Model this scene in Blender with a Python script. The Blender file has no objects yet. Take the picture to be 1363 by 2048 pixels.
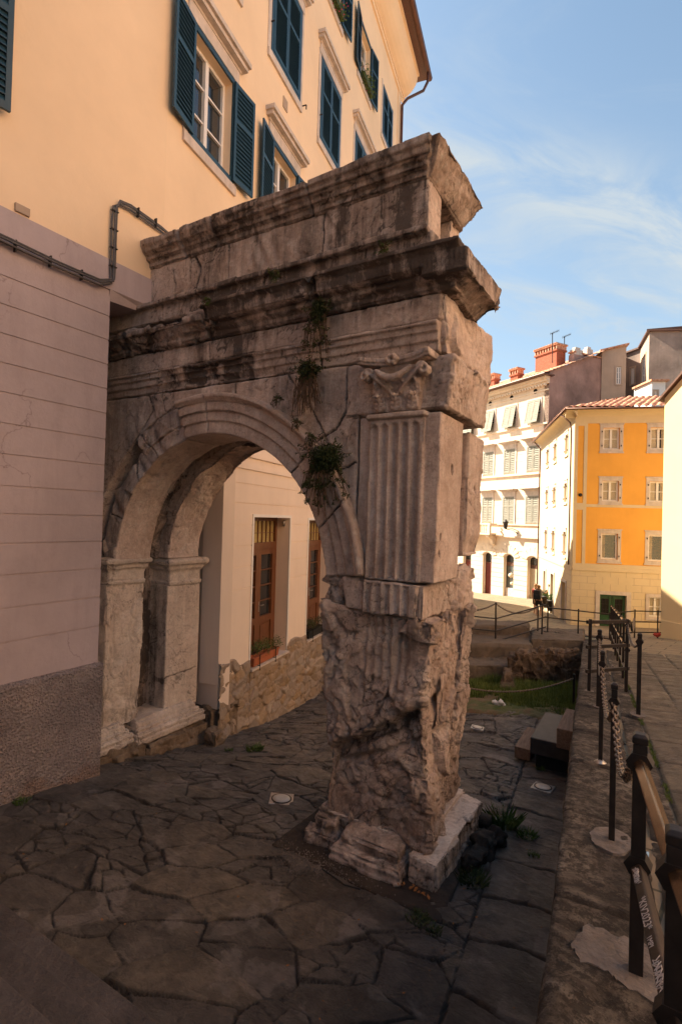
import bpy, bmesh, math, random
import numpy as np
from mathutils import Vector, Matrix
R_ = math.radians
random.seed(7)
# ---------------------------------------------------------------- camera
F_, CX_, CY_ = 1045.0, 681.5, 1024.0
YAW, ROLL, PITCH = R_(31.05), .028, .0135
f0 = np.array([-math.sin(YAW), math.cos(YAW), 0.]); r0 = np.array([math.cos(YAW), math.sin(YAW), 0.]); u0 = np.array([0, 0, 1.])
FW = f0*math.cos(PITCH)+u0*math.sin(PITCH); _u = u0*math.cos(PITCH)-f0*math.sin(PITCH)
RT = r0*math.cos(ROLL)+_u*math.sin(ROLL); UP = _u*math.cos(ROLL)-r0*math.sin(ROLL)
CAM = np.array([0, 0, 3.5])
sc = bpy.context.scene
cd = bpy.data.cameras.new('camera'); cam = bpy.data.objects.new('camera', cd); sc.collection.objects.link(cam)
cd.sensor_fit = 'HORIZONTAL'; cd.sensor_width = 36; cd.lens = 36*F_/1363; cd.clip_start = .05; cd.clip_end = 2000
cam.matrix_world = Matrix(((RT[0], UP[0], -FW[0], CAM[0]), (RT[1], UP[1], -FW[1], CAM[1]), (RT[2], UP[2], -FW[2], CAM[2]), (0, 0, 0, 1)))
sc.camera = cam
# ---------------------------------------------------------------- sky, sun, exposure
SUN_AZ = np.array([-.9995, -.03]); SUN_EL = R_(43)
w = bpy.data.worlds.new('World'); sc.world = w; w.use_nodes = True
nt = w.node_tree; N = nt.nodes; L = nt.links
bg = N['Background']; bg.inputs[1].default_value = .085
sky = N.new('ShaderNodeTexSky'); sky.sky_type = 'NISHITA'; sky.sun_disc = False
sky.sun_elevation = SUN_EL; sky.sun_rotation = math.atan2(SUN_AZ[0], SUN_AZ[1])
sky.altitude = 50; sky.air_density = .9; sky.dust_density = 1.5; sky.ozone_density = 1.0
tc = N.new('ShaderNodeTexCoord')
def _ray(x, y): v = RT*(x-CX_)/F_+UP*(CY_-y)/F_+FW; return Vector(v).normalized()
def _mth(op, a, b=0., cl=False):
    o = N.new('ShaderNodeMath'); o.operation = op; o.use_clamp = cl
    for i_, v_ in ((0, a), (1, b)):
        if isinstance(v_, (int, float)): o.inputs[i_].default_value = v_
        else: L.new(v_, o.inputs[i_])
    return o.outputs[0]
def _dot(v):
    o = N.new('ShaderNodeVectorMath'); o.operation = 'DOT_PRODUCT'; L.new(tc.outputs['Generated'], o.inputs[0]); o.inputs[1].default_value = v; return o.outputs['Value']
def _wisp(pa, pb, width, scale, lo, hi, seed):   # cirrus band along the great circle through two directions
    a, b = _ray(*pa), _ray(*pb); n = a.cross(b).normalized(); c = ((a+b)/2).normalized(); s_ = n.cross(c).normalized()
    d = _mth('DIVIDE', _dot(n), width); g = _mth('POWER', 2.718, _mth('MULTIPLY', _mth('MULTIPLY', d, d), -1.))
    cb = N.new('ShaderNodeCombineXYZ'); L.new(_mth('MULTIPLY', _dot(n), scale*2.6), cb.inputs[0]); L.new(_mth('MULTIPLY', _dot(s_), scale*.8), cb.inputs[1]); cb.inputs[2].default_value = seed
    no = N.new('ShaderNodeTexNoise'); no.inputs['Scale'].default_value = 1; no.inputs['Detail'].default_value = 10; no.inputs['Roughness'].default_value = .62; no.inputs['Distortion'].default_value = .9; L.new(cb.outputs[0], no.inputs['Vector'])
    mr = N.new('ShaderNodeMapRange'); mr.interpolation_type = 'SMOOTHSTEP'; mr.inputs[1].default_value = lo; mr.inputs[2].default_value = hi; L.new(no.outputs['Fac'], mr.inputs[0]); return _mth('MULTIPLY', mr.outputs[0], g)
cl = _mth('MULTIPLY', _wisp((980, 335), (1363, 470), .060, 5, .28, .72, 1.3), 1.0)
cl = _mth('ADD', cl, _mth('MULTIPLY', _wisp((960, 560), (1300, 620), .085, 5, .36, .74, 4.1), .7))
cl = _mth('ADD', cl, _mth('MULTIPLY', _wisp((900, 200), (1363, 260), .30, 3, .46, .85, 7.7), .3))
mrh = N.new('ShaderNodeMapRange'); L.new(_dot((0, 0, 1)), mrh.inputs[0]); mrh.inputs[1].default_value = 0.; mrh.inputs[2].default_value = .75; mrh.inputs[3].default_value = .42; mrh.inputs[4].default_value = .02
cl = _mth('ADD', cl, mrh.outputs[0]); cl = _mth('MINIMUM', cl, .92)
mx = N.new('ShaderNodeMixRGB'); mx.inputs[2].default_value = (2.25, 2.5, 2.65, 1)
L.new(cl, mx.inputs[0]); tn = N.new('ShaderNodeMixRGB'); tn.blend_type = 'MULTIPLY'; tn.inputs[0].default_value = 1; tn.inputs[2].default_value = (.86, .93, .84, 1); L.new(sky.outputs[0], tn.inputs[1]); L.new(tn.outputs[0], mx.inputs[1]); L.new(mx.outputs[0], bg.inputs[0])
sl = bpy.data.lights.new('sun', 'SUN'); sl.energy = 5.0; sl.angle = R_(.5); sl.color = (1, .88, .70)
so = bpy.data.objects.new('sun', sl); sc.collection.objects.link(so)
sdir = Vector((SUN_AZ[0]*math.cos(SUN_EL), SUN_AZ[1]*math.cos(SUN_EL), math.sin(SUN_EL)))
so.rotation_euler = sdir.to_track_quat('Z', 'Y').to_euler(); so.location = (-20, -5, 40)
sc.view_settings.view_transform = 'Standard'; sc.view_settings.look = 'None'; sc.view_settings.gamma = 1
sc.view_settings.exposure = 1.8
sc.cycles.max_bounces = 8; sc.cycles.diffuse_bounces = 5
# ---------------------------------------------------------------- pixel -> point calibration of the photograph
def ray(x, y): return RT*(x-CX_)/F_+UP*(CY_-y)/F_+FW
def P(x, y, ax, v):
    d = ray(x, y); return CAM+d*((v-CAM[ax])/d[ax])
def AT(x, y, t): return CAM+ray(x, y)*t
def depth(x, y): return -.5157*x+.8566*y
def sstep(x, a, b):
    t = np.clip((x-a)/(b-a), 0, 1); return t*t*(3-2*t)
# ---------------------------------------------------------------- numpy noise
def _h(ix, iy, iz, s):
    h = (ix.astype(np.int64)*374761393+iy.astype(np.int64)*668265263+iz.astype(np.int64)*2147483647+s*144665) & 0xffffffff
    h = ((h ^ (h >> 13))*1274126177) & 0xffffffff
    h = ((h ^ (h >> 16))*2246822519) & 0xffffffff
    return ((h ^ (h >> 15)) & 0xffffff)/float(0xffffff)
def vn(p, s=0):
    i = np.floor(p); f = p-i; f = f*f*(3-2*f); x, y, z = i[:, 0], i[:, 1], i[:, 2]
    r = 0
    for a in (0, 1):
        wa = f[:, 0] if a else 1-f[:, 0]
        for b in (0, 1):
            wb = f[:, 1] if b else 1-f[:, 1]
            for c in (0, 1):
                wc = f[:, 2] if c else 1-f[:, 2]
                r = r+_h(x+a, y+b, z+c, s)*wa*wb*wc
    return r*2-1
def fbm(p, o=4, s=0, g=.5):
    r = 0; a = 1; t = 0
    for k in range(o):
        r = r+vn(p*(2.03**k)+k*17.3, s+k)*a; t += a; a *= g
    return r/t
def ridge(p, o=4, s=0):
    r = 0; a = 1; t = 0
    for k in range(o):
        r = r+(1-np.abs(vn(p*(2.1**k)+k*9.1, s+k)))*a; t += a; a *= .5
    return r/t
def worley(p, s=0, dim=3, tilt=False):
    i = np.floor(p); n = len(p); F1 = np.full(n, 9.); F2 = np.full(n, 9.); idd = np.zeros(n); tl = np.zeros(n)
    rz = (-1, 0, 1) if dim == 3 else (0,)
    for a in (-1, 0, 1):
        for b in (-1, 0, 1):
            for c in rz:
                x, y, z = i[:, 0]+a, i[:, 1]+b, i[:, 2]+c
                dx = x+_h(x, y, z, s)-p[:, 0]; dy = y+_h(x, y, z, s+1)-p[:, 1]; dz = (z+_h(x, y, z, s+2)-p[:, 2]) if dim == 3 else 0
                d = np.sqrt(dx*dx+dy*dy+dz*dz); m = d < F1
                F2 = np.where(m, F1, np.minimum(F2, d)); idd = np.where(m, _h(x, y, z, s+5), idd); F1 = np.where(m, d, F1)
                if tilt: tl = np.where(m, -((_h(x, y, z, s+6)-.5)*dx+(_h(x, y, z, s+7)-.5)*dy+(_h(x, y, z, s+8)-.5)*dz)*2, tl)
    return (F1, F2, idd, tl) if tilt else (F1, F2, idd)
# ---------------------------------------------------------------- mesh helpers
C = sc.collection
class MB:
    def __init__(s): s.v = []; s.f = []; s.mi = []; s.m = 0
    def add(s, vs, fs):
        b = len(s.v); s.v += [tuple(map(float, q)) for q in vs]; s.f += [tuple(b+i for i in f) for f in fs]; s.mi += [s.m]*len(fs)
    def hexa(s, p):  # 8 points: bottom 4 ccw, top 4 ccw
        s.add(p, [(3, 2, 1, 0), (4, 5, 6, 7), (0, 1, 5, 4), (1, 2, 6, 5), (2, 3, 7, 6), (3, 0, 4, 7)])
    def box(s, x0, x1, y0, y1, z0, z1): s.hexa([(x0, y0, z0), (x1, y0, z0), (x1, y1, z0), (x0, y1, z0), (x0, y0, z1), (x1, y0, z1), (x1, y1, z1), (x0, y1, z1)])
    def obox(s, o, ux, uy, uz, r):
        o, ux, uy, uz = map(np.array, (o, ux, uy, uz)); q = []
        for c in (r[4], r[5]):
            for a, b in ((r[0], r[2]), (r[1], r[2]), (r[1], r[3]), (r[0], r[3])): q.append(o+ux*a+uy*b+uz*c)
        s.hexa(q)
    def bar(s, a, b, w, h=None, up=(0, 0, 1)):
        a = np.array(a, float); b = np.array(b, float); h = h or w; d = b-a; l = np.linalg.norm(d); d /= l
        u = np.array(up, float); x = np.cross(d, u)
        if np.linalg.norm(x) < 1e-3: x = np.cross(d, (1, 0, 0.))
        x /= np.linalg.norm(x); u = np.cross(x, d)
        s.obox(a, d, x, u, (0, l, -w/2, w/2, -h/2, h/2))
    def prism(s, poly, fn, o0, o1):  # poly of (a,b); fn(a,b,o) -> point
        n = len(poly); s.add([fn(a, b, o0) for a, b in poly]+[fn(a, b, o1) for a, b in poly],
              [tuple(range(n)), tuple(range(2*n-1, n-1, -1))]+[(i, i+n, (i+1) % n+n, (i+1) % n) for i in range(n)])
    def tube(s, pts, r, n=7, cap=True):
        pts = [np.array(p, float) for p in pts]; rr = r if hasattr(r, '__len__') else [r]*len(pts); vs = []; x = None
        for i, p in enumerate(pts):
            d = pts[min(i+1, len(pts)-1)]-pts[max(i-1, 0)]; d = d/(np.linalg.norm(d)+1e-9)
            if x is None: x = np.cross(d, (0, 0, 1.) if abs(d[2]) < .9 else (1., 0, 0))
            x = x-d*(x@d); x /= np.linalg.norm(x)+1e-9; y = np.cross(d, x)
            for k in range(n): a = 2*math.pi*k/n; vs.append(p+(x*math.cos(a)+y*math.sin(a))*rr[i])
        fs = [(i*n+k, i*n+(k+1) % n, (i+1)*n+(k+1) % n, (i+1)*n+k) for i in range(len(pts)-1) for k in range(n)]
        if cap: fs += [tuple(range(n-1, -1, -1)), tuple(range((len(pts)-1)*n, len(pts)*n))]
        s.add(vs, fs)
    def lathe(s, o, prof, n=14, ux=(1, 0, 0), uy=(0, 1, 0), uz=(0, 0, 1)):
        o, ux, uy, uz = map(lambda q: np.array(q, float), (o, ux, uy, uz)); vs = []
        for r, z in prof:
            for k in range(n): a = 2*math.pi*k/n; vs.append(o+ux*r*math.cos(a)+uy*r*math.sin(a)+uz*z)
        m = len(prof); fs = [(i*n+k, i*n+(k+1) % n, (i+1)*n+(k+1) % n, (i+1)*n+k) for i in range(m-1) for k in range(n)]
        s.add(vs, fs+[tuple(range(n-1, -1, -1)), tuple(range((m-1)*n, m*n))])
    def build(s, name, mats, parent=None, smooth=False, fix=True):
        me = bpy.data.meshes.new(name); me.from_pydata(s.v, [], s.f)
        if not isinstance(mats, (list, tuple)): mats = [mats]
        for m in mats: me.materials.append(m)
        if len(mats) > 1: me.polygons.foreach_set('material_index', s.mi)
        if fix:
            bm = bmesh.new(); bm.from_mesh(me); bmesh.ops.recalc_face_normals(bm, faces=bm.faces); bm.to_mesh(me); bm.free()
        if smooth: me.polygons.foreach_set('use_smooth', [True]*len(me.polygons))
        me.update(); o = bpy.data.objects.new(name, me); C.objects.link(o)
        if parent is not None: o.parent = parent
        return o
def tag(o, label=None, cat=None, group=None, kind=None):
    if label: o['label'] = label
    if cat: o['category'] = cat
    if group: o['group'] = group
    if kind: o['kind'] = kind
    return o
def empty(name, label, cat, group=None):
    o = bpy.data.objects.new(name, None); C.objects.link(o); o.empty_display_size = .2; return tag(o, label, cat, group)
def bevel(o, w=.004, seg=1):
    m = o.modifiers.new('bevel', 'BEVEL'); m.width = w; m.segments = seg; m.limit_method = 'ANGLE'; return o
def rawmesh(name, co, faces, mat, parent=None, attrs=None, smooth=True):
    me = bpy.data.meshes.new(name); me.vertices.add(len(co)); me.vertices.foreach_set('co', co.astype(np.float32).ravel())
    k = faces.shape[1]; me.loops.add(len(faces)*k); me.loops.foreach_set('vertex_index', faces.astype(np.int32).ravel())
    me.polygons.add(len(faces)); me.polygons.foreach_set('loop_start', np.arange(0, len(faces)*k, k, dtype=np.int32))
    me.update(calc_edges=True); me.validate()
    me.polygons.foreach_set('use_smooth', [smooth]*len(me.polygons))
    for an, av in (attrs or {}).items():
        at = me.attributes.new(an, 'FLOAT', 'POINT'); at.data.foreach_set('value', av.astype(np.float32))
    me.materials.append(mat); o = bpy.data.objects.new(name, me); C.objects.link(o)
    if parent is not None: o.parent = parent
    return o
def grid(nx, ny):
    i, j = np.meshgrid(np.arange(nx-1), np.arange(ny-1), indexing='ij'); a = (i*ny+j).ravel()
    return np.stack([a, a+ny, a+ny+1, a+1], 1)
def stone(name, mb, voxel, disp, mat, parent=None):
    o = mb.build(name, mat); m = o.modifiers.new('r', 'REMESH'); m.mode = 'VOXEL'; m.voxel_size = voxel; m.adaptivity = 0
    dg = bpy.context.evaluated_depsgraph_get(); dg.update(); me = bpy.data.meshes.new_from_object(o.evaluated_get(dg))
    old = o.data; o.modifiers.clear(); o.data = me; bpy.data.meshes.remove(old); me.name = name
    n = len(me.vertices); co = np.empty(n*3); me.vertices.foreach_get('co', co); co = co.reshape(-1, 3)
    nn = np.empty(n*3); me.vertex_normals.foreach_get('vector', nn); nn = nn.reshape(-1, 3)
    out, grime_shade, tint = disp(co, nn)
    me.vertices.foreach_set('co', out.astype(np.float32).ravel()); me.update()
    for an, av in (('grime_shade', grime_shade), ('tint', tint)):
        at = me.attributes.new(an, 'FLOAT', 'POINT'); at.data.foreach_set('value', np.clip(av, 0, 1).astype(np.float32))
    me.polygons.foreach_set('use_smooth', [True]*len(me.polygons))
    if not me.materials: me.materials.append(mat)
    if parent is not None: o.parent = parent
    return o
# ---------------------------------------------------------------- materials
class NT:
    def __init__(s, name):
        s.m = bpy.data.materials.new(name); s.m.use_nodes = True; s.t = s.m.node_tree; s.b = s.t.nodes['Principled BSDF']; s.tc = s.t.nodes.new('ShaderNodeTexCoord')
    def n(s, t, **k):
        o = s.t.nodes.new('ShaderNode'+t)
        for a, b in k.items():
            if hasattr(o, a): setattr(o, a, b)
            else: o.inputs[a.replace('_', ' ')].default_value = b
        return o
    def l(s, a, b): s.t.links.new(a, b)
    def map(s, sc=(1, 1, 1), rot=(0, 0, 0)):
        m = s.n('Mapping'); m.inputs['Scale'].default_value = sc; m.inputs['Rotation'].default_value = rot; s.l(s.tc.outputs['Object'], m.inputs[0]); return m.outputs[0]
    def noise(s, scale, detail=5, rough=.6, sc=(1, 1, 1), dist=0):
        o = s.n('TexNoise'); o.inputs['Scale'].default_value = scale; o.inputs['Detail'].default_value = detail; o.inputs['Roughness'].default_value = rough; o.inputs['Distortion'].default_value = dist
        s.l(s.map(sc), o.inputs['Vector']); return o.outputs['Fac']
    def ramp(s, fac, pts):
        o = s.n('ValToRGB'); e = o.color_ramp.elements
        while len(e) < len(pts): e.new(.5)
        for i, (p, c) in enumerate(pts): e[i].position = p; e[i].color = tuple(c)+(1,) if hasattr(c, '__len__') else (c, c, c, 1)
        s.l(fac, o.inputs[0]); return o.outputs[0]
    def mix(s, fac, a, b, mode='MIX'):
        o = s.n('MixRGB', blend_type=mode)
        for i, v in ((0, fac), (1, a), (2, b)):
            if hasattr(v, 'is_linked') or hasattr(v, 'links'): s.l(v, o.inputs[i])
            elif hasattr(v, '__len__'): o.inputs[i].default_value = tuple(v)+(1,)
            else: o.inputs[i].default_value = v
        return o.outputs[0]
    def attr(s, name):
        o = s.n('Attribute', attribute_name=name); return o.outputs['Fac']
    def math(s, op, a, b=0.):
        o = s.n('Math', operation=op)
        for i, v in ((0, a), (1, b)):
            if isinstance(v, (int, float)): o.inputs[i].default_value = v
            else: s.l(v, o.inputs[i])
        return o.outputs[0]
    def fin(s, col, rough=.85, bumps=(), metal=0, spec=.3):
        if hasattr(col, '__len__') and not hasattr(col, 'links'): s.b.inputs['Base Color'].default_value = tuple(col)+(1,)
        else: s.l(col, s.b.inputs['Base Color'])
        if isinstance(rough, (int, float)): s.b.inputs['Roughness'].default_value = rough
        else: s.l(rough, s.b.inputs['Roughness'])
        s.b.inputs['Metallic'].default_value = metal; s.b.inputs['Specular IOR Level'].default_value = spec; prev = None
        for h, st, di in bumps:
            o = s.n('Bump'); o.inputs['Strength'].default_value = st; o.inputs['Distance'].default_value = di; s.l(h, o.inputs['Height'])
            if prev: s.l(prev, o.inputs['Normal'])
            prev = o.outputs[0]
        if prev: s.l(prev, s.b.inputs['Normal'])
        return s.m
def m_stone(name, c1, c2, c3, dark=(.045, .034, .029), bs=.6, streak=1., crack=0.):
    t = NT(name); a = t.ramp(t.noise(2.3, 9, .72), [(.34, c1), (.5, c2), (.66, c3)])
    a = t.mix(t.math('MULTIPLY', t.ramp(t.noise(34, 6, .8), [(.39, 1), (.50, 0)]), .30), a, tuple(q*.42 for q in c2))
    a = t.mix(t.math('MULTIPLY', t.ramp(t.noise(11, 7, .78), [(.52, 0), (.66, 1)]), .35), a, tuple(min(.78, q*1.25) for q in c3))
    tt = t.attr('tint'); a = t.mix(1, a, t.ramp(tt, [(0, (.72, .70, .68)), (.5, (1, 1, 1)), (1, (1.0, .93, .88))]), 'MULTIPLY')
    if crack:
        vo = t.n('TexVoronoi', feature='DISTANCE_TO_EDGE'); vo.inputs['Scale'].default_value = 5.5; no = t.n('TexNoise'); no.inputs['Scale'].default_value = 4; no.inputs['Detail'].default_value = 5; t.l(t.map(), no.inputs['Vector'])
        mv = t.n('MixRGB', blend_type='LINEAR_LIGHT'); mv.inputs[0].default_value = .35; t.l(t.map((1, 1, .6)), mv.inputs[1]); t.l(no.outputs['Color'], mv.inputs[2]); t.l(mv.outputs[0], vo.inputs['Vector'])
        ck = t.math('MULTIPLY', t.ramp(vo.outputs['Distance'], [(.0, 1), (.045, 0)]), t.math('MULTIPLY', t.ramp(t.noise(1.7, 4, .6), [(.42, 0), (.58, 1)]), crack)); a = t.mix(ck, a, (.035, .026, .022))
    sn = t.ramp(t.noise(1.6, 7, .68, (3.4, 3.4, .38), .5), [(.38, 0), (.62, 1)])
    g = t.attr('grime_shade'); sp = t.ramp(t.noise(9, 8, .82), [(.40, 0), (.56, 1)])
    fac = t.math('MULTIPLY', g, t.math('ADD', t.math('MULTIPLY', sn, 1.0*streak), t.math('MULTIPLY', sp, .36)))
    fac = t.math('MINIMUM', t.math('ADD', fac, t.math('MULTIPLY', t.math('MAXIMUM', t.math('SUBTRACT', g, .85), 0), 2.0)), .88)
    a = t.mix(fac, a, dark); bl = [(t.noise(14, 9, .78), bs*1.2, .035), (t.noise(90, 5, .7), bs, .009)]
    if crack: bl.append((vo.outputs['Distance'], .0, .01))
    return t.fin(a, .9, bl[:2], spec=.2)
M = {}
M['marble'] = m_stone('weathered_limestone', (.47, .35, .285), (.64, .50, .42), (.77, .64, .56), crack=.3)
M['eroded'] = m_stone('eroded_limestone', (.47, .345, .28), (.66, .51, .42), (.80, .67, .57), bs=1.1, crack=.75)
M['pale'] = m_stone('pale_limestone', (.58, .475, .40), (.69, .58, .49), (.77, .67, .58), bs=.5, crack=.3)
M['ruin'] = m_stone('dark_ruin_stone', (.085, .055, .036), (.15, .10, .065), (.24, .175, .12), streak=.5)
M['boulder'] = m_stone('sandstone_block', (.19, .13, .085), (.26, .19, .13), (.33, .25, .18), streak=.5)
def m_plain(name, c, rough=.8, var=.12, sc=3, bump=.15, bsc=60, metal=0, spec=.3, streak=0, bd=.004):
    t = NT(name); v = t.noise(sc, 6, .6)
    a = t.ramp(v, [(.3, tuple(q*(1-var) for q in c)), (.7, tuple(min(1, q*(1+var*.6)) for q in c))])
    if streak: a = t.mix(t.math('MULTIPLY', t.ramp(t.noise(1.2, 6, .7, (5, 5, .45), .3), [(.45, 0), (.75, 1)]), streak), a, tuple(q*.35 for q in c))
    return t.fin(a, rough, [(t.noise(bsc, 5, .6), bump, bd)] if bump else (), metal, spec)
M['yellow'] = m_plain('peach_render', (.84, .63, .425), .9, .10, .45, .35, 5, bd=.02)
M['lav'] = m_plain('lavender_render', (.475, .39, .405), .9, .12, .8, .35, 9, bd=.02)
def m_lav():
    t = NT('lavender_render'); c = (.475, .39, .40); a = t.ramp(t.noise(.8, 7, .65), [(.3, tuple(q*.86 for q in c)), (.7, tuple(q*1.08 for q in c))])
    a = t.mix(t.math('MULTIPLY', t.ramp(t.noise(2.6, 7, .75), [(.52, 0), (.72, 1)]), .22), a, (.30, .23, .20)); a = t.mix(t.math('MULTIPLY', t.ramp(t.noise(1.3, 6, .7, (4, 4, .5), .3), [(.50, 0), (.75, 1)]), .20), a, (.25, .19, .18))
    vo = t.n('TexVoronoi', feature='DISTANCE_TO_EDGE'); vo.inputs['Scale'].default_value = .8; no = t.n('TexNoise'); no.inputs['Scale'].default_value = 3; no.inputs['Detail'].default_value = 7; t.l(t.map(), no.inputs['Vector'])
    mv = t.n('MixRGB', blend_type='LINEAR_LIGHT'); mv.inputs[0].default_value = .25; t.l(t.map(), mv.inputs[1]); t.l(no.outputs['Color'], mv.inputs[2]); t.l(mv.outputs[0], vo.inputs['Vector'])
    ck = t.math('MULTIPLY', t.ramp(vo.outputs['Distance'], [(.0, 1), (.006, 0)]), t.math('MULTIPLY', t.ramp(t.noise(.9, 3, .5), [(.52, 0), (.60, 1)]), .5)); a = t.mix(ck, a, (.16, .11, .10))
    return t.fin(a, .9, [(t.noise(7, 7, .65), .4, .02), (t.noise(60, 5, .6), .3, .004)])
M['lav'] = m_lav()
M['white_wall'] = m_plain('cream_white_render', (.84, .69, .56), .9, .06, .9, .2, 30, streak=.06)
M['trimstone'] = m_plain('pale_stone_trim', (.62, .52, .45), .8, .18, 4, .3, 40, streak=.35)
M['blue'] = m_plain('petrol_blue_paint', (.017, .052, .078), .45, .15, 6, .1, 60, spec=.5)
M['whitepaint'] = m_plain('white_window_paint', (.78, .74, .70), .5, .05, 8, .05, 60, spec=.5)
M['wood'] = None
def m_wood(name, c1, c2, sc=(2, 2, 30), rough=.5):
    t = NT(name); v = t.noise(3, 6, .6, sc, .6); return t.fin(t.ramp(v, [(.3, c1), (.7, c2)]), rough, [(v, .2, .003)], spec=.4)
M['wood'] = m_wood('varnished_brown_wood', (.10, .036, .016), (.22, .085, .035), (22, 22, 1.2))
M['plank'] = m_wood('weathered_plank_wood', (.13, .075, .045), (.27, .17, .11), (14, 1.5, 14), .8)
M['iron'] = m_plain('dark_wrought_iron', (.030, .023, .020), .5, .4, 14, .35, 45, .25, .4)
M['iron2'] = m_plain('brown_iron_rail', (.055, .035, .024), .5, .4, 12, .3, 45, .2, .4)
M['bronze'] = m_plain('worn_bronze_rail', (.26, .165, .095), .26, .35, 9, .08, 70, .85, .5)
M['chain'] = m_plain('steel_chain', (.22, .17, .13), .4, .4, 20, .2, 60, .8, .5)
M['cable'] = m_plain('grey_conduit', (.11, .10, .10), .6, .3, 20, .1, 60)
M['gutter'] = m_plain('copper_brown_gutter', (.12, .05, .03), .45, .3, 4, .1, 60, .4, .5)
M['brownwood'] = m_wood('brown_eave_wood', (.07, .03, .02), (.16, .07, .04), (8, 8, 8))
M['terracotta'] = m_plain('terracotta_pot', (.42, .13, .06), .8, .2, 8, .1, 60)
M['black'] = m_plain('black_plastic', (.02, .02, .02), .6, .3, 8, .1, 60)
M['orange'] = m_plain('orange_render', (.82, .40, .075), .9, .10, .6, .2, 12, streak=.06)
M['orange_trim'] = m_plain('sand_trim_render', (.66, .52, .33), .9, .06, 2, .1, 40)
M['cream'] = m_plain('cream_stone_facade', (.74, .60, .46), .9, .12, 1.3, .3, 18, streak=.15)
M['cream2'] = m_plain('butter_yellow_render', (.78, .60, .34), .9, .05, .7, .1, 30)
M['grey_render'] = m_plain('stained_grey_render', (.29, .22, .185), .95, .45, .5, .4, 9, streak=.22, bd=.03)
M['pink_render'] = m_plain('stained_pink_render', (.36, .225, .19), .95, .55, .45, .4, 9, streak=.15, bd=.03)
M['tan_render'] = m_plain('tan_render', (.45, .34, .26), .95, .2, .5, .3, 12, streak=.12, bd=.02)
M['facing'] = m_plain('bounce_house_render', (.84, .58, .40), .9, .05, .7, 0)  # warm render of the unseen house added for bounce light
M['greyshutter'] = m_plain('grey_green_shutter_paint', (.28, .26, .21), .7, .2, 5, .1, 60)
M['greendoor'] = m_plain('dark_green_door_paint', (.012, .07, .02), .5, .2, 5, .1, 60, spec=.5)
M['reddoor'] = m_wood('dark_red_door', (.10, .018, .012), (.20, .04, .03), (20, 20, 2))
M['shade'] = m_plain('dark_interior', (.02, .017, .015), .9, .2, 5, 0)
M['curtain'] = m_plain('pale_curtain', (.62, .52, .38), .9, .1, 9, .2, 30)
M['metalsteps'] = m_plain('dark_metal_plate', (.075, .062, .055), .55, .35, 5, .2, 60, .3)
M['concrete'] = m_plain('stained_concrete', (.17, .13, .095), .9, .3, 1.6, .5, 20, streak=.3, bd=.02)
M['rubblec'] = m_plain('ruin_mortar', (.12, .085, .055), .95, .3, 3, .6, 14, bd=.04)
M['white'] = m_plain('white_paper', (.75, .72, .68), .8, .1, 9, .2, 40)
M['graffiti'] = m_plain('white_marker', (.62, .56, .52), .8, .1, 60, 0)
M['skin'] = m_plain('skin', (.62, .37, .25), .6, .05, 9, 0)
M['hair'] = m_plain('blond_brown_hair', (.25, .13, .05), .6, .3, 60, .4, 90)
M['shirt'] = m_plain('grey_tshirt', (.48, .43, .37), .9, .1, 9, .2, 40)
M['shorts'] = m_plain('dark_shorts', (.035, .03, .03), .9, .1, 9, .2, 40)
M['pack'] = m_plain('black_backpack_cloth', (.022, .022, .026), .8, .3, 20, .3, 60)
M['redcloth'] = m_plain('red_cloth', (.42, .06, .04), .8, .2, 12, .3, 40)
M['lampglass'] = m_plain('frosted_lamp_glass', (.55, .50, .42), .3, .1, 20, .1, 60, spec=.6)
M['stainless'] = m_plain('brushed_steel', (.42, .39, .36), .35, .2, 20, .1, 80, .8, .5)
def m_glass(name, c):
    t = NT(name); return t.fin(t.ramp(t.noise(2.2, 3, .5), [(.3, tuple(q*.5 for q in c)), (.7, c)]), .07, [(t.noise(1.5, 2, .5), .05, .02)], spec=.9)
M['glass'] = m_glass('window_glass', (.035, .04, .045)); M['glass_y'] = m_glass('yellow_cream_glass', (.55, .42, .18)); M['glass_s'] = m_glass('shop_glass', (.10, .12, .12))  # glass_y is yellowish cream in its own colour
def m_leaf(name, c1, c2):
    t = NT(name); g = t.n('ObjectInfo'); v = t.noise(14, 3, .6); m = t.fin(t.ramp(v, [(.3, c1), (.7, c2)]), .7, spec=.25)
    return m
M['leaf'] = m_leaf('caper_leaf', (.028, .040, .013), (.09, .11, .04)); M['leaf2'] = m_leaf('fresh_leaf', (.035, .07, .015), (.11, .16, .035)); M['grass'] = m_leaf('pit_grass', (.06, .095, .018), (.19, .235, .055))
M['drystem'] = m_plain('dry_stem', (.11, .065, .04), .9, .3, 20, 0); M['flower'] = m_plain('pink_flower', (.55, .04, .12), .7, .2, 20, 0)
def m_tiles(name):
    t = NT(name); v = t.noise(9, 4, .6); return t.fin(t.ramp(v, [(.3, (.34, .13, .07)), (.5, (.55, .27, .16)), (.7, (.68, .45, .32))]), .8, [(t.noise(40, 4, .6), .3, .01)])
M['tile'] = m_tiles('terracotta_roof_tile')
def m_brick(name):
    t = NT(name); b = t.n('TexBrick'); mp_ = t.n('Mapping'); t.l(t.tc.outputs['Object'], mp_.inputs[0]); mp_.inputs['Rotation'].default_value = (R_(90), 0, 0)
    b.inputs['Scale'].default_value = 5; b.inputs['Color1'].default_value = (.42, .10, .05, 1); b.inputs['Color2'].default_value = (.30, .07, .035, 1); b.inputs['Mortar'].default_value = (.28, .16, .11, 1)
    t.l(mp_.outputs[0], b.inputs['Vector']); return t.fin(b.outputs['Color'], .9, [(b.outputs['Fac'], .3, -.01)])
M['brick'] = m_brick('red_brick')
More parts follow.
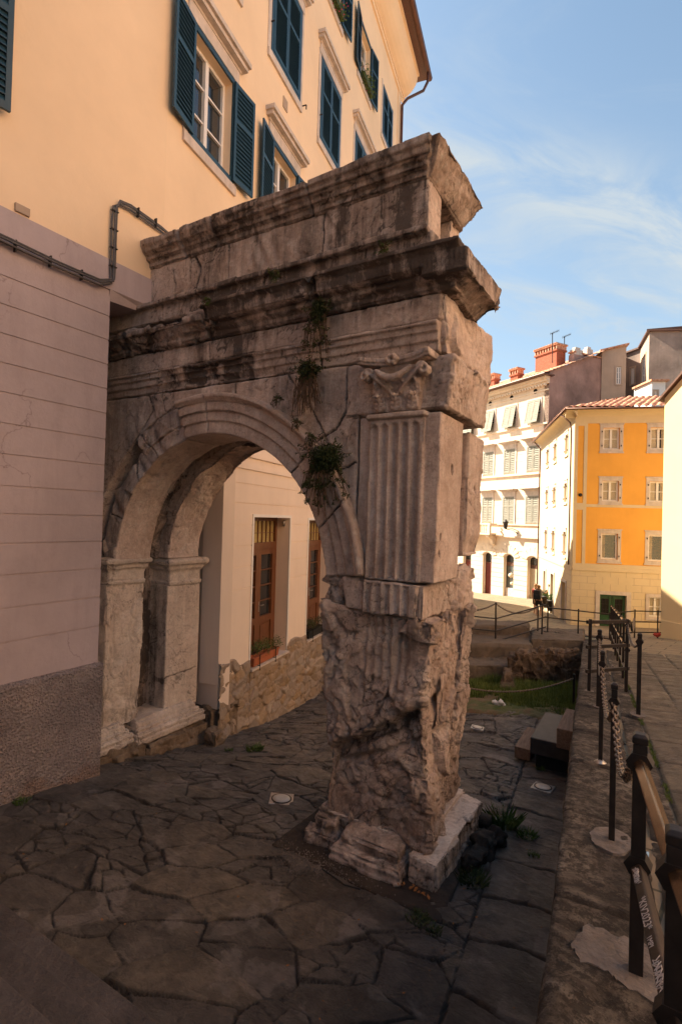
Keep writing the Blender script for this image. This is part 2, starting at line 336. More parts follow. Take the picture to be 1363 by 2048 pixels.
def m_flag(name, cols, white=.5):
    t = NT(name); a = t.ramp(t.attr('tint'), [(0, cols[0]), (.35, cols[1]), (.7, cols[2]), (1, cols[3])])
    a = t.mix(t.ramp(t.noise(4.5, 9, .78), [(.40, 0), (.62, .70)]), a, tuple(q*.42 for q in cols[1]))
    a = t.mix(t.math('MULTIPLY', t.ramp(t.noise(2.1, 5, .5, (1, 1, 1), .5), [(.585, 0), (.615, 1)]), t.math('MULTIPLY', t.ramp(t.noise(14, 5, .7), [(.35, .45), (.6, 1)]), white)), a, (.30, .26, .235))
    a = t.mix(t.attr('grime_shade'), a, (.030, .023, .018))
    return t.fin(a, t.ramp(t.noise(6, 5, .6), [(.3, .42), (.7, .8)]), [(t.noise(7, 9, .78, (1, 1.8, 1), 1.2), 1.0, .05), (t.noise(60, 6, .7), .8, .012)], spec=.35)
M['flag'] = m_flag('dark_sandstone_flags', [(.105, .089, .080), (.140, .118, .103), (.175, .146, .122), (.215, .172, .130)])
M['street'] = m_flag('street_slabs', [(.13, .105, .08), (.17, .135, .10), (.21, .165, .12), (.25, .20, .14)], .2)
def m_coping():
    t = NT('coping_stone'); a = t.ramp(t.noise(2.2, 9, .75, (1, 1, 1), .7), [(.38, (.045, .036, .030)), (.47, (.11, .088, .07)), (.56, (.19, .155, .12)), (.66, (.29, .245, .20))])
    a = t.mix(t.ramp(t.noise(12, 8, .82), [(.47, 0), (.53, .85)]), a, (.035, .027, .022)); a = t.mix(t.ramp(t.noise(36, 5, .8), [(.60, 0), (.68, .6)]), a, (.26, .22, .18))
    a = t.mix(t.attr('grime_shade'), a, (.03, .023, .018)); return t.fin(a, .88, [(t.noise(9, 9, .78, (1, 1, 1), .8), .9, .04), (t.noise(70, 6, .7), .8, .01)], spec=.25)
M['coping'] = m_coping()
def m_soil():
    t = NT('pit_soil'); a = t.ramp(t.noise(1.1, 7, .7), [(.35, (.07, .10, .025)), (.5, (.12, .11, .05)), (.62, (.19, .11, .065))]); return t.fin(a, .95, [(t.noise(30, 6, .7), .8, .03)])
M['soil'] = m_soil()
def m_plaza():
    t = NT('plaza_slabs'); b = t.n('TexBrick'); b.inputs['Scale'].default_value = 1.0; b.inputs['Brick Width'].default_value = .8; b.inputs['Row Height'].default_value = .5; b.inputs['Mortar Size'].default_value = .012
    b.inputs['Color1'].default_value = (.25, .185, .115, 1); b.inputs['Color2'].default_value = (.31, .235, .155, 1); b.inputs['Mortar'].default_value = (.06, .055, .03, 1)
    t.l(t.map((1, 1, 1), (0, 0, R_(8))), b.inputs['Vector']); a = t.mix(t.ramp(t.noise(2, 6, .7), [(.4, 0), (.8, .6)]), b.outputs['Color'], (.16, .12, .08))
    return t.fin(a, .8, [(t.noise(18, 6, .7), .5, .02), (b.outputs['Fac'], .5, -.02)])
M['plaza'] = m_plaza()
def m_rubble():
    t = NT('rubble_masonry'); a = t.ramp(t.attr('tint'), [(0, (.24, .17, .11)), (.3, (.36, .24, .13)), (.55, (.27, .22, .185)), (.8, (.34, .26, .19)), (1, (.44, .36, .29))])
    a = t.mix(t.ramp(t.noise(7, 6, .7), [(.4, 0), (.8, .7)]), a, (.36, .28, .22)); a = t.mix(t.attr('grime_shade'), a, (.34, .26, .20))
    return t.fin(a, .92, [(t.noise(24, 7, .7), .8, .02)])
M['rubble'] = m_rubble()
def m_rough():
    t = NT('roughcast_plinth'); v = t.n('TexVoronoi'); v.inputs['Scale'].default_value = 34; t.l(t.map(), v.inputs['Vector'])
    a = t.ramp(t.noise(1.4, 6, .65), [(.35, (.33, .27, .26)), (.55, (.44, .365, .35)), (.75, (.53, .43, .39))])
    sx = t.n('SeparateXYZ'); t.l(t.map(), sx.inputs[0]); zz = t.math('ADD', sx.outputs[2], t.math('MULTIPLY', t.noise(2.2, 7, .7), -.9)); a = t.mix(t.ramp(t.math('ADD', t.math('MULTIPLY', zz, -1.), .2), [(.36, 0), (.48, .75)]), a, (.40, .27, .215))
    a = t.mix(t.math('MULTIPLY', t.ramp(t.noise(1.5, 6, .7), [(.50, 0), (.68, 1)]), .45), a, (.20, .155, .14))
    return t.fin(a, .95, [(v.outputs['Distance'], 1., .06), (t.noise(60, 5, .7), .9, .02)])
M['roughcast'] = m_rough()
#@@STRUCT
# ================================================================ GROUND
_cp = np.array([(-6.3,4.3,0),(-6.35,3.2,.15),(-1.7,4.73,0),(-1.6,6.0,-.03),(-3.1,4.65,0),(-6.70,7.3,-.57),(-7.1,9.1,-.93),(-7.6,11.6,-1.15),(-3.1,10.4,-.3),(-1.4,11.2,-.32),
 (-6.6,6.6,-.47),(-.4,2.4,.12),(-5,2.4,.17),(-2.8,2.42,.15),(-1.1,7.8,-.15),(-8,14,-1.25),(-4.1,5.5,-.13),(-3.2,15.5,-.78),(-1.8,15.5,-.72),(-7.2,-1,.3),(0,-1,.3),(-5,9,-.6),(-1.3,5.0,0)])
def _tps(a, b):
    r = np.hypot(a[:, None, 0]-b[None, :, 0], a[:, None, 1]-b[None, :, 1]); return np.where(r > 0, r*r*np.log(r+1e-9), 0)
_n = len(_cp); _A = np.zeros((_n+3, _n+3)); _A[:_n, :_n] = _tps(_cp, _cp)+np.eye(_n)*.05; _Q = np.c_[np.ones(_n), _cp[:, :2]]; _A[:_n, _n:] = _Q; _A[_n:, :_n] = _Q.T
_W = np.linalg.solve(_A, np.r_[_cp[:, 2], 0, 0, 0])
def floor_z(x, y):
    q = np.atleast_2d(np.stack([np.ravel(x), np.ravel(y)], 1)); r = []
    for i in range(0, len(q), 50000):
        s = q[i:i+50000]; r.append(_tps(s, _cp)@_W[:_n]+_W[_n]+s@_W[_n+1:])
    return np.concatenate(r)
def fz(x, y): return float(floor_z(np.array([x]), np.array([y]))[0])
def street_z(x, y):
    t = depth(x, y); return np.where(t < 16, 1.8-.108*np.maximum(t, -2.5), np.interp(t, [16, 18, 21, 23.5, 26.5, 42, 60], [.072, -.16, -.62, -.92, -1.08, -2.1, -2.3]))
def szf(x, y): return float(street_z(np.array([x]), np.array([y]))[0])
def xw(y): return -.15-.095*y
# flagstone floor of the sunken court (real relief)
def flag_floor():
    xs = np.arange(-8.6, -.35, .0135); ys = np.r_[np.arange(2.2, 6.8, .0135), np.arange(6.8, 10.5, .022), np.arange(10.5, 16, .045)]; X, Y = np.meshgrid(xs, ys, indexing='ij'); x = X.ravel(); y = Y.ravel()
    q = np.stack([x, y, 0*x], 1); wq = q+np.stack([vn(q*1.3, 3), vn(q*1.3, 4), 0*x], 1)*.10+np.stack([vn(q*7, 5), vn(q*7, 6), 0*x], 1)*.02
    a = R_(28); u = (wq[:, 0]*math.cos(a)+wq[:, 1]*math.sin(a))/.62; v = (-wq[:, 0]*math.sin(a)+wq[:, 1]*math.cos(a))/.42
    F1, F2, idd, tlt = worley(np.stack([u, v, 0*u], 1), 11, 2, True)
    e = (F2-F1)
    G1, G2, idg = worley(np.stack([u*2.1+9, v*2.0, 0*u], 1), 31, 2); spl = _h(np.floor(idd*9973), idd*0, idd*0, 3) > .62; e = np.where(spl, np.minimum(e, (G2-G1)*.55), e); idd = np.where(spl, (idd*.5+idg*.5), idd)
    # the row of straight-cut slabs beside the retaining wall
    st = (x > -1.35-.095*(y-5))*(y > 2.3); yy = wq[:, 1]/.62+.25*np.sin(x*2); fy = np.abs(yy-np.round(yy)); bx = np.abs(x-(-1.35-.095*(y-5)))
    e = np.where(st, np.minimum(fy*1.0, bx*2), np.minimum(e, bx*2.5)); idd = np.where(st, _h(np.round(yy+.5), np.floor(yy)*0, 0*yy, 77)*.8, idd)
    jn = fbm(q*8, 5, 15)*.035; joint = 1-sstep(e+jn, .012, .032)
    z = floor_z(x, y); til = (idd-.5)*.03
    lay = q*np.array([2.2, 5.5, 1])+idd[:, None]*70; ly = ridge(lay, 5, 19); z = z+til*.7+np.where(st, 0, tlt*.030)-joint*.024+fbm(q*1.1, 3, 8)*.012+fbm(q*6+idd[:, None]*50, 5, 9, .65)*.013+(ly-.72)*.022*(idd > .35)+sstep(vn(lay*.7, 23), .1, .14)*.007
    # worn, scooped sandstone waves under the arch
    z += .05*np.exp(-(((x+4.55)/.32)**2+((y-6.2)/.55)**2))+.05*np.exp(-(((x+4.9)/.5)**2+((y-7.6)/.35)**2))*np.sin(x*9+y*4)
    z -= .1*((x > -4.2) & (y > 11.4+.2*(x+3)))
    tint = np.clip(.15+idd*.85+fbm(q*.35, 2, 33)*.25+.12*sstep(y, 4, 8), 0, 1)
    rawmesh('ground', np.stack([x, y, z], 1), grid(len(xs), len(ys)), M['flag'], None, {'tint': tint, 'grime_shade': np.clip(joint*.8+.35*sstep(fbm(q*3.3, 5, 61), .05, .3), 0, .9)})
g_ = flag_floor()
tag(bpy.data.objects['ground'], 'irregular dark sandstone flags of the sunken court', kind='structure')
# grassy pit soil
xs = np.arange(-5.2, -.9, .06); ys = np.arange(10.0, 17.5, .06); X, Y = np.meshgrid(xs, ys, indexing='ij'); x = X.ravel(); y = Y.ravel(); q = np.stack([x, y, 0*x], 1)
edge = 10.35+.25*(x+3.1)*1.0+fbm(q*2, 3, 4)*.25
z = floor_z(x, y)-.22+.25*sstep(y, edge-.25, edge+.15)+fbm(q*1.6, 4, 2)*.06+.05*fbm(q*7, 3, 8)
rawmesh('soil', np.stack([x, y, z], 1), grid(len(xs), len(ys)), M['soil'], None, {})
tag(bpy.data.objects['soil'], kind='structure')
def soil_z(x, y): return fz(x, y)+.03
# wide street and plaza sheet
def plaza():
    xs = np.r_[-150, -90, np.arange(-60, -14, 4), np.arange(-14, 14, .5), np.arange(14, 60, 4), 90, 150]; ys = np.r_[-60, -30, np.arange(-14, 46, .5), np.arange(46, 90, 5), 130, 200]
    X, Y = np.meshgrid(xs, ys, indexing='ij'); x = X.ravel(); y = Y.ravel(); z = street_z(x, y); z = z-.04*(y < 15)
    f = grid(len(xs), len(ys)); cx = x[f].mean(1); cy = y[f].mean(1); t = depth(cx, cy)
    keep = ~((cx < xw(cy)+.3) & (t < 16.4) & (cy > -14) & (cx > -30)) ; f = f[keep]
    rawmesh('street', np.stack([x, y, z], 1), f, M['plaza'], None, {})
    tag(bpy.data.objects['street'], kind='structure')
plaza()
# near street slabs with tooling marks
def slabs():
    ys = np.r_[np.arange(-2, 8, .028), np.arange(8, 15.5, .05)]; us = np.arange(.76, 4.4, .028); Y, Uu = np.meshgrid(ys, us, indexing='ij'); y = Y.ravel(); u = Uu.ravel(); x = xw(y)+u
    q = np.stack([x, y, 0*x], 1); row = (u-.76+fbm(q*.8, 2, 5)*.015)/.52; r = np.floor(row); fu = np.abs(row-np.round(row))*.52
    off = _h(r, r*0, r*0, 3); col = (y+fbm(q*.9, 2, 6)*.02)/.78+off*3; fv = np.abs(col-np.round(col))*.78; c = np.floor(col); idd = _h(r, c, r*0, 9)
    e = np.minimum(fu, fv); joint = 1-sstep(e, .004, .018)
    dots = np.clip(1-np.sqrt(((u*11+np.floor(y*22)*.5) % 1-.5)**2*1.0+((y*22) % 1-.5)**2*.8)*2.6, 0, 1)*(idd > .42)*sstep(fbm(q*5, 2, 12), -.45, .2)
    z = street_z(x, y)-joint*.018+(idd-.5)*.012+fbm(q*5, 4, 7)*.008-dots*.022-(1-sstep(e, 0, .05))*.006
    rawmesh('street_paving', np.stack([x, y, z], 1), grid(len(ys), len(us)), M['street'], None, {'tint': np.clip(idd*.8+.1+fbm(q*.6, 2, 2)*.2, 0, 1), 'grime_shade': np.clip(joint*.8+dots*.55, 0, .9)})
    tag(bpy.data.objects['street_paving'], 'sloping street of long tooled stone slabs', kind='structure')
slabs()
# retaining wall with coping, and kerb strip
def wallgrid(name, label, u0, u1, face_to, seed, top_off, y1=17.2, jl=1.15):
    ys = np.r_[np.arange(-1.5, 8.5, .03), np.arange(8.5, y1, .06)]
    prof = []
    if face_to is not None:
        for zz in np.linspace(face_to, 0, 34)[:-1]: prof.append((u0, zz))
    for uu in np.arange(u0, u1+.001, .026): prof.append((uu, 0))
    for zz in (-.05, -.12, -.2): prof.append((u1+.002, zz))
    pr = np.array(prof); Y, I = np.meshgrid(ys, np.arange(len(pr)), indexing='ij'); y = Y.ravel(); i = I.ravel(); u = pr[i, 0]; dz = pr[i, 1]
    x = xw(y)+u; zt = street_z(x*0+xw(y)+.3, y)+top_off; onface = dz < -.001
    z = zt+dz; q = np.stack([x, y, z], 1)
    jy = (y+fbm(q*1.2, 2, seed)*.05)/jl+.37; jf = np.abs(jy-np.round(jy))*jl; idd = _h(np.floor(jy), jy*0, jy*0, seed+3)
    row = np.where(onface, np.abs((dz % .42)-.21)-.19, -1); joint = 1-sstep(jf, .004, .02); rj = sstep(row, 0, .015)*(dz < -.15)
    ed = np.exp(-((u-u0)/.03)**2)*(~onface)+np.exp(-(dz/.04)**2)*onface
    nz = fbm(q*4, 5, seed+1)*.014+fbm(q*14, 4, seed+2)*.010-joint*.02
    # spalled steps in the near blocks
    st = sstep(fbm(q*1.4, 4, seed+8), .02, .06)*.014
    z2 = z+np.where(onface, 0, nz-st+(idd-.5)*.02)-ed*.012*(1+vn(q*9, 4)); x2 = x+np.where(onface, -(nz*1.6-rj*.03), 0)+ed*(.008+.02*np.clip(vn(q*3, 14), 0, 1))
    wh = (1-sstep(np.hypot((y-2.9)/.5, (u-.36)/.22)+fbm(q*4, 4, 3)*.9, .75, .95))*0
    rawmesh(name, np.stack([x2, y, z2], 1), grid(len(ys), len(pr)), M['coping'], None, {'tint': np.clip(idd*.7+.15+fbm(q*2, 4, 5)*.5, 0, 1), 'grime_shade': np.clip(joint*.8+rj*.6+sstep(fbm(q*2.1, 5, seed+6), .0, .25)*.55*(~onface), 0, .9)})
    return tag(bpy.data.objects[name], label, kind=None)
o = wallgrid('retaining_wall', 'long stained stone retaining wall with wide coping carrying the posts', 0, .50, -1.9, 20, .03); tag(o, cat='wall')
o = wallgrid('kerb', 'narrow kerb strip of pale stone beside the coping', .535, .745, None, 40, .01, 17, .9); tag(o, kind='structure')
mb = MB(); mb.box(-.4, 0, -1.5, 2.0, -.5, 0); # hidden back filling so that the court side is closed near the camera
# far edge of the pit: stepped concrete, mossy wall, ruin
def DB(mb, px0, px1, t0, t1, z0, z1):  # box across the view between depth t0 and t1
    a = AT(px0, 1050, t0); b = AT(px1, 1050, t0); a2 = AT(px0, 1050, t1); b2 = AT(px1, 1050, t1)
    mb.hexa([(a[0], a[1], z0), (b[0], b[1], z0), (b2[0], b2[1], z0), (a2[0], a2[1], z0), (a[0], a[1], z1), (b[0], b[1], z1), (b2[0], b2[1], z1), (a2[0], a2[1], z1)])
def mk(amp=.012, rough=0., rs=3., fine=0., grime_shade=.35, tint=.5, cracks=(), chip=.02, seed=0, extra=None, gtop=0):  # grime value carries stains plus shade painted into creases and faces
    def f(co, n):
        d = amp*(fbm(co*3.1, 5, seed)+.5*fbm(co*13, 3, seed+5)); g = grime_shade+.25*fbm(co*1.7, 3, seed+9)
        ed = np.clip(1-np.max(np.abs(n), 1)-.06, 0, .3)*3; d = d-chip*ed*(.5+1.2*np.clip(fbm(co*5, 3, seed+2)+.1, 0, 1)*2)
        if rough:
            cw = co+np.stack([fbm(co*2.3, 3, seed+7), fbm(co*2.3, 3, seed+8), fbm(co*2.3, 3, seed+9)], 1)*.16
            F1, F2, idd, tl = worley(cw*rs*np.array([1, 1, .75]), seed+3, 3, True); G1, G2, idg, tg = worley(cw*rs*3.1, seed+13, 3, True); wk = sstep(vn(co*1.9, seed+41), -.2, .4)
            dr = rough*((idd-.5)*.75+tl*1.9+(fbm(co*1.4, 3, seed+4))*1.1+((idg-.5)*.28+tg*.75)*(.35+wk)-(1-sstep(F2-F1, 0, .035))*.30*wk+(ridge(co*9, 4, seed+6)-.75)*.40+fbm(co*24, 3, seed+45)*.16)
            if fine: w_ = dr/.024+.8*vn(co*1.7, seed+71); fl_ = np.floor(w_); dr = dr*(1-fine)+fine*((fl_+sstep(w_-fl_, .80, 1.))*.024-.8*.024*vn(co*1.7, seed+71))
            d = d+dr
            H1, H2, _i = worley(cw*rs*2.0+5, seed+23); ck = (1-sstep(H2-H1, .01, .05))*sstep(vn(co*2.7, seed+51), -.15, .25); d = d-ck*min(.016, rough*.5); g = g+ck*.5
            g = g+(1-sstep(F2-F1, 0, .05))*.35*wk  # creases between facets darkened in the colour as shade
        wp = vn(co*np.array([6, 6, 6]), seed+31)*.018+vn(co*17, seed+32)*.009
        for cr_ in cracks:
            pts, wd, dp, ax = cr_
            a_ = co[:, 0]+wp if ax == 'x' else co[:, 1]+wp; b_ = co[:, 2]+wp; dist = np.full(len(co), 9.)
            for (a0, b0), (a1, b1) in zip(pts[:-1], pts[1:]):
                l2 = (a1-a0)**2+(b1-b0)**2+1e-9; t = np.clip(((a_-a0)*(a1-a0)+(b_-b0)*(b1-b0))/l2, 0, 1); dist = np.minimum(dist, np.hypot(a_-a0-t*(a1-a0), b_-b0-t*(b1-b0)))
            fac = (1-sstep(dist, wd*.4, wd*1.3))*((-n[:, 1] > .3) if ax == 'x' else (n[:, 0] > .3)); d = d-dp*fac; g = g+fac*.9
        if extra is not None: d, g = extra(co, n, d, g)
        off = np.stack([vn(co*2.2, seed+20), vn(co*2.2, seed+21), vn(co*2.2, seed+22)], 1)*amp*.5
        tt = np.full(len(co), tint)+.35*fbm(co*.9, 3, seed+11)
        return co+n*d[:, None]+off, g, tt
    return f
def rectloft(mb, x0, x1, y0, y1, prof, e=None):  # prof of (outset,z); e = multipliers for (x0,x1,y0,y1) sides
    e = e or (1, 1, 1, 1); vs = []
    for p, z in prof: vs += [(x0-p*e[0], y0-p*e[2], z), (x1+p*e[1], y0-p*e[2], z), (x1+p*e[1], y1+p*e[3], z), (x0-p*e[0], y1+p*e[3], z)]
    m = len(prof); mb.add(vs, [(3, 2, 1, 0), tuple(range(4*m-4, 4*m))]+[(4*i+k, 4*i+(k+1) % 4, 4*i+4+(k+1) % 4, 4*i+4+k) for i in range(m-1) for k in range(4)])
# ================================================================ THE ANCIENT ARCH
def build_arch():
    A = empty('ancient_arch', 'weathered Roman stone arch with fluted pilaster, its left end built into the yellow building', 'arch'); A.location = (0, 0, 0)
    ma = M['marble']; pa = M['pale']; YF, YB = 4.9, 5.6
    xz = lambda a, b, o: (a, o, b)
    # --- lower pier, eroded
    def pier_x(co, n, d, g):
        x, y, z = co.T; fr = np.clip(-n[:, 1], 0, 1); en = np.clip(n[:, 0], 0, 1)
        l = z-(1.12+.66*(x+2.9)); led = sstep(l+.10*vn(co*4, 5), -.10, .02)*(1-sstep(l, .0, .55)); d = d+fr*.075*led-fr*.10*np.exp(-((l+.13+.05*vn(co*5, 6))/.07)**2)
        l2 = z-(.84+.50*(x+2.9)); d = d-fr*.06*np.exp(-((l2+.04*vn(co*6, 9))/.035)**2)*(x > -2.9)
        lower = 1-sstep(z, .9, 1.15); d = d+fr*lower*(-.03+.02*np.clip((x+2.9)*1.2, -1, 1))
        fl = (np.abs(((x+2.58)/.098) % 1-.5)*2); m = sstep(x, -2.66, -2.6)*(1-sstep(x, -2.15, -2.05))*sstep(z, 1.55+.2*vn(co*3, 1), 1.75)*sstep(vn(co*2.5, 77), -.5, .1); d = d-fr*m*.03*(1-fl**2)
        rim = sstep(z, .55, .2); d = d+rim*.05*vn(co*4, 12)
        # tip towards the right front corner, layered veins on the end
        d = d-en*.035*(ridge(co*np.array([4, 5.5, 1.1]), 4, 44)-.7)*2
        d = d-fr*.05*np.clip(ridge(co*np.array([2.2, 2, 2.6]), 3, 91)-.82, 0, 1)*6
        g = g+fr*.22*sstep(fbm(co*1.3, 4, 71), -.05, .35)-en*.3-.25*(1-fr)+fr*np.exp(-((l+.16)/.1)**2)*.6  # end faces paler, ledge undercut darker: light put into the colour
        hole = np.clip(vn(co*np.array([9, 9, 4]), 8)-.55, 0, 1)*en*.2; return d-hole, g
    mb = MB()
    mb.prism([(-3.05, .26), (-1.86, .26), (-1.87, .9), (-1.96, 1.55), (-1.93, 1.85), (-1.88, 2.3), (-1.86, 2.50), (-3.16, 2.55), (-3.17, 2.2), (-3.08, 1.5), (-3.0, 1.0), (-3.02, .5)], xz, YF, 5.45)
    mb.hexa([(-3.0, 5.3, .26), (-1.9, 5.3, .26), (-1.9, 5.46, .26), (-3.0, 5.46, .26), (-3.1, 5.3, 2.5), (-1.9, 5.3, 2.5), (-1.9, 5.92, 2.5), (-3.1, 5.92, 2.5)])
    o = stone('pier_block', mb, .0135, mk(.014, .036, 2.3, .75, .14, .66, seed=1, chip=.05, extra=pier_x), M['eroded'], A); tag(o, 'heavily eroded and cracked lower pier block')
    mb = MB(); mb.hexa([(-3.0, 5.46, .3), (-1.93, 5.52, .3), (-1.93, 6.03, .3), (-3.0, 6.03, .3), (-3.1, 5.95, 2.5), (-1.86, 6.04, 2.5), (-1.86, 6.42, 2.5), (-3.1, 6.42, 2.5)])
    stone('rear_pier_slab', mb, .018, mk(.012, .030, 2.6, .7, .15, .6, seed=2, chip=.06, cracks=[([(5.4, 1.52), (6.3, 1.6)], .012, .03, 'y'), ([(5.4, 1.0), (6.3, 1.08)], .01, .02, 'y')]), M['eroded'], A)
    # --- band with short stretch of fluting
    def flute(x0, n_, pitch, w, dp, z0, z1):
        def ex(co, n, d, g):
            x, y, z = co.T; fr = np.clip(-n[:, 1], 0, 1)
            for k in range(n_):
                c = x0+k*pitch; dx = (x-c)/(w/2); zt = z1-.0; top = np.where(z > zt-w/2, ((z-(zt-w/2))/(w/2))**2, 0)
                r = dx**2+top; m = (r < 1)*(z > z0)*(z < zt); d = d-dp*np.sqrt(np.clip(1-r, 0, 1))*m*(fr > .2)*(1-.35*np.clip(vn(co*4, 3), 0, 1)); g = g+m*.12  # slightly darker inside the flutes
            return d, g
        return ex
    mb = MB(); mb.prism([(-2.86, 2.535), (-1.97, 2.505), (-1.96, 2.86), (-2.9, 2.87)], xz, YF-.02, 5.95); mb.prism([(-2.62, 2.53), (-2.03, 2.52), (-2.0, 2.86), (-2.62, 2.86)], xz, YF-.07, YF+.1)
    stone('pier_band', mb, .014, mk(.010, .012, 4, 0, .25, .45, seed=3, chip=.05, extra=flute(-2.555, 5, .105, .078, .035, 2.4, 3.1)), ma, A)
    mb = MB(); mb.prism([(-3.17, 2.55), (-2.87, 2.54), (-2.9, 2.86), (-3.1, 2.86)], xz, YF+.02, 5.8)
    o = stone('broken_band_block', mb, .016, mk(.02, .04, 5, 0, .5, .4, seed=4, chip=.06), ma, A)
    mb = MB(); mb.box(-3.1, -1.95, 5.95, 6.45, 2.5, 2.95); mb.box(-2.6, -1.97, 5.5, 6.3, 2.5, 2.86); stone('rear_band_block', mb, .02, mk(.02, .05, 3, 0, .1, .6, seed=5, chip=.08), ma, A)
    # --- pilaster shaft block
    mb = MB(); mb.prism([(-2.76, 2.885), (-1.855, 2.885), (-1.825, 4.59), (-2.74, 4.59)], xz, YF, YB)
    mb.prism([(-2.615, 2.885), (-2.0, 2.885), (-1.985, 4.56), (-2.60, 4.56)], xz, YF-.05, YF+.1); mb.box(-2.63, -1.965, YF-.085, YF+.1, 4.545, 4.605)
    def shx(co, n, d, g):
        d, g = flute(-2.548, 5, .116, .086, .04, 2.86, 4.50)(co, n, d, g); x, y, z = co.T
        for hy, hz, hr in ((5.28, 4.05, .035), (5.02, 3.35, .022), (5.0, 3.18, .02)):
            r = np.hypot(y-hy, (z-hz)*.7); d = d-.07*(r < hr)*(n[:, 0] > .5); g = g+(r < hr)*.9
        return d, g-.25*np.clip(n[:, 0], 0, 1)  # end face coloured paler for the side light it gets
    stone('pilaster', mb, .0125, mk(.005, 0, 3, 0, .22, .42, seed=6, chip=.02, extra=shx), ma, A)
    mb = MB(); mb.prism([(-2.7, 2.95), (-1.90, 3.1), (-1.87, 4.55), (-2.7, 4.55)], xz, 5.95, 6.55); mb.prism([(-2.75, 2.95), (-2.0, 2.95), (-2.1, 4.55), (-2.7, 4.55)], xz, 5.55, 6.0)
    def shr(co, n, d, g): return d-.14*np.clip(1-(co[:, 2]-2.9)/.45, 0, 1)*np.clip(n[:, 0]+n[:, 1], 0, 1)-.06*(np.hypot(co[:, 1]-6.25, (co[:, 2]-3.9)*.7) < .03), g
    stone('rear_shaft_slab', mb, .018, mk(.010, .01, 3, 0, .1, .5, seed=7, chip=.05, extra=shr), ma, A)
    # --- block carrying the capital, rough end
    mb = MB(); mb.prism([(-2.92, 4.615), (-1.765, 4.615), (-1.70, 5.15), (-2.92, 5.17)], xz, YF, 6.2)
    stone('capital_block', mb, .016, mk(.012, .015, 3, 0, .28, .45, seed=8, chip=.035, extra=lambda c, n, d, g: (d+.02*np.clip(n[:, 0], 0, 1)*fbm(c*6, 3, 5), g-.3*np.clip(n[:, 0], 0, 1))), ma, A)  # paler end side is brighter light put into the colour
    # --- capital
    mb = MB(); cx = -2.29; yc = YF-.03
    rectloft(mb, cx-.25, cx+.25, yc-.03, yc+.2, [(-.01, 4.62), (.0, 4.74), (.015, 4.90), (.05, 5.02), (.06, 5.06)])
    for i in range(17):
        t = i/16*2-1; xx = cx+.375*t; y0 = yc-.115-.06*t*t; mb.box(xx-.027, xx+.027, y0, yc+.1, 5.075+.035*t*t, 5.105+.035*t*t); mb.box(xx-.027, xx+.027, y0-.018, yc+.1, 5.105+.035*t*t, 5.150+.035*t*t)
    for sx in (-1, 1):
        pts = []
        for k in range(30):
            a = k/29*2.6*math.pi; r = .072*(1-k/33); pts.append((cx+sx*(.315-r*math.cos(a)), yc-.115-.035*(k/29), 4.995+r*math.sin(a+.3)))
        mb.tube(pts, [.021*(1-k/70) for k in range(30)], 7); mb.lathe((cx+sx*.315, yc-.02, 4.995), [(.062, 0), (.06, .09), (.02, .10)], 10, (1, 0, 0), (0, 0, 1), (0, -1, 0))
        for q_ in (0, 1): mb.tube([(cx+sx*(.05+.27*t+.0), yc-.07-.06*t+.01*q_, 4.80+.04*q_+(.235-.03*q_)*t**.75) for t in np.linspace(0, 1, 9)], [.020, .022, .024, .024, .024, .022, .02, .02, .02], 6)
    def leaf_(x0, z0, h, w_, out):
        sp_ = [(x0, yc-.03-out*t**1.8, z0+h*(t if t < .88 else .88-(t-.88)*1.6)) for t in np.linspace(0, 1, 10)]
        mb.tube(sp_, [.020, .019, .018, .017, .016, .016, .017, .018, .018, .012], 6)
        for k, t in enumerate((.12, .34, .56, .76)):
            for sx in (-1, 1):
                r_ = .021-.002*k; ww = w_*(.42-.05*k); p = (x0+sx*ww, yc-.028-out*.8*t**1.8, z0+h*(t+.06)); q_ = (x0+sx*ww*.4, yc-.03-out*t**1.8, z0+h*t); mb.tube([q_, p, (p[0]+sx*.006, p[1]-.006, p[2]+.018)], [r_*.8, r_, r_*.45], 6)
    for x0 in (cx-.185, cx, cx+.185): leaf_(x0, 4.625, .19, .115, .095)
    for x0 in (cx-.225, cx-.09, cx+.09, cx+.225): leaf_(x0, 4.76, .19, .075, .075)
    mb.tube([(cx-.20+.40*t, yc-.135-.02*math.sin(math.pi*t), 5.035-.10*math.sin(math.pi*t)) for t in np.linspace(0, 1, 14)], [.016+.022*math.sin(math.pi*t)+(.006 if k_ % 2 else 0) for k_, t in enumerate(np.linspace(0, 1, 14))], 8)
    for k in range(6):
        a = k*math.pi/3; mb.lathe((cx+.045*math.cos(a), yc-.16, 5.115+.038*math.sin(a)), [(.005, -.03), (.028, -.02), (.03, .02), (.005, .045)], 8, (1, 0, 0), (0, 0, 1), (0, -1, 0))
    stone('capital', mb, .0085, mk(.005, 0, 3, 0, .30, .5, seed=9, chip=.0, extra=lambda c, n, d, g: (d+.004*fbm(c*25, 3, 2), g+.5*sstep(c[:, 1], 4.82, 4.86))), ma, A)  # darker towards the back of the carving
    # --- arch ring
    cx0, cz0 = -5.0, 2.68
    ring = [(1.88, YF-.0), (2.03, YF-.0), (2.035, YF-.025), (2.16, YF-.025), (2.165, YF-.055), (2.28, YF-.055), (2.29, YF-.085), (2.335, YF-.12), (2.39, YF-.12), (2.40, YF+.02)]
    def sweep(mb, prof, a0, a1, n_, cxx=cx0, czz=cz0):
        m = len(prof); vs = []
        for k in range(n_+1):
            a = R_(a0+(a1-a0)*k/n_); vs += [(cxx+r*math.cos(a), y, czz+r*math.sin(a)) for r, y in prof]
        fs = [(k*m+i, (k+1)*m+i, (k+1)*m+(i+1) % m, k*m+(i+1) % m) for k in range(n_) for i in range(m)]; mb.add(vs, fs+[tuple(range(m)), tuple(range(n_*m+m-1, n_*m-1, -1))])
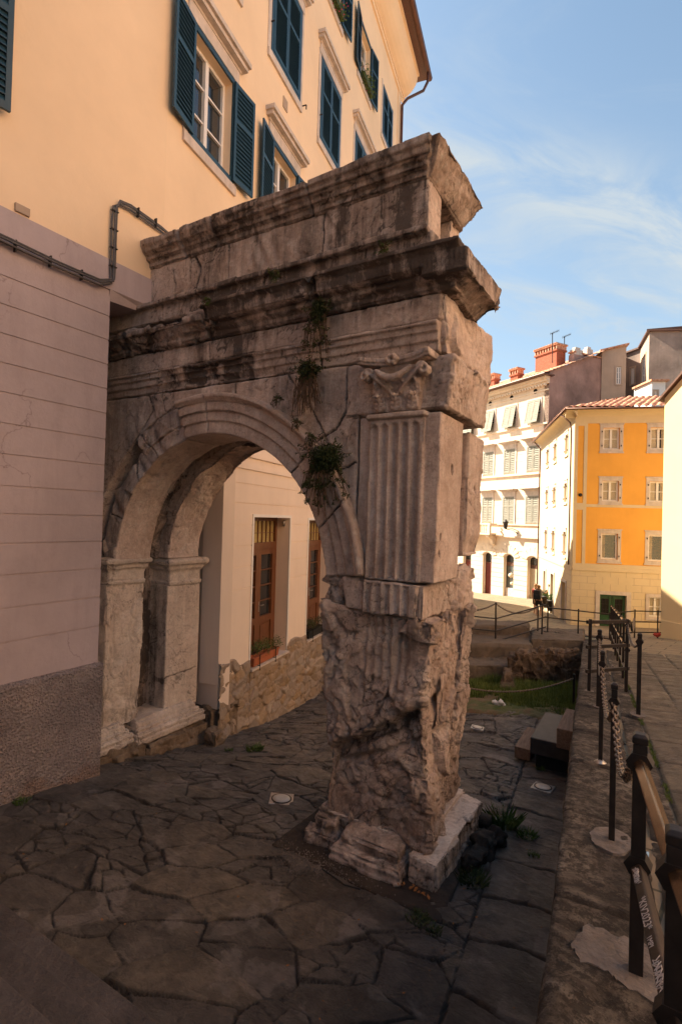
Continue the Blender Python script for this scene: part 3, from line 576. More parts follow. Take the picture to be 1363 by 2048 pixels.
    def radial(angs, r0=1.8, r1=2.42): return [([(cx0+r0*math.cos(R_(a)), cz0+r0*math.sin(R_(a))), (cx0+r1*math.cos(R_(a+da)), cz0+r1*math.sin(R_(a+da)))], .010, .03, 'x') for a, da in angs]
    def rx(co, n, d, g):
        x, y, z = co.T; r = np.hypot(x-cx0, z-cz0); so_ = ((x-cx0)*n[:, 0]+(z-cz0)*n[:, 2])/np.maximum(r, .1) < -.5
        st = np.abs(np.sin((y*1.0+r*.2)*95+vn(co*3, 4)*3))*.004; return d-so_*st-.018*np.clip(vn(co*3.2, 66)-.25, 0, 1)*(~so_), g-so_*.35+.25*(np.exp(-((r-2.16)/.01)**2)+np.exp(-((r-2.03)/.01)**2))  # soffit light painted as paler colour, moulding creases as darker
    mb = MB(); sweep(mb, ring+[(2.40, YB), (1.88, YB)], 5.5, 103, 60)
    o = stone('archivolt', mb, .0135, mk(.006, 0, 3, 0, .26, .45, seed=10, chip=.035, cracks=radial([(90.5, -1), (45, -1.5), (21, 5)]), extra=rx), ma, A); tag(o, 'moulded arch ring with stepped bands')
    mb = MB(); sweep(mb, [(1.89, YF+.05), (2.22, YF+.06), (2.22, YB), (1.89, YB)], 103.5, 178, 40); sweep(mb, [(2.1, YF+.03), (2.36, YF+.0), (2.36, YB), (2.1, YB)], 103, 128, 16)
    def rx2(co, n, d, g):
        d, g = rx(co, n, d, g); fr = np.clip(-n[:, 1], 0, 1); l = (co[:, 0]+co[:, 2]*.75) ; F1_, F2_, id_, tl_ = worley(co*2.1, 91, 3, True); return d-fr*.04*np.clip(np.sin(l*7+vn(co*2, 8)*1.6), 0, 1)**4+fr*tl_*.05+fr*.015*fbm(co*9, 4, 7), g+fr*.1
    o = stone('broken_archivolt', mb, .0145, mk(.012, 0, 2.6, grime_shade=.32, tint=.55, seed=11, chip=.05, cracks=radial([(121, 4), (139, -6), (158, 0)]), extra=rx2), ma, A); tag(o, 'broken left part of the arch ring, moulding lost')
    mb = MB(); sweep(mb, [(1.93, 5.98), (2.4, 5.98), (2.4, 6.68), (1.93, 6.68)], 4, 178, 80)
    def rx3(co, n, d, g):
        x, y, z = co.T; a = np.degrees(np.arctan2(z-cz0, x-cx0)); r = np.hypot(x-cx0, z-cz0); er = np.clip(vn(np.stack([a*.09, y*2.2, 0*a], 1), 5)*.12+.05, 0, .15)*np.exp(-(((a-118)/32)**2)); so_ = (r < 2.0); d, g = rx(co, n, d, g); return d-er*so_*1.2, g
    stone('rear_arch_ring', mb, .017, mk(.010, .014, 3, 0, .15, .55, seed=12, chip=.05, cracks=[], extra=rx3), ma, A)
    mb = MB(); sweep(mb, [(2.16, YB-.05), (2.42, YB-.05), (2.42, 6.05), (2.16, 6.05)], 88, 179, 40); sweep(mb, [(1.90, YB-.03), (2.42, YB-.03), (2.42, 6.0), (1.90, 6.0)], 3, 98, 40)
    stone('arch_core', mb, .022, mk(.015, .04, 4, 0, .75, .4, seed=13, chip=.05), ma, A)  # dark colour makes the recessed core read as a shaded gap
    # --- spandrel wall front and rear
    def spand(x0, x1, zt, y0, y1, r):
        pts = [(x0, 2.3), (x0, zt), (x1, zt), (x1, 2.9)]; arc = [(cx0+r*math.cos(R_(a)), cz0+r*math.sin(R_(a))) for a in np.linspace(5, 175, 50)]; pts += arc; pts += [(-7.39, 2.3)]
        m_ = MB(); m_.prism(pts, xz, y0, y1); return m_
    J = [([(-2.927, 5.17), (-2.917, 4.7), (-3.05, 4.5), (-3.3, 4.38)], .012, .035, 'x'), ([(-2.72, 4.6), (-2.745, 2.9)], .010, .03, 'x'), ([(-2.92, 4.61), (-2.7, 4.6)], .008, .02, 'x'),
         ([(-4.545, 5.2), (-4.55, 4.95)], .01, .03, 'x'), ([(-6.2, 5.2), (-6.1, 4.95), (-6.4, 4.6), (-6.75, 4.2)], .010, .03, 'x'), ([(-3.1, 4.0), (-2.75, 4.13)], .010, .03, 'x'), ([(-3.75, 5.2), (-3.3, 4.6), (-3.05, 4.2)], .010, .02, 'x'), ([(-5.9, 5.2), (-5.8, 4.9), (-5.5, 5.05)], .008, .02, 'x')]
    def spx(co, n, d, g):
        x, y, z = co.T; fr = np.clip(-n[:, 1], 0, 1); m = np.exp(-(((x+3.55)/.38)**2+((z-4.72)/.32)**2)); m2 = np.exp(-(((x+2.98)/.2)**2+((z-4.25)/.25)**2))
        d = d-fr*(m*.05+m2*.03)*(1+1.4*fbm(co*5, 4, 8)); m3 = np.exp(-(((x+6.3)/.5)**2+((z-4.2)/.45)**2)); d = d-fr*m3*.03*(1+2*fbm(co*4, 3, 3)); return d, g+fr*m*.25
    o = stone('spandrel_wall', spand(-7.5, -2.77, 5.185, YF, YB, 2.36), .016, mk(.008, .006, 3, 0, .30, .48, seed=14, chip=.01, cracks=J, extra=spx), ma, A)
    stone('rear_spandrel_wall', spand(-7.5, -2.77, 5.185, 6.0, 6.6, 2.36), .03, mk(.012, .01, 3, 0, .3, .48, seed=15, chip=.02), ma, A)
    # --- architrave, frieze
    prof = [(YF+.7, 5.195), (YF-.005, 5.195), (YF-.005, 5.29), (YF-.03, 5.295), (YF-.03, 5.38), (YF-.055, 5.385), (YF-.055, 5.43), (YF-.085, 5.455), (YF-.085, 5.49), (YF+.02, 5.50), (YF+.7, 5.50)]
    mb = MB(); yz = lambda a, b, o: (o, a, b); mb.prism(prof, yz, -7.35, -1.87)
    def arx(co, n, d, g):
        x, y, z = co.T; m = np.exp(-(((x+5.0)/.9)**2)); e = m*sstep(fbm(co*np.array([2.5, 2.5, 6]), 4, 5), -.25, .15); b = ridge(co*np.array([5, 5, 22]), 4, 9); d = d-np.clip(-n[:, 1], 0, 1)*e*(.06+.09*(b-.7)); return d, g+e*.75+.35*np.exp(-(((x+4.45)/.22)**2))
    stone('architrave', mb, .013, mk(.007, .004, 3, 0, .30, .48, seed=16, chip=.02, cracks=[([(-3.28, 5.5), (-3.27, 5.2)], .01, .03, 'x'), ([(-5.6, 5.5), (-5.62, 5.2)], .008, .02, 'x')], extra=arx), ma, A)
    mb = MB(); mb.box(-7.35, -1.86, YF, YB, 5.505, 5.785)
    def frx(co, n, d, g): x = co[:, 0]; return d, g+.75*np.exp(-(((x+4.45)/.17)**2))+.4*np.exp(-(((x+5.15)/.12)**2))+.3*sstep(co[:, 2], 5.6, 5.8)
    stone('frieze', mb, .016, mk(.008, .006, 3, 0, .28, .52, seed=17, chip=.02, cracks=[([(-3.24, 5.8), (-3.26, 5.5)], .012, .04, 'x'), ([(-5.05, 5.8), (-5.0, 5.5)], .006, .015, 'x')], extra=frx), ma, A)
    mb = MB(); mb.hexa([(-2.3, YF+.02, 5.19), (-1.80, YF+.06, 5.17), (-1.70, 6.25, 5.13), (-2.3, 6.3, 5.13), (-2.3, YF+.02, 5.80), (-1.84, YF+.03, 5.80), (-1.74, 6.3, 5.76), (-2.3, 6.3, 5.76)]); mb.box(-7.3, -2.2, 6.0, 6.6, 5.15, 5.8); mb.box(-7.3, -2.2, 5.5, 6.1, 5.3, 5.8)
    stone('entablature_core', mb, .018, mk(.015, .020, 2.5, 0, .12, .6, seed=18, chip=.06, extra=lambda c, n, d, g: (d-.02*np.clip(n[:, 0], 0, 1)*(ridge(c*np.array([5, 6, 1.3]), 4, 3)-.7)*2, g-.2*np.clip(n[:, 0], 0, 1))), ma, A)  # end faces paler in colour, standing in for side light
    # --- main cornice
    pc = [(0, 5.79), (.03, 5.80), (.035, 5.84), (.07, 5.87), (.09, 5.90), (.10, 5.94), (.19, 5.97), (.20, 6.02), (.205, 6.06), (.235, 6.09), (.27, 6.13), (.27, 6.17), (.1, 6.20)]
    mb = MB(); rectloft(mb, -5.0, -1.70, YF, 5.85, pc, (0, .35, 1, 0)); mb.hexa([(-2.0, 5.0, 5.78), (-1.74, 5.0, 5.78), (-1.74, 5.78, 5.70), (-2.0, 5.78, 5.70), (-2.0, 4.72, 5.94), (-1.53, 4.72, 5.90), (-1.50, 5.88, 5.86), (-2.0, 5.88, 5.86)]); mb.hexa([(-2.0, 4.72, 5.90), (-1.53, 4.72, 5.87), (-1.50, 5.88, 5.83), (-2.0, 5.88, 5.83), (-2.0, 4.70, 6.17), (-1.54, 4.70, 6.09), (-1.52, 5.9, 6.13), (-2.0, 5.9, 6.17)])
    def cx_(co, n, d, g):
        x, y, z = co.T; d = d-.09*np.exp(-(((x+3.3)/.05)**2))*(y < 4.9)-.05*np.clip(1-(x+5.0)/.35, 0, 1)*(1+fbm(co*6, 3, 3))*(y < 4.9)
        d = d-.09*np.clip((y-5.55)/.35, 0, 1)*(1+.6*fbm(co*5, 3, 31))*(x > -1.9)*sstep(6.1-z, -.05, .2)
        d = d+.004*np.sin(x*140)*(np.abs(z-6.0) < .06)*(y < 4.85); return d, g+.25*sstep(z, 5.95, 6.1)-.3*np.clip(n[:, 0], 0, 1)  # stain grows upward; end face paler as painted side light
    o = stone('cornice', mb, .0135, mk(.008, .004, 3, 0, .86, .34, seed=19, chip=.04, cracks=[], extra=cx_), ma, A); tag(o, 'dark stained projecting moulded cornice')
    mb = MB(); rectloft(mb, -7.2, -5.0, YF, 5.85, [(0, 5.79), (.04, 5.80), (.05, 5.85), (.13, 5.92), (.19, 5.98), (.20, 6.05), (.05, 6.10)], (0, 0, 1, 0)); mb.box(-5.4, -4.85, 4.78, 5.6, 5.9, 6.16)
    stone('broken_cornice', mb, .017, mk(.015, .030, 3, 0, .55, .4, seed=20, chip=.05), ma, A)
    # --- ledge course, attic, top cornice
    mb = MB(); mb.hexa([(-7.2, 4.84, 6.17), (-1.95, 4.84, 6.14), (-1.93, 5.6, 6.14), (-7.2, 5.6, 6.17), (-7.2, 4.88, 6.49), (-1.96, 4.88, 6.44), (-1.96, 5.5, 6.44), (-7.2, 5.5, 6.49)]); mb.box(-7.2, -2.0, 4.80, 5.3, 6.40, 6.47)
    stone('ledge_course', mb, .016, mk(.008, .006, 3, 0, .80, .38, seed=21, chip=.035, cracks=[([(-5.95, 6.5), (-5.9, 6.2)], .012, .04, 'x'), ([(-4.1, 6.5), (-4.1, 6.2)], .009, .03, 'x'), ([(-2.7, 6.5), (-2.7, 6.2)], .009, .03, 'x')], extra=lambda c, n, d, g: (d, g-.45*(1-sstep(c[:, 0], -6.2, -5.5)))), ma, A)
    mb = MB(); mb.box(-6.5, -2.07, 5.0, 5.40, 6.46, 7.06)
    mb.box(-3.3, -2.35, 5.35, 5.9, 6.46, 7.06)
    JC = [([(-3.35, 7.1), (-3.36, 6.45)], .010, .035, 'x'), ([(-4.85, 7.1), (-4.83, 6.45)], .009, .03, 'x'), ([(-5.45, 7.1), (-5.35, 6.8), (-5.42, 6.6), (-5.38, 6.45)], .016, .045, 'x'), ([(-5.85, 6.95), (-5.8, 6.7), (-5.85, 6.45)], .008, .02, 'x'), ([(-2.62, 7.1), (-2.64, 6.45)], .004, .01, 'x')]
    def atx(co, n, d, g):
        x, y, z = co.T; m = np.exp(-(((x+4.1)/.45)**2+((z-6.8)/.18)**2)); return d-np.clip(-n[:, 1], 0, 1)*m*.02*np.sin(x*26+z*9+vn(co*4, 2)*3), g-.45*np.clip(n[:, 0], 0, 1)-.4*(1-sstep(x, -5.9, -5.2))+.45*np.exp(-(((x+3.15)/.1)**2))+.5*np.exp(-(((x+2.35)/.2)**2))+.3*np.exp(-(((x+5.0)/.25)**2))  # paler end face is light in the colour; streaks are stain
    stone('attic', mb, .016, mk(.007, .006, 3, 0, .50, .48, seed=22, chip=.03, cracks=JC, extra=atx), ma, A)
    mb = MB(); mb.box(-2.9, -2.10, 5.80, 6.12, 6.15, 7.06); mb.box(-6.5, -2.6, 5.85, 6.12, 6.15, 7.06); mb.box(-2.9, -1.98, 5.3, 6.1, 6.0, 6.30)
    stone('rear_attic_slab', mb, .02, mk(.012, .02, 3, 0, .1, .6, seed=23, chip=.05), ma, A)
    mb = MB(); rectloft(mb, -6.45, -2.08, 5.0, 6.12, [(0, 7.04), (.03, 7.05), (.04, 7.10), (.08, 7.13), (.10, 7.17), (.15, 7.21), (.17, 7.25), (.20, 7.30), (.20, 7.38), (.12, 7.42)], (1, .5, 1, 1)); mb.hexa([(-2.3, 5.0, 7.05), (-2.05, 5.0, 7.05), (-2.05, 6.1, 7.03), (-2.3, 6.1, 7.03), (-2.3, 4.82, 7.38), (-1.87, 4.82, 7.36), (-1.84, 6.28, 7.36), (-2.3, 6.28, 7.38)])
    def tcx(co, n, d, g):
        x, y, z = co.T; en = np.clip(n[:, 0], 0, 1); d = d-en*.035*(ridge(co*5, 4, 3)-.65)*2-.03*np.clip(vn(co*np.array([1.2, 1, 3]), 6), 0, 1)*(z > 7.25); d = d-.05*(np.exp(-((x+5.0)/.02)**2)+np.exp(-((x+3.5)/.015)**2)+np.exp(-((x+5.6)/.03)**2))*(y < 5.2); return d, g-.45*en-.35*(1-sstep(x, -6.1, -5.2))  # end painted paler where side light falls
    o = stone('top_cornice', mb, .0145, mk(.010, .006, 3, 0, .72, .40, seed=24, chip=.045, extra=tcx), ma, A)
    # --- left jamb piers, imposts, bases
    def jx(co, n, d, g):
        x, y, z = co.T; en = np.clip(n[:, 0], 0, 1); v_ = ridge(np.stack([co[:, 0]*4, co[:, 1]*9+vn(co*3, 8)*.6, co[:, 2]*1.1], 1), 3, 17); low = 1-sstep(z, .6, .95); d = d-en*.02*sstep(v_, .80, .95)*1.2-low*.03*(1+fbm(co*6, 3, 6)); return d, g-.3+low*.35*sstep(fbm(co*3, 3, 44), -.2, .3)+en*.25*sstep(v_, .85, .97)
    mb = MB(); mb.box(-7.55, -6.985, 4.9, 5.56, .2, 2.42); stone('jamb_pier', mb, .015, mk(.012, .012, 3.5, 0, .25, .6, seed=25, chip=.06, extra=jx), pa, A)
    mb = MB(); mb.box(-7.55, -6.985, 6.03, 6.78, .15, 2.30)
    stone('jamb_pier', mb, .016, mk(.007, .003, 3, 0, .10, .6, seed=26, chip=.02, cracks=[([(6.0, .74), (6.8, .80)], .010, .025, 'y')], extra=lambda c, n, d, g: (d, g+.6*np.exp(-((c[:, 2]-.70)/.05)**2)*sstep(vn(c*6, 3), -.3, .3)+.5*np.clip(-n[:, 1], 0, 1))), pa, A)  # viewer-facing side darkened in the colour for its shade
    mb = MB(); mb.box(-7.7, -7.4, 5.3, 6.2, 0, 5.2); stone('niche_wall', mb, .03, mk(.02, .03, 3, 0, .9, .3, seed=27), ma, A)  # back of the recess coloured dark to read as deep shade
    imp = [(0, 0), (.02, .03), (.025, .08), (.0, .10), (.0, .22), (.04, .27), (.055, .31), (.10, .35), (.11, .40), (.10, .43), (.02, .45)]
    mb = MB(); rectloft(mb, -7.5, -6.975, 4.92, 5.57, [(p, 2.38+z*.98) for p, z in imp], (0, 1, 1, .6)); stone('impost', mb, .0135, mk(.008, .006, 4, 0, .2, .55, seed=28, chip=.035), pa, A)
    mb = MB(); rectloft(mb, -7.5, -6.975, 6.06, 6.76, [(p, 2.27+z*1.08) for p, z in imp], (0, 1, 1, 1)); stone('impost', mb, .0135, mk(.006, .004, 4, 0, .2, .55, seed=29, chip=.025), pa, A)
    bm_ = [(.02, 0), (.17, .0), (.175, .09), (.15, .10), (.165, .14), (.155, .17), (.10, .19), (.09, .23), (.06, .25), (.03, .31), (.0, .34)]
    mb = MB(); rectloft(mb, -7.5, -6.93, 4.84, 5.22, [(p, -.04+z) for p, z in bm_], (0, 1, 1, .5)); stone('base_moulding', mb, .0145, mk(.010, .010, 4, 0, .2, .55, seed=30, chip=.05), pa, A)
    mb = MB(); rectloft(mb, -7.5, -6.93, 5.45, 6.62, [(p, -.11+z*1.05) for p, z in bm_], (0, 1, .5, 1)); stone('base_moulding', mb, .0145, mk(.008, .008, 4, 0, .2, .55, seed=31, chip=.04), pa, A)
    for k, (y0, y1, x1, z0, z1) in enumerate([(4.45, 5.50, -6.72, -.5, -.06), (5.53, 6.85, -6.70, -.75, -.13), (6.88, 7.6, -6.72, -.9, .02)]):
        mb = MB(); mb.box(-7.5, x1, y0, y1, z0, z1); stone('foundation_stone', mb, .02, mk(.03, .035, 2.2, 0, .25, .5, seed=32+k, chip=.16), M['boulder'], A)
    # --- pier base: moulded base, plinth block, footing slab
    pb = [(.0, 0), (.20, 0), (.20, .07), (.185, .08), (.19, .13), (.17, .16), (.10, .18), (.09, .21), (.11, .24), (.09, .28), (.0, .32)]
    mb = MB(); rectloft(mb, -2.62, -2.14, 4.80, 5.3, [(p, z-.01) for p, z in pb], (1, .6, 1, 0)); stone('base_moulding', mb, .0135, mk(.010, .014, 4, .5, .45, .40, seed=36, chip=.05), ma, A)
    mb = MB(); rectloft(mb, -3.05, -2.86, 4.86, 5.4, [(p*.8, z*1.1-.02) for p, z in pb], (1, .4, 1, 0)); mb.box(-3.1, -2.7, 4.86, 5.3, .1, .34); stone('base_moulding', mb, .0145, mk(.02, .04, 5, 0, .5, .4, seed=37, chip=.08), ma, A)
    mb = MB(); mb.hexa([(-1.99, 4.74, -.04), (-1.70, 4.72, -.04), (-1.63, 6.05, -.1), (-1.99, 6.05, -.1), (-2.03, 4.80, .26), (-1.70, 4.73, .27), (-1.66, 6.12, .29), (-1.95, 6.15, .29)]); mb.box(-3.0, -1.9, 4.9, 6.2, -.05, .31)
    stone('plinth_block', mb, .015, mk(.014, .012, 3, 0, .35, .55, seed=38, chip=.06, extra=lambda c, n, d, g: (d, g-.6*np.clip(n[:, 2], 0, 1)+.35*(1-np.clip(n[:, 2], 0, 1)))), pa, A)  # top paler, sides darker
    mb = MB(); mb.prism([(-3.45, 4.47), (-1.53, 4.42), (-1.60, 5.3), (-1.62, 6.0), (-3.4, 5.6)], lambda a, b, o: (a, b, o), -.12, .025)
    stone('footing_slab', mb, .02, mk(.008, .004, 3, 0, .5, .5, seed=39, chip=.02), M['flag_dark'], A)
    mb = MB(); mb.hexa([(-1.56, 5.15, -.2), (-1.38, 5.3, -.2), (-1.36, 5.95, -.2), (-1.58, 6.0, -.2), (-1.6, 5.2, .14), (-1.42, 5.3, .12), (-1.42, 5.9, .1), (-1.6, 6.0, .12)])
    stone('foundation_stone', mb, .02, mk(.03, .04, 3, 0, .6, .3, seed=40, chip=.1), M['flag_dark'], A)
    return A
M['flag_dark'] = m_stone('dark_sandstone', (.045, .034, .028), (.065, .05, .04), (.09, .07, .052))
arch = build_arch()
#@@OBJ
# ================================================================ FACADES
class Face:
    def __init__(s, O, a, flip=False):
        s.O = np.array([O[0], O[1], 0.]); a = R_(a); s.d = np.array([-math.sin(a), math.cos(a), 0]); s.n = np.array([s.d[1], -s.d[0], 0])*(-1 if flip else 1)
    def p(s, u, o, z): return s.O+s.d*u+s.n*o+np.array([0, 0, z])
    def box(s, mb, u0, u1, o0, o1, z0, z1): mb.obox(s.O, s.d, s.n, (0, 0, 1), (u0, u1, o0, o1, z0, z1))
    def wall(s, name, mat, parent, u0, u1, z0, z1, holes=(), grooves=(), gw=.022, gd=.014, reveal=.25, off=0., vg=None, back=.4):
        us = sorted(set([u0, u1]+[h[i] for h in holes for i in (0, 1)])); zs = {z0, z1}
        for h in holes: zs |= {h[2], h[3]}
        gz = [g for g in grooves if z0 < g < z1]
        for g in gz: zs |= {g-gw/2, g+gw/2}
        zs = sorted(zs); nu, nz = len(us)-1, len(zs)-1
        def dep(i, j):
            if i < 0 or j < 0 or i >= nu or j >= nz: return 'x'
            uc = (us[i]+us[i+1])/2; zc = (zs[j]+zs[j+1])/2
            for h in holes:
                if h[0] < uc < h[1] and h[2] < zc < h[3]: return reveal+1
            for g in gz:
                if abs(zc-g) < gw/2: return gd
            return 0.
        mb = MB(); q = lambda u, d, z: s.p(u, off-d, z)
        for i in range(nu):
            for j in range(nz):
                d = dep(i, j); a, b, c, e = us[i], us[i+1], zs[j], zs[j+1]
                if d < 1: mb.add([q(a, d, c), q(b, d, c), q(b, d, e), q(a, d, e)], [(0, 1, 2, 3)])
                for (ii, jj, P0, P1) in ((i+1, j, (b, c), (b, e)), (i, j+1, (a, e), (b, e)), (i-1, j, (a, c), (a, e)), (i, j-1, (a, c), (b, c))):
                    d2 = dep(ii, jj)
                    if d2 == 'x': d2 = back; 
                    elif ii < i or jj < j: continue
                    if d2 == d: continue
                    da = d if d < 1 else reveal; db = d2 if d2 < 1 else reveal
                    if d >= 1 and d2 >= 1: continue
                    mb.add([q(P0[0], da, P0[1]), q(P1[0], da, P1[1]), q(P1[0], db, P1[1]), q(P0[0], db, P0[1])], [(0, 1, 2, 3)])
        return mb.build(name, mat, parent, fix=False)
def leaf_shutter(mb, o, ud, vd, w_, z0, z1, pitch=.072, fr=.06, th=.035, tilt=None, midrail=True, bk=-1):
    o = np.array(o, float); ud = np.array(ud, float); vd = np.array(vd, float); zd = np.array([0, 0, 1.]) if tilt is None else np.array(tilt)
    h = z1-z0; o = o+np.array([0, 0, z0])
    def b(u0, u1, a, c, v0=-th/2, v1=th/2): mb.obox(o, ud, vd, zd, (u0, u1, v0, v1, a, c))
    b(0, fr, 0, h); b(w_-fr, w_, 0, h); b(fr, w_-fr, 0, fr*1.3); b(fr, w_-fr, h-fr*1.3, h)
    zs = [(fr*1.3, h-fr*1.3)]
    if midrail: m = h*.62; b(fr, w_-fr, m-fr*.6, m+fr*.6); zs = [(fr*1.3, m-fr*.6), (m+fr*.6, h-fr*1.3)]
    if bk: b(fr, w_-fr, fr, h-fr, *sorted((bk*th*.5, bk*th*.38)))
    for a, c in zs:
        n_ = max(2, int((c-a)/pitch))
        for k in range(n_):
            zc = a+(k+.5)*(c-a)/n_; s_ = (c-a)/n_*.55; t = th*.42
            pts = []
            for zz in (0, 1):
                for (u, v) in ((fr, -1), (w_-fr, -1), (w_-fr, 1), (fr, 1)): pts.append(o+ud*u+vd*(v*t)+zd*(zc+v*(bk or -1)*s_*.75+(zz-.5)*.008))
            mb.hexa(pts)
def window(F, par, u0, u1, z0, z1, dep=.2, mats=('whitepaint', 'glass'), bars=2, frame=.06, sash=True, curtain=False, name='window'):
    if bars < 0: sash = False; bars = 0
    mb = MB(); b = lambda a, c, e, f, o0=-dep, o1=-dep+.05: F.box(mb, a, c, o0, o1, e, f)
    b(u0, u0+frame, z0, z1); b(u1-frame, u1, z0, z1); b(u0+frame, u1-frame, z0, z0+frame); b(u0+frame, u1-frame, z1-frame, z1)
    um = (u0+u1)/2
    if sash: b(um-.045, um+.045, z0+frame, z1-frame, -dep, -dep+.065)
    for k in range(1, bars+1):
        zc = z0+(z1-z0)*k/(bars+1); b(u0+frame, um-.045, zc-.015, zc+.015, -dep, -dep+.04); b(um+.045, u1-frame, zc-.015, zc+.015, -dep, -dep+.04)
    o = mb.build(name, M[mats[0]], par)
    g = MB(); F.box(g, u0+frame*.5, u1-frame*.5, -dep-.012, -dep-.002, z0+frame*.5, z1-frame*.5); g.build('pane', M[mats[1]], o)
    if curtain:
        g = MB(); n_ = 14
        for uu0, uu1 in {2: ((u0+frame, u0+(u1-u0)*.42), (u1-(u1-u0)*.3, u1-frame)), 3: ((u0+frame, u0+(u1-u0)*.30),), 1: ((u0+frame, um-.05), (um+.05, u1-frame))}[int(curtain)]:
            for k in range(n_):
                a = uu0+(uu1-uu0)*k/n_; c = uu0+(uu1-uu0)*(k+1)/n_; F.box(g, a, c-.004, -dep+.0-.001+(.006 if k % 2 else 0), -dep+.004+(.006 if k % 2 else 0), z0+frame, z1-frame)
        g.build('curtain', M['curtain'], o)
    return o
# ================================================================ LEFT: PEACH APARTMENT BUILDING
AB = empty('apartment_building', 'tall peach coloured building with blue louvred shutters, pressed against the stone arch', 'building')
FL = Face((-6.35, 5.2), 0); FB = Face((-6.35, 5.2), 11)
band_z0, band_z1 = 6.50, 6.90
gro = [1.98, 2.37, 2.75, 3.11, 3.45, 3.77, 4.13, 4.48, 4.83, 5.16, 5.49, 5.82, 6.14]
FL.wall('lower_wall', M['lav'], AB, -16, -.84, -1.2, 6.50, grooves=gro, gw=.02, gd=.012, back=.9)
FL.wall('upper_wall', M['yellow'], AB, -16, 0, 6.90, 21.2, holes=[(-3.4, -2.75+.0, 7.95, 9.7), (-3.4, -2.75, 11.5, 13.4), (-3.4, -2.75, 15.3, 17)], off=0, back=.4)
mb = MB(); FL.box(mb, -16, .3, -.4, .025, band_z0, band_z1); mb.build('string_band', M['lav'], AB)
# corbel under the overhanging upper floor
mb = MB(); mb.add([FL.p(-.86, -.02, 6.36), FL.p(-.86, -1.0, 6.36), FL.p(-.1, -1.0, 6.42), FL.p(-.1, -.06, 6.42), FL.p(-.86, .035, 6.50), FL.p(-.86, -1., 6.50), FL.p(.1, -1., 6.50), FL.p(.1, .035, 6.50)], [(3, 2, 1, 0), (4, 5, 6, 7), (0, 1, 5, 4), (1, 2, 6, 5), (2, 3, 7, 6), (3, 0, 4, 7)]); mb.build('corbel', M['lav'], AB)
mb = MB()
vs = []
FP = [(-16, 1.50), (-.84, 1.46)]
mb.add([FL.p(-16, 0, -1.5), FL.p(-.81, 0, -1.5), FL.p(-.81, .065, -1.5), FL.p(-16, .065, -1.5), FL.p(-16, 0, 1.54), FL.p(-.81, 0, 1.50), FL.p(-.81, .055, 1.46), FL.p(-16, .055, 1.50)], [(3, 2, 1, 0), (4, 5, 6, 7), (0, 1, 5, 4), (1, 2, 6, 5), (2, 3, 7, 6), (3, 0, 4, 7)])
mb.add([FL.p(-.815, -.95, -1.5), FL.p(-.815, .06, -1.5), FL.p(-.79, .06, -1.5), FL.p(-.79, -.95, -1.5), FL.p(-.815, -.95, 1.5), FL.p(-.815, .05, 1.48), FL.p(-.79, .05, 1.48), FL.p(-.79, -.95, 1.5)], [(3, 2, 1, 0), (4, 5, 6, 7), (0, 1, 5, 4), (1, 2, 6, 5), (2, 3, 7, 6), (3, 0, 4, 7)])
mb.build('plinth', M['roughcast'], AB)
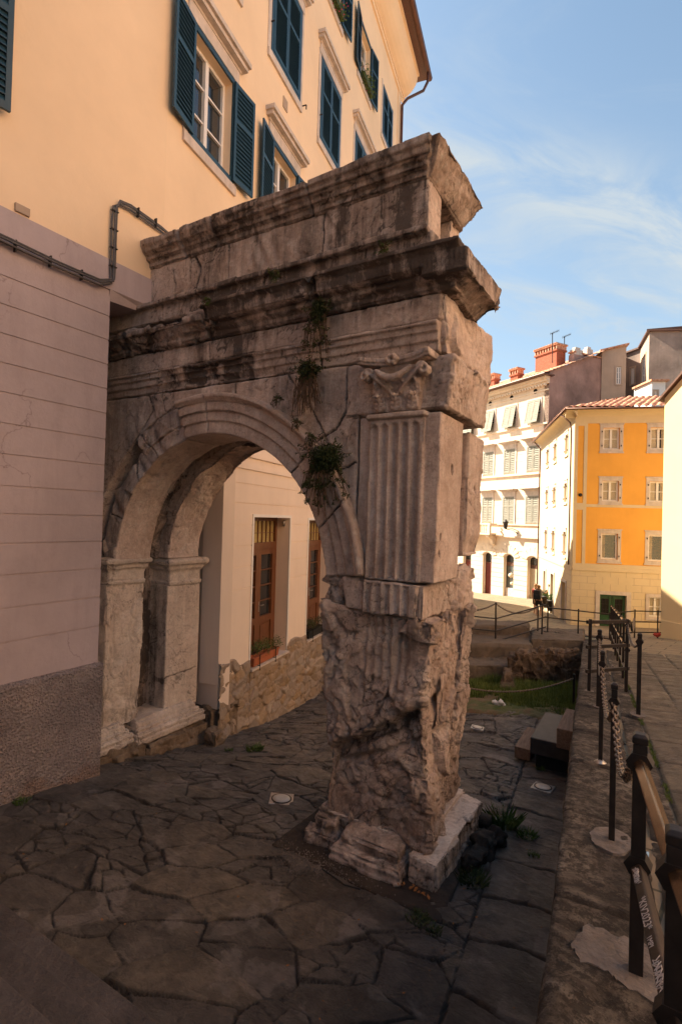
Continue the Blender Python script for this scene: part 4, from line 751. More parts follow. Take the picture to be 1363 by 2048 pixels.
# upper wall, rear stretch with all its windows
R1 = [(.57, 1.70, 9.60, 11.30), (3.25, 4.40, 9.60, 11.30), (5.95, 7.1, 9.6, 11.3), (8.6, 9.75, 9.6, 11.3), (11.2, 12.35, 9.6, 11.3)]
R2 = [(.50, 1.75, 13.15, 15.10), (3.14, 4.38, 13.15, 15.10), (5.74, 6.98, 13.15, 15.10), (8.42, 9.66, 13.15, 15.10), (11.1, 12.34, 13.15, 15.1)]
R3 = [(.50, 1.65, 17.15, 18.75), (3.14, 4.28, 17.15, 18.75), (5.74, 6.88, 17.15, 18.75), (8.55, 9.60, 17.15, 18.75), (11.2, 12.35, 17.15, 18.75)]
FB.wall('upper_wall', M['yellow'], AB, 0, 13.55, 4.95, 21.2, holes=R1+R2+R3, reveal=.22)
def bigwin(u0, u1, z0, z1, kind, corn=True, lean=None, flowers=False):
    wn = window(FB, AB, u0, u1, z0, z1, dep=.2, bars=2, sash=True)
    f = MB(); e = .09
    for a, c, g, h in ((u0-e, u0, z0-e, z1+e), (u1, u1+e, z0-e, z1+e), (u0, u1, z1, z1+e), (u0, u1, z0-e, z0)): FB.box(f, a, c, -.0, .03, g, h)
    if kind == 'open':
        f.build('shutter_frame', M['blue'], wn)
        w_ = (u1-u0)/2+.02; g = R_(7); 
        l1 = MB(); ud = -FB.d*math.cos(g)+FB.n*math.sin(g); leaf_shutter(l1, FB.p(u0-.02, .05, 0), ud, np.cross(ud, (0, 0, 1)), w_, z0-.05, z1+.05, bk=1); l1.build('shutter', M['blue'], wn)
        l2 = MB(); ud = FB.d*math.cos(g)+FB.n*math.sin(g); leaf_shutter(l2, FB.p(u1+.02, .05, 0), ud, np.cross(ud, (0, 0, 1)), w_, z0-.05, z1+.05); l2.build('shutter', M['blue'], wn)
    else:
        f.build('shutter_frame', M['blue'], wn)
        w_ = (u1-u0)/2-.005
        for k in (0, 1):
            l1 = MB(); leaf_shutter(l1, FB.p(u0+k*(w_+.01), .02, 0), FB.d, FB.n, w_, z0, z1); l1.build('shutter', M['blue'], wn)
    s_ = MB(); FB.box(s_, u0-.22, u1+.16, -.2, .045, z0-.26, z0-.095)
    if corn != 2: FB.box(s_, u0-.22, u0-.1, -.0, .02, z0-.09, z1+.2); FB.box(s_, u1+.1, u1+.2, -.0, .02, z0-.09, z1+.2)
    s_.build('sill', M['trimstone'], wn)
    if corn:
        c_ = MB(); zt = z1+.10; a, b = u0-.24, u1+.24
        FB.box(c_, a+.06, b-.06, 0, .035, zt, zt+.24)
        for k, (p, za, zb) in enumerate(((.05, .24, .29), (.15, .29, .37), (.20, .37, .46))): FB.box(c_, a-p*.7+.06, b+p*.7-.06, 0, p, zt+za, zt+zb)
        c_.build('lintel_cornice', M['trimstone'], wn)
    if flowers:
        pl = MB(); rr = random.Random(5)
        FB.box(pl, u0+.1, u1-.1, .0, .16, z0-.08, z0+.1); b_ = pl.build('flower_box', M['leaf'], wn)
        for mm, nn, sz, hh in (('leaf2', 260, .05, .28), ('flower', 60 if flowers == 2 else 5, .04, .34)):
            q_ = MB()
            for k in range(nn):
                c = FB.p(rr.uniform(u0+.05, u1-.05), rr.uniform(0, .3), z0+.1+rr.uniform(-.3, hh)); v = np.array([rr.gauss(0, 1) for _ in range(3)]); v /= np.linalg.norm(v); x = np.cross(v, (0, 0, 1)); x /= np.linalg.norm(x)+1e-6; y = np.cross(v, x)
                q_.add([c-x*sz*.5, c+y*sz*.5, c+x*sz*.5, c-y*sz*.5], [(0, 1, 2, 3)])
            q_.build('leaves' if mm == 'leaf2' else 'blossoms', M[mm], wn, fix=False)
for k, h in enumerate(R1): bigwin(*h, 'open')
for k, h in enumerate(R2): bigwin(*h, 'closed')
for k, h in enumerate(R3): bigwin(*h, 'open' if k in (2, 3) else 'closed', corn=0, flowers={2: 2, 3: 1}.get(k, 0))
# window of the front stretch: only its shutter shows
for zz in (7.93, 11.5, 15.3):
    wn = window(FL, AB, -3.4, -2.75, zz+.02, zz+1.75, dep=.2)
    l1 = MB(); leaf_shutter(l1, FL.p(-2.72, .05, 0), FL.d*.99+FL.n*.12, FL.n, .5, zz, zz+1.8); l1.build('shutter', M['blue'], wn)
# white ground floor beyond the arch
g2 = [2.10, 2.53, 2.93, 3.33, 3.75, 4.13]
D1 = (2.93, 4.58, .45, 3.49); D2 = (5.68, 7.3, .45, 3.45); D3 = (8.5, 10.1, .45, 3.45)
FB.wall('ground_floor_wall', M['white_wall'], AB, 1.80, 13.55, .45, 4.95, holes=[D1, D2, D3], grooves=g2, gw=.022, gd=.014, reveal=.55, off=.02)
mb = MB()
for za, zb, p in ((4.42, 4.50, .05), (4.50, 4.55, .03), (4.66, 4.72, .06)): FB.box(mb, 1.8, 13.5, .0, p, za, zb)
mb.build('string_band', M['white_wall'], AB)
# return wall behind the arch
a0 = FB.p(1.80, .02, 0)
mb = MB(); mb.obox((a0[0], a0[1], 0), (-1, 0, 0), (0, 1, 0), (0, 0, 1), (.0, 2.2, .001, .3, .02, 5.2)); mb.obox((a0[0]-.62, a0[1]-.06, 0), (-1, 0, 0), (0, 1, 0), (0, 0, 1), (.0, 1.6, .001, .1, 3.1, 5.2)); mb.build('return_wall', M['white_wall'], AB)
mb = MB(); mb.box(-9.4, -8.05, 3.2, 7.2, -1, 6.4); mb.box(-8.1, -7.62, 4.4, 5.2, -1, 6.4); mb.build('niche_back_wall', M['lav'], AB)
# rubble plinth under the white wall
def rubble(F, par, u0, u1, zt, zb, off, name='rubble_plinth'):
    us = np.arange(u0, u1, .02); vs_ = np.arange(0, 1.0001, 1/90); Uu, V = np.meshgrid(us, vs_, indexing='ij'); u = Uu.ravel(); v = V.ravel(); z0_ = zb(u); z = z0_+(zt(u)-z0_)*v
    q = np.stack([u, z, 0*u], 1); w1 = np.stack([u*3.0+.35*vn(q*3, 51), z*5.6+.35*vn(q*3, 52), 0*u], 1)+.10*np.stack([vn(q*14, 53), vn(q*14, 54), 0*u], 1); F1, F2, idd, tl = worley(w1, 60, 2, True); bg_ = _h(np.floor(w1[:, 0]*.5), np.floor(w1[:, 1]*.5), 0*u, 9) > .7; j = 1-sstep((F2-F1)+.06*fbm(q*10, 3, 9), .03, .12)
    o_ = off+.030*(1-j)+.03*(idd-.5)+tl*.05+fbm(np.stack([u*9, z*9, u*0], 1), 5, 6)*.020; pts = F.O[None]+F.d[None]*u[:, None]+F.n[None]*o_[:, None]; pts[:, 2] = z
    pts = pts-F.n[None]*(.25*(v > .985))[:, None]
    return rawmesh(name, pts, grid(len(us), len(vs_)), M['rubble'], par, {'tint': idd, 'grime_shade': np.clip(j*.9+sstep(fbm(np.stack([u*1.5, z*2, u*0], 1), 4, 4), .05, .3)*.6, 0, .9)})
def ztop(u): z = np.where((u > 2.90) & (u < 4.60) | (u > 5.66) & (u < 7.3), .40, np.interp(u, [1.8, 2.3, 2.5, 4.6, 4.8, 6, 14], [.90, .84, .70, .60, .72, .6, .5])); return z+.02*np.sin(u*9)
rubble(FB, AB, 1.80, 13.5, ztop, lambda u: u*0-1.6, .03)
def door(D, k):
    u0, u1, z0, z1 = D; mb = MB(); dp = .36; um = u0+(u1-u0)*.5; F = FB; b = lambda a, c, e, f, o0=0, o1=.06: F.box(mb, a, c, -dep_+o0, -dep_+o1, e, f)
    dep_ = dp; e = .08; zt = z1-.62
    b(u0, u0+e, z0, z1); b(u1-e, u1, z0, z1); b(u0+e, u1-e, z1-e, z1); b(u0+e, u1-e, zt-.07, zt+.07, 0, .085)
    for k_ in range(1, 8): uu = u0+e+(u1-u0-2*e)*k_/8; b(uu-.008, uu+.008, zt+.07, z1-e, .01, .03)
    b(u0+e, u1-e, zt+.27, zt+.285, .01, .03)
    fr_ = mb.build('door_frame', M['wood'], AB)
    g = MB(); F.box(g, u0+e, u1-e, -dp-.01, -dp+.005, zt+.07, z1-e); g.build('fanlight', M['glass_y'], fr_)
    for (a, c) in ((u0+e, um), (um, u1-e)):
        mb = MB(); st = .11; b(a, a+st, z0+.02, zt-.07); b(c-st, c, z0+.02, zt-.07); b(a+st, c-st, z0+.02, z0+.14); b(a+st, c-st, zt-.2, zt-.07); b(a+st, c-st, z0+.72, z0+.86); b(a+st+.0, c-st, z0+.14, z0+.72, .0, .03); b(a+st+.07, c-st-.07, z0+.2, z0+.66, .03, .045)
        for k_ in range(1, 4): zz = z0+.86+(zt-.2-z0-.86)*k_/4; b(a+st, c-st, zz-.012, zz+.012, .01, .05)
        d_ = mb.build('door_leaf', M['wood'], fr_)
    g = MB()
    for (a, c) in ((u0+e, um), (um, u1-e)): F.box(g, a+.11, c-.11, -dp-.012, -dp-.001, z0+.86, zt-.2)
    g.build('door_glass', M['glass'], fr_)
    g = MB()
    for (a, c) in ((u0+e, um), (um, u1-e)):
        n_ = 16
        for q in range(n_): x0 = a+.12+(c-a-.24)*q/n_; F.box(g, x0, x0+(c-a-.24)/n_*.8, -dp-.06-.02*(q % 2), -dp-.05-.02*(q % 2), z0+.86, zt-.22)
    g.build('curtain', M['curtain'], fr_)
    h = MB(); c = F.p(um+.055, -dp+.06, z0+1.12); h.bar(c, c+F.n*.06, .018); h.bar(c+F.n*.055, c+F.n*.055+F.d*.13, .018); F.box(h, um+.035, um+.075, -dp+.06, -dp+.068, z0+.98, z0+1.2); h.build('door_handle', M['stainless'], fr_)
    s_ = MB(); F.box(s_, u0-.02, u1+.02, -.55, .09, z0-.045, z0-.001); s_.build('door_sill', M['trimstone'], AB)
    t_ = MB()
    for (x0, x1, za, zb) in ((u0-.06, u0, z0, z1+.06), (u1, u1+.06, z0, z1+.06), (u0, u1, z1, z1+.06)): F.box(t_, x0, x1, .0, .032, za, zb)
    t_.build('door_surround', M['whitepaint'], AB)
for k, D in enumerate((D1, D2, D3)): door(D, k)
bmb = MB(); FB.box(bmb, 1.8, 13.5, -.9, -.62, .3, 4.9); bmb.build('dark_infill', M['shade'], AB)
bmb = MB(); bmb.box(-16.5, -10.1, -10.4, 17.8, -1, 21.1); bmb.build('dark_infill', M['shade'], AB)  # unseen solid block added to stop sun leaking through the building
bmb = MB(); bmb.box(-10.2, -7.5, 4.2, 6.2, 6.6, 21.1); bmb.build('dark_infill', M['shade'], AB)  # another added block, closing the sun gap at the wall bend
bmb = MB(); FB.box(bmb, 0.1, 13.4, -.95, -.55, 5.3, 21); FL.box(bmb, -15, -.2, -.95, -.55, 7.2, 21); bmb.build('dark_infill', M['shade'], AB)
mb = MB(); c = FB.p(4.55, -.12, 3.30); mb.lathe(c, [(.035, 0), (.035, .14)], 10); mb.bar(c+np.array([0, 0, .1]), c-FB.d*-.06+np.array([0, 0, .1]), .02); mb.build('wall_light', M['stainless'], AB, True)
# far corner quoin and end wall, roof, eaves, gutter, pipe
mb = MB(); e0 = FB.p(13.55, 0, 0); FB.box(mb, 13.15, 13.58, 0, .03, 4.95, 20.4); mb.build('corner_strip', M['yellow'], AB)
mb = MB(); e1 = FB.p(13.5, -.01, 0); mb.obox((e1[0], e1[1], 0), -FB.n, FB.d, (0, 0, 1), (0, 11, -.3, .05, -2, 21.2)); mb.obox((-17.4, -10.6, 0), (1, 0, 0), (0, 1, 0), (0, 0, 1), (0, 11, 0, .3, -2, 21.2)); mb.build('end_wall', M['yellow'], AB)
def eave(mb, F, u0, u1):
    for o1, za, zb in ((.06, 20.25, 20.4), (.10, 20.4, 20.46)): F.box(mb, u0, u1, 0, o1, za, zb)
    n_ = 8; pr = [(.0, 20.46), (.05, 20.46)]+[(.05+.55*math.sin(t*math.pi/2)**1.5, 20.46+.75*(1-math.cos(t*math.pi/2))) for t in np.linspace(0, 1, n_)]+[(.66, 21.21), (.66, 21.32), (0, 21.32)]
    mb.prism(pr, lambda a, b, o: F.p(o, a, b), u0, u1)
mb = MB(); eave(mb, FL, -16, 0); eave(mb, FB, 0, 13.9); mb.build('eaves_cove', M['yellow'], AB)
mb = MB(); FL.box(mb, -16, 0, -.5, 1.0, 21.33, 21.38); FB.box(mb, 0, 14.3, -.5, 1.0, 21.33, 21.38)
mb.build('eaves_boards', M['brownwood'], AB)
mb = MB()
for F, a, b in ((FL, -16, 0.05), (FB, 0, 14.35)):
    mb.prism([(1.0+.09*math.cos(t), 21.36+.09*math.sin(t)) for t in np.linspace(math.pi, 2*math.pi, 8)]+[(1.10, 21.40), (1.08, 21.40)]+[(1.0+.07*math.cos(t), 21.37+.07*math.sin(t)) for t in np.linspace(2*math.pi, math.pi, 6)], lambda x, y, o, F=F: F.p(o, x, y), a, b)
mb.build('gutter', M['gutter'], AB, False)
mb = MB(); mb.tube([FB.p(13.9, 1.0, 21.3), FB.p(13.9, 1.0, 20.9), FB.p(13.85, .85, 20.55), FB.p(13.5, .3, 20.1), FB.p(13.4, .12, 19.8), FB.p(13.4, .12, 15), FB.p(13.4, .12, 9), FB.p(13.4, .12, -.8)], .055, 8)
mb.build('downpipe', M['gutter'], AB, True)
mb = MB()
ro = [FL.p(-16.2, 1.05, 21.42), FL.p(0, 1.05, 21.42), FB.p(14.4, 1.05, 21.42), FB.p(14.4, -5.5, 24.2), FL.p(0, -5.5, 24.2), FL.p(-16.2, -5.5, 24.2), FB.p(14.4, -12, 21.42), FL.p(-1, -12, 21.42), FL.p(-16.2, -12, 21.42)]
mb.add(ro, [(0, 1, 4, 5), (1, 2, 3, 4), (3, 6, 7, 4), (4, 7, 8, 5)]); r_ = mb.build('roof', M['tile'], AB, fix=False); sm = r_.modifiers.new('s', 'SOLIDIFY'); sm.thickness = .08
# conduits and vents
mb = MB(); rr = random.Random(3)
for k in range(3):
    o_ = .045+.018*(k % 2); dz = (k-1)*.034
    pts = [FL.p(-16, o_+.03, 6.50+dz), FL.p(-2.2, o_+.03, 6.52+dz), FL.p(-1.6, o_+.03, 6.50+dz), FL.p(-1.05, o_+.03, 6.51+dz), FL.p(-.88+k*.02, o_+.03, 6.60+dz), FL.p(-.85+(k-1)*.034, o_, 6.75), FL.p(-.85+(k-1)*.034, o_, 7.4), FL.p(-.84+(k-1)*.03, o_, 7.62), FL.p(-.77, o_, 7.72+dz*.8), FL.p(-.6, o_, 7.74+dz), FL.p(-.1, o_, 7.70+dz), FB.p(1.5, o_, 7.62+dz), FB.p(5, o_, 7.62+dz)]
    mb.tube(pts, .0135, 7)
mb.build('conduit', M['cable'], AB, True)
for zz in (6.8, 7.05, 7.3, 7.55): mb = MB(); FL.box(mb, -.90, -.80, .03, .075, zz, zz+.012); mb.build('conduit_clip', M['iron'], AB)
for uu in (-2.1, -1.7, -1.3, -.5, -.2): mb = MB(); FL.box(mb, uu, uu+.014, .03, .085, 6.44 if uu < -.9 else 7.66, 6.57 if uu < -.9 else 7.79); mb.build('conduit_clip', M['iron'], AB)
mb = MB(); FL.box(mb, -2.09, -1.93, .0, .03, 6.93, 7.02); mb.build('vent_cover', M['tan_render'], AB); mb = MB(); FB.box(mb, 3.66, 3.86, 0, .02, 12.38, 12.62); mb.build('vent_cover', M['tan_render'], AB)
# steel hooks near the closed shutters
mb = MB()
for (u0, u1, z0, z1) in R2[1:3]:
    c = FB.p(u1+.22, 0, z0-.05); mb.bar(c, c+FB.n*.12, .02); mb.bar(c+FB.n*.12, c+FB.n*.12+np.array([0, 0, -.1]), .02); c = FB.p(u0-.12, 0, z0+.5); mb.bar(c, c+FB.n*.1, .02)
mb.build('shutter_catch', M['iron'], AB)
# ================================================================ BACKGROUND HOUSES
def far_window(F, par, u0, u1, z0, z1, dep=.16, curtain=1, bars=1, glass='glass', trim=.14, mats='orange_trimw', jamb=.03, lintel=.14):
    wn = window(F, par, u0, u1, z0, z1, dep=dep, mats=('whitepaint', glass), bars=bars, frame=.07, curtain=curtain)
    t_ = MB(); T = trim
    for a, c, e, f in ((u0-T, u0, z0-T, z1+lintel), (u1, u1+T, z0-T, z1+lintel), (u0, u1, z1, z1+lintel), (u0, u1, z0-T, z0)): F.box(t_, a, c, 0, .025, e, f)
    F.box(t_, u0-T-.03, u1+T+.03, 0, .06, z0-T-.04, z0-T+.03); F.box(t_, u0-T-.03, u1+T+.03, 0, .05, z1+lintel, z1+lintel+.05)
    t_.build('window_surround', M['trimstone'], wn)
    h = MB()
    for a in (u0-.07, u1+.03):
        for zz in (z0+.12, z1-.2): F.box(h, a, a+.035, .025, .06, zz, zz+.07)
    h.build('hinge', M['iron'], wn); return wn
def tiles(name, par, A_, B_, Cc, Dd, nx, nz, mat, amp=.045):  # A-B eave edge, D-C upper edge
    A_, B_, Cc, Dd = map(np.array, (A_, B_, Cc, Dd)); sx = nx*8; sz = nz*5; s_, t_ = np.meshgrid(np.linspace(0, 1, sx+1), np.linspace(0, 1, sz+1), indexing='ij'); s_ = s_.ravel()[:, None]; t_ = t_.ravel()[:, None]
    p = (A_*(1-s_)+B_*s_)*(1-t_)+(Dd*(1-s_)+Cc*s_)*t_; n = np.cross(B_-A_, Dd-A_); n /= np.linalg.norm(n); n = n*np.sign(n[2])
    w0 = np.linalg.norm(B_-A_); ss = ((s_-.5)*(w0*(1-t_)+np.linalg.norm(Cc-Dd)*t_)/w0+.5)*nx
    h = np.abs(np.sin(ss*math.pi))*amp*1.3-((t_*nz) % 1)*.03+.03*(_h(np.floor(ss[:, 0]), np.floor(t_[:, 0]*nz), 0*ss[:, 0], 5)[:, None]-.5)
    return rawmesh(name, p+n*h, grid(sx+1, sz+1), mat, par, {}, smooth=False)
# ---- orange corner house
oc = AT(1145, 1055, 23)
OH = empty('corner_house', 'orange house with pale quoins, tiled hip roof and dark green door behind the railings', 'house')
FS = Face(oc, 18.85, flip=True); FO = Face(oc, 18.85-90)
ow = [(1.15, 1.82), (3.02, 3.70), (4.9, 5.6)]; oz = [(6.86, 7.80), (4.60, 5.49), (2.07, 3.20)]
holesO = [(a, b, c, d) for a, b in ow for c, d in oz]
FO.wall('wall', M['orange'], OH, .012, 6.6, 1.86, 8.3, holes=holesO, reveal=.2); holeD = [(1.14, 2.20, -1.4, .55), (3.08, 3.6, -.30, .55)]
FO.wall('lower_wall', M['orange_trim'], OH, -.02, 6.6, -2.6, 1.55, holes=holeD, grooves=[], reveal=.2, off=.03)
for i, (a, b) in enumerate(ow):
    for j, (c, d) in enumerate(oz): far_window(FO, OH, a, b, c, d, curtain=(3 if j == 2 else (1 if i == 0 else 2)), bars=(-1 if j == 2 else 1), trim=.13)
mb = MB(); FO.box(mb, 0, 6.6, 0, .07, 1.55, 1.70); FO.box(mb, 0, 6.6, 0, .04, 1.70, 1.86); FS.box(mb, 0, 9, 0, .07, 1.55, 1.70); FS.box(mb, 0, 9, 0, .04, 1.70, 1.86); FO.box(mb, .5, 6.6, 0, .02, 4.33, 4.46)
for a, b in ((0, .13), (.38, .52)): FO.box(mb, a, b, 0, .025, 1.86, 8.0)
FO.box(mb, .13, .38, 0, .025, 7.9, 8.0); FO.box(mb, .13, .38, 0, .025, 4.2, 4.5); FO.box(mb, .0, 6.6, 0, .03, 8.0, 8.3); FS.box(mb, 0, .25, 0, .02, 1.86, 8.0)
mb.build('stucco_band', M['orange_trim'], OH)
mb = MB()
for r in range(10):
    zz = -1.4+r*.3
    FO.box(mb, 0, 1.0, .03, .034, zz, zz+.012) if zz < 1.5 else 0
    if zz < 1.5: FO.box(mb, 2.42, 6.6, .03, .034, zz, zz+.012); FS.box(mb, 0.05, 1.0, .03, .034, zz, zz+.012); FS.box(mb, 1.95, 4.0, .03, .034, zz, zz+.012)
    for c in range(14):
        uu = c*.62+(r % 2)*.31
        if zz < 1.3 and (uu < 1 or uu > 2.42) and uu < 6.5: FO.box(mb, uu, uu+.012, .03, .034, zz, zz+.3)
        if zz < 1.3 and zz > .55 and 1 < uu < 2.42: FO.box(mb, uu, uu+.012, .03, .034, zz, zz+.3)
mb.build('painted_ashlar_joint', M['tan_render'], OH)
mb = MB(); 
for a, b, c, d in ((.97, 1.14, -1.4, .55), (2.20, 2.37, -1.4, .55), (.97, 2.37, .55, .70), (2.95, 3.08, -.44, .68), (3.6, 3.73, -.44, .68), (3.08, 3.6, .55, .68), (3.08, 3.6, -.44, -.30)): FO.box(mb, a, b, .03, .075, c, d)
mb.build('door_surround', M['trimstone'], OH)
mb = MB()
for a, b in ((1.14, 1.66), (1.68, 2.20)):
    FO.box(mb, a, b, -.2, -.15, -1.4, .55)
    for c, d in ((-1.2, -.5), (-.4, .35)): FO.box(mb, a+.07, b-.07, -.15, -.135, c, d) if c < -1 else 0
    FO.box(mb, a+.05, a+.1, -.15, -.12, -.45, .45); FO.box(mb, b-.1, b-.05, -.15, -.12, -.45, .45)
dr = mb.build('door', M['greendoor'], OH)
mb = MB()
for a, b in ((1.24, 1.54), (1.80, 2.10)):
    FO.box(mb, a, b, -.148, -.143, -.35, .35)
mb.build('door_pane', M['shade'], dr)
mb = MB()
for a, b in ((1.24, 1.54), (1.80, 2.10)):
    for k in range(6): uu = a+(b-a)*k/5; FO.box(mb, uu-.006, uu+.006, -.14, -.128, -.35, .35)
    for k in range(4): zz = -.35+.7*k/3; FO.box(mb, a, b, -.14, -.126, zz-.006, zz+.006)
mb.build('door_grille', M['iron'], dr)
window(FO, OH, 3.08, 3.6, -.30, .55, dep=.12, bars=1, curtain=1)
mb = MB(); c = FO.p(.27, .02, 5.2-.35); mb.lathe(c, [(.0, 0), (.07, .0), (.08, .03), (.05, .06), (0, .07)], 10, FO.d, (0, 0, 1), FO.n); mb.build('wall_boss', M['iron'], OH)
# side face
su = [(1.40, 1.95), (4.25, 4.85), (6.5, 7.1)]; hs = [(a, b, c-.0, d) for a, b in su for c, d in oz]
hd = [(1.0, 1.9, -1.6, .85), (3.95, 4.75, -1.8, .95), (6.4, 7.0, -1.8, .9)]
FS.wall('wall', M['orange_trim'], OH, .012, 9.2, 1.86, 8.3, holes=hs, reveal=.2); FS.wall('lower_wall', M['orange_trim'], OH, .012, 9.2, -3, 1.55, holes=hd, off=.03, reveal=.2)  # upper side wall sand instead of orange: sunlit tone in the colour
for a, b, c, d in hs: far_window(FS, OH, a, b, c, d, curtain=1, bars=1, trim=.09)
for a, b, c, d in hd:
    mb = MB(); FS.box(mb, a, b, -.2, -.15, c, d); FS.box(mb, (a+b)/2-.02, (a+b)/2+.02, -.15, -.13, c, d); FS.box(mb, a+.1, b-.1, -.15, -.13, c+.9, c+1.0); mb.build('side_door', M['greyshutter'], OH)
    mb = MB(); [FS.box(mb, x0, x1, .03, .07, z0, z1) for x0, x1, z0, z1 in ((a-.12, a, c, d+.12), (b, b+.12, c, d+.12), (a, b, d, d+.12))]; mb.build('door_surround', M['trimstone'], OH)
# cove, roof, gutter
def cove(F, u0, u1, nm='eaves_cove'):
    mb = MB(); pr = [(0, 8.25)]+[(.02+.42*(1-math.cos(t)), 8.25+.28*math.sin(t)) for t in np.linspace(0, math.pi/2, 7)]+[(.44, 8.57), (0, 8.57)]; mb.prism(pr, lambda a, b, o: F.p(o, a, b), u0, u1); return mb.build(nm, M['orange_trim'], OH)
cove(FO, -.42, 6.8); cove(FS, -.42, 9.3)
cor = FO.p(-.5, .5, 8.60); e1 = FO.p(7, .5, 8.60); e2 = FS.p(9.4, .5, 8.60); ap = FO.p(3.0, -3.2, 9.85); ap2 = FO.p(7, -3.2, 9.85); ap3 = FS.p(9.4, -3.2, 9.85)
tiles('roof', OH, cor, e1, ap2, ap, 26, 11, M['tile'], .06); tiles('roof', OH, e2, cor, ap, ap3, 36, 11, M['tile'], .06)
mb = MB()
for F, a, b in ((FO, -.5, 7), (FS, -.5, 9.4)): mb.tube([F.p(a, .5, 8.56), F.p(b, .5, 8.56)], .045, 8)
mb.build('gutter', M['gutter'], OH, True)
mb = MB(); c = FS
mb.tube([c.p(.62, .48, 8.52), c.p(.40, .40, 8.40), c.p(.32, .14, 8.10), c.p(.30, .09, 7.8), c.p(.30, .09, 2.0), c.p(.3, .09, 1.75)], .035, 7); mb.build('downpipe', M['gutter'], OH, True); mb = MB(); mb.tube([c.p(8.8, .45, 8.5), c.p(8.85, .1, 8.1), c.p(8.85, .1, -2)], .04, 7)
mb.build('downpipe', M['gutter'], OH, True)
mb = MB(); FO.box(mb, .3, 6.4, -7.2, -.25, -2, 8.4); mb.build('dark_infill', M['shade'], OH)
# ---- cream townhouse with shutters
cc = AT(1091, 1052, 36)
CH = empty('townhouse', 'cream stone townhouse with grey louvred shutters, balcony and arched shop doors across the plaza', 'house')
FC = Face(cc, 57.4, flip=True)
cw = [(.68, 1.84), (2.98, 4.12), (5.26, 6.4), (7.6, 8.8), (9.9, 11.1)]; cz = [(10.72, 12.35), (7.30, 9.10), (3.58, 5.53)]
FC.wall('wall', M['cream'], CH, 0, 16, 2.95, 13.3, holes=[(a, b, c, d) for a, b in cw for c, d in cz], reveal=.18, grooves=[3.9, 4.4, 4.9, 5.4, 5.9, 6.4, 7.6, 8.1, 8.6, 9.1, 9.6, 10.1, 11.1, 11.6, 12.1, 12.6], gw=.02, gd=.012)
cdr = [(.50, 1.50), (2.80, 3.83), (5.12, 6.10), (7.5, 8.5), (9.9, 10.9)]
def archhole(u0, u1): return (u0, u1, -2.6, 1.25)
FC.wall('ground_floor_wall', M['cream'], CH, 0, 16, -3.2, 2.50, holes=[archhole(*d) for d in cdr], reveal=.3, grooves=[-1.3, -.95, -.6, -.25, .1, .45, .8, 1.15, 1.5], gw=.035, gd=.03, off=.1)
mb = MB(); FC.box(mb, 0, 16, 0, .28, 2.50, 2.62); FC.box(mb, 0, 16, 0, .18, 2.62, 2.95); FC.box(mb, 0, 16, 0, .10, 3.40, 3.50); FC.box(mb, 0, 16, 0, .14, 7.05, 7.20); FC.box(mb, 0, 16, 0, .12, 10.50, 10.62); FC.box(mb, 0, 16, 0, .06, 12.85, 12.95)
for k in range(3): FC.box(mb, -.05, 16, 0, .12+.13*k, 13.3+.16*k, 13.46+.16*k)
for k in range(64): FC.box(mb, .1+k*.25, .1+k*.25+.13, .1, .3, 13.16, 13.30)
mb.build('stringcourse', M['cream'], CH)
mb = MB(); FC.box(mb, -.3, 16, -.2, .75, 13.78, 13.86); mb.tube([FC.p(-.3, .75, 13.84), FC.p(16, .75, 13.84)], .07, 8); mb.build('eaves_boards', M['brownwood'], CH)
mb = MB()
for u_ in (1.2, 3.5, 5.8): mb.lathe(FC.p(u_, .004, 12.98+.0), [(0, 0), (.11, 0), (.14, .03), (.17, .03), (.17, 0)], 12, FC.d, (0, 0, 1), FC.n)
mb.build('attic_vent', M['shade'], CH)
for j, (c, d) in enumerate(cz):
    for i, (a, b) in enumerate(cw):
        wn = window(FC, CH, a, b, c, d, dep=.15, bars=1, frame=.08); w_ = (b-a)/2-.005
        for k in (0, 1):
            l1 = MB()
            if j == 0: leaf_shutter(l1, FC.p(a+k*(w_+.01), .04, 0), FC.d, FC.n, w_, c, c+(d-c)*.38, .13, .08, tilt=None, midrail=False, bk=0); leaf_shutter(l1, FC.p(a+k*(w_+.01), .40, 0), FC.d, FC.n, w_, c, c+(d-c)*1.0, .13, .08, tilt=(np.array([0, 0, 1])-FC.n*.21)/np.linalg.norm(np.array([0, 0, 1])-FC.n*.21), midrail=False)
            else: leaf_shutter(l1, FC.p(a+k*(w_+.01), .03, 0), FC.d, FC.n, w_, c, d, .13, .08, bk=0)
            l1.build('shutter', M['greyshutter'], wn)
        t_ = MB(); FC.box(t_, a-.12, a, 0, .05, c-.1, d+.12); FC.box(t_, b, b+.12, 0, .05, c-.1, d+.12); FC.box(t_, a, b, 0, .05, d, d+.12)
        if j > 0:
            FC.box(t_, a-.12, b+.12, 0, .07, d+.12, d+.36)
            for k in range(4): FC.box(t_, a-.16-.05*k, b+.16+.05*k, 0, .12+.12*k, d+.36+.05*k, d+.41+.05*k)
        t_.build('window_surround', M['trimstone'], wn)
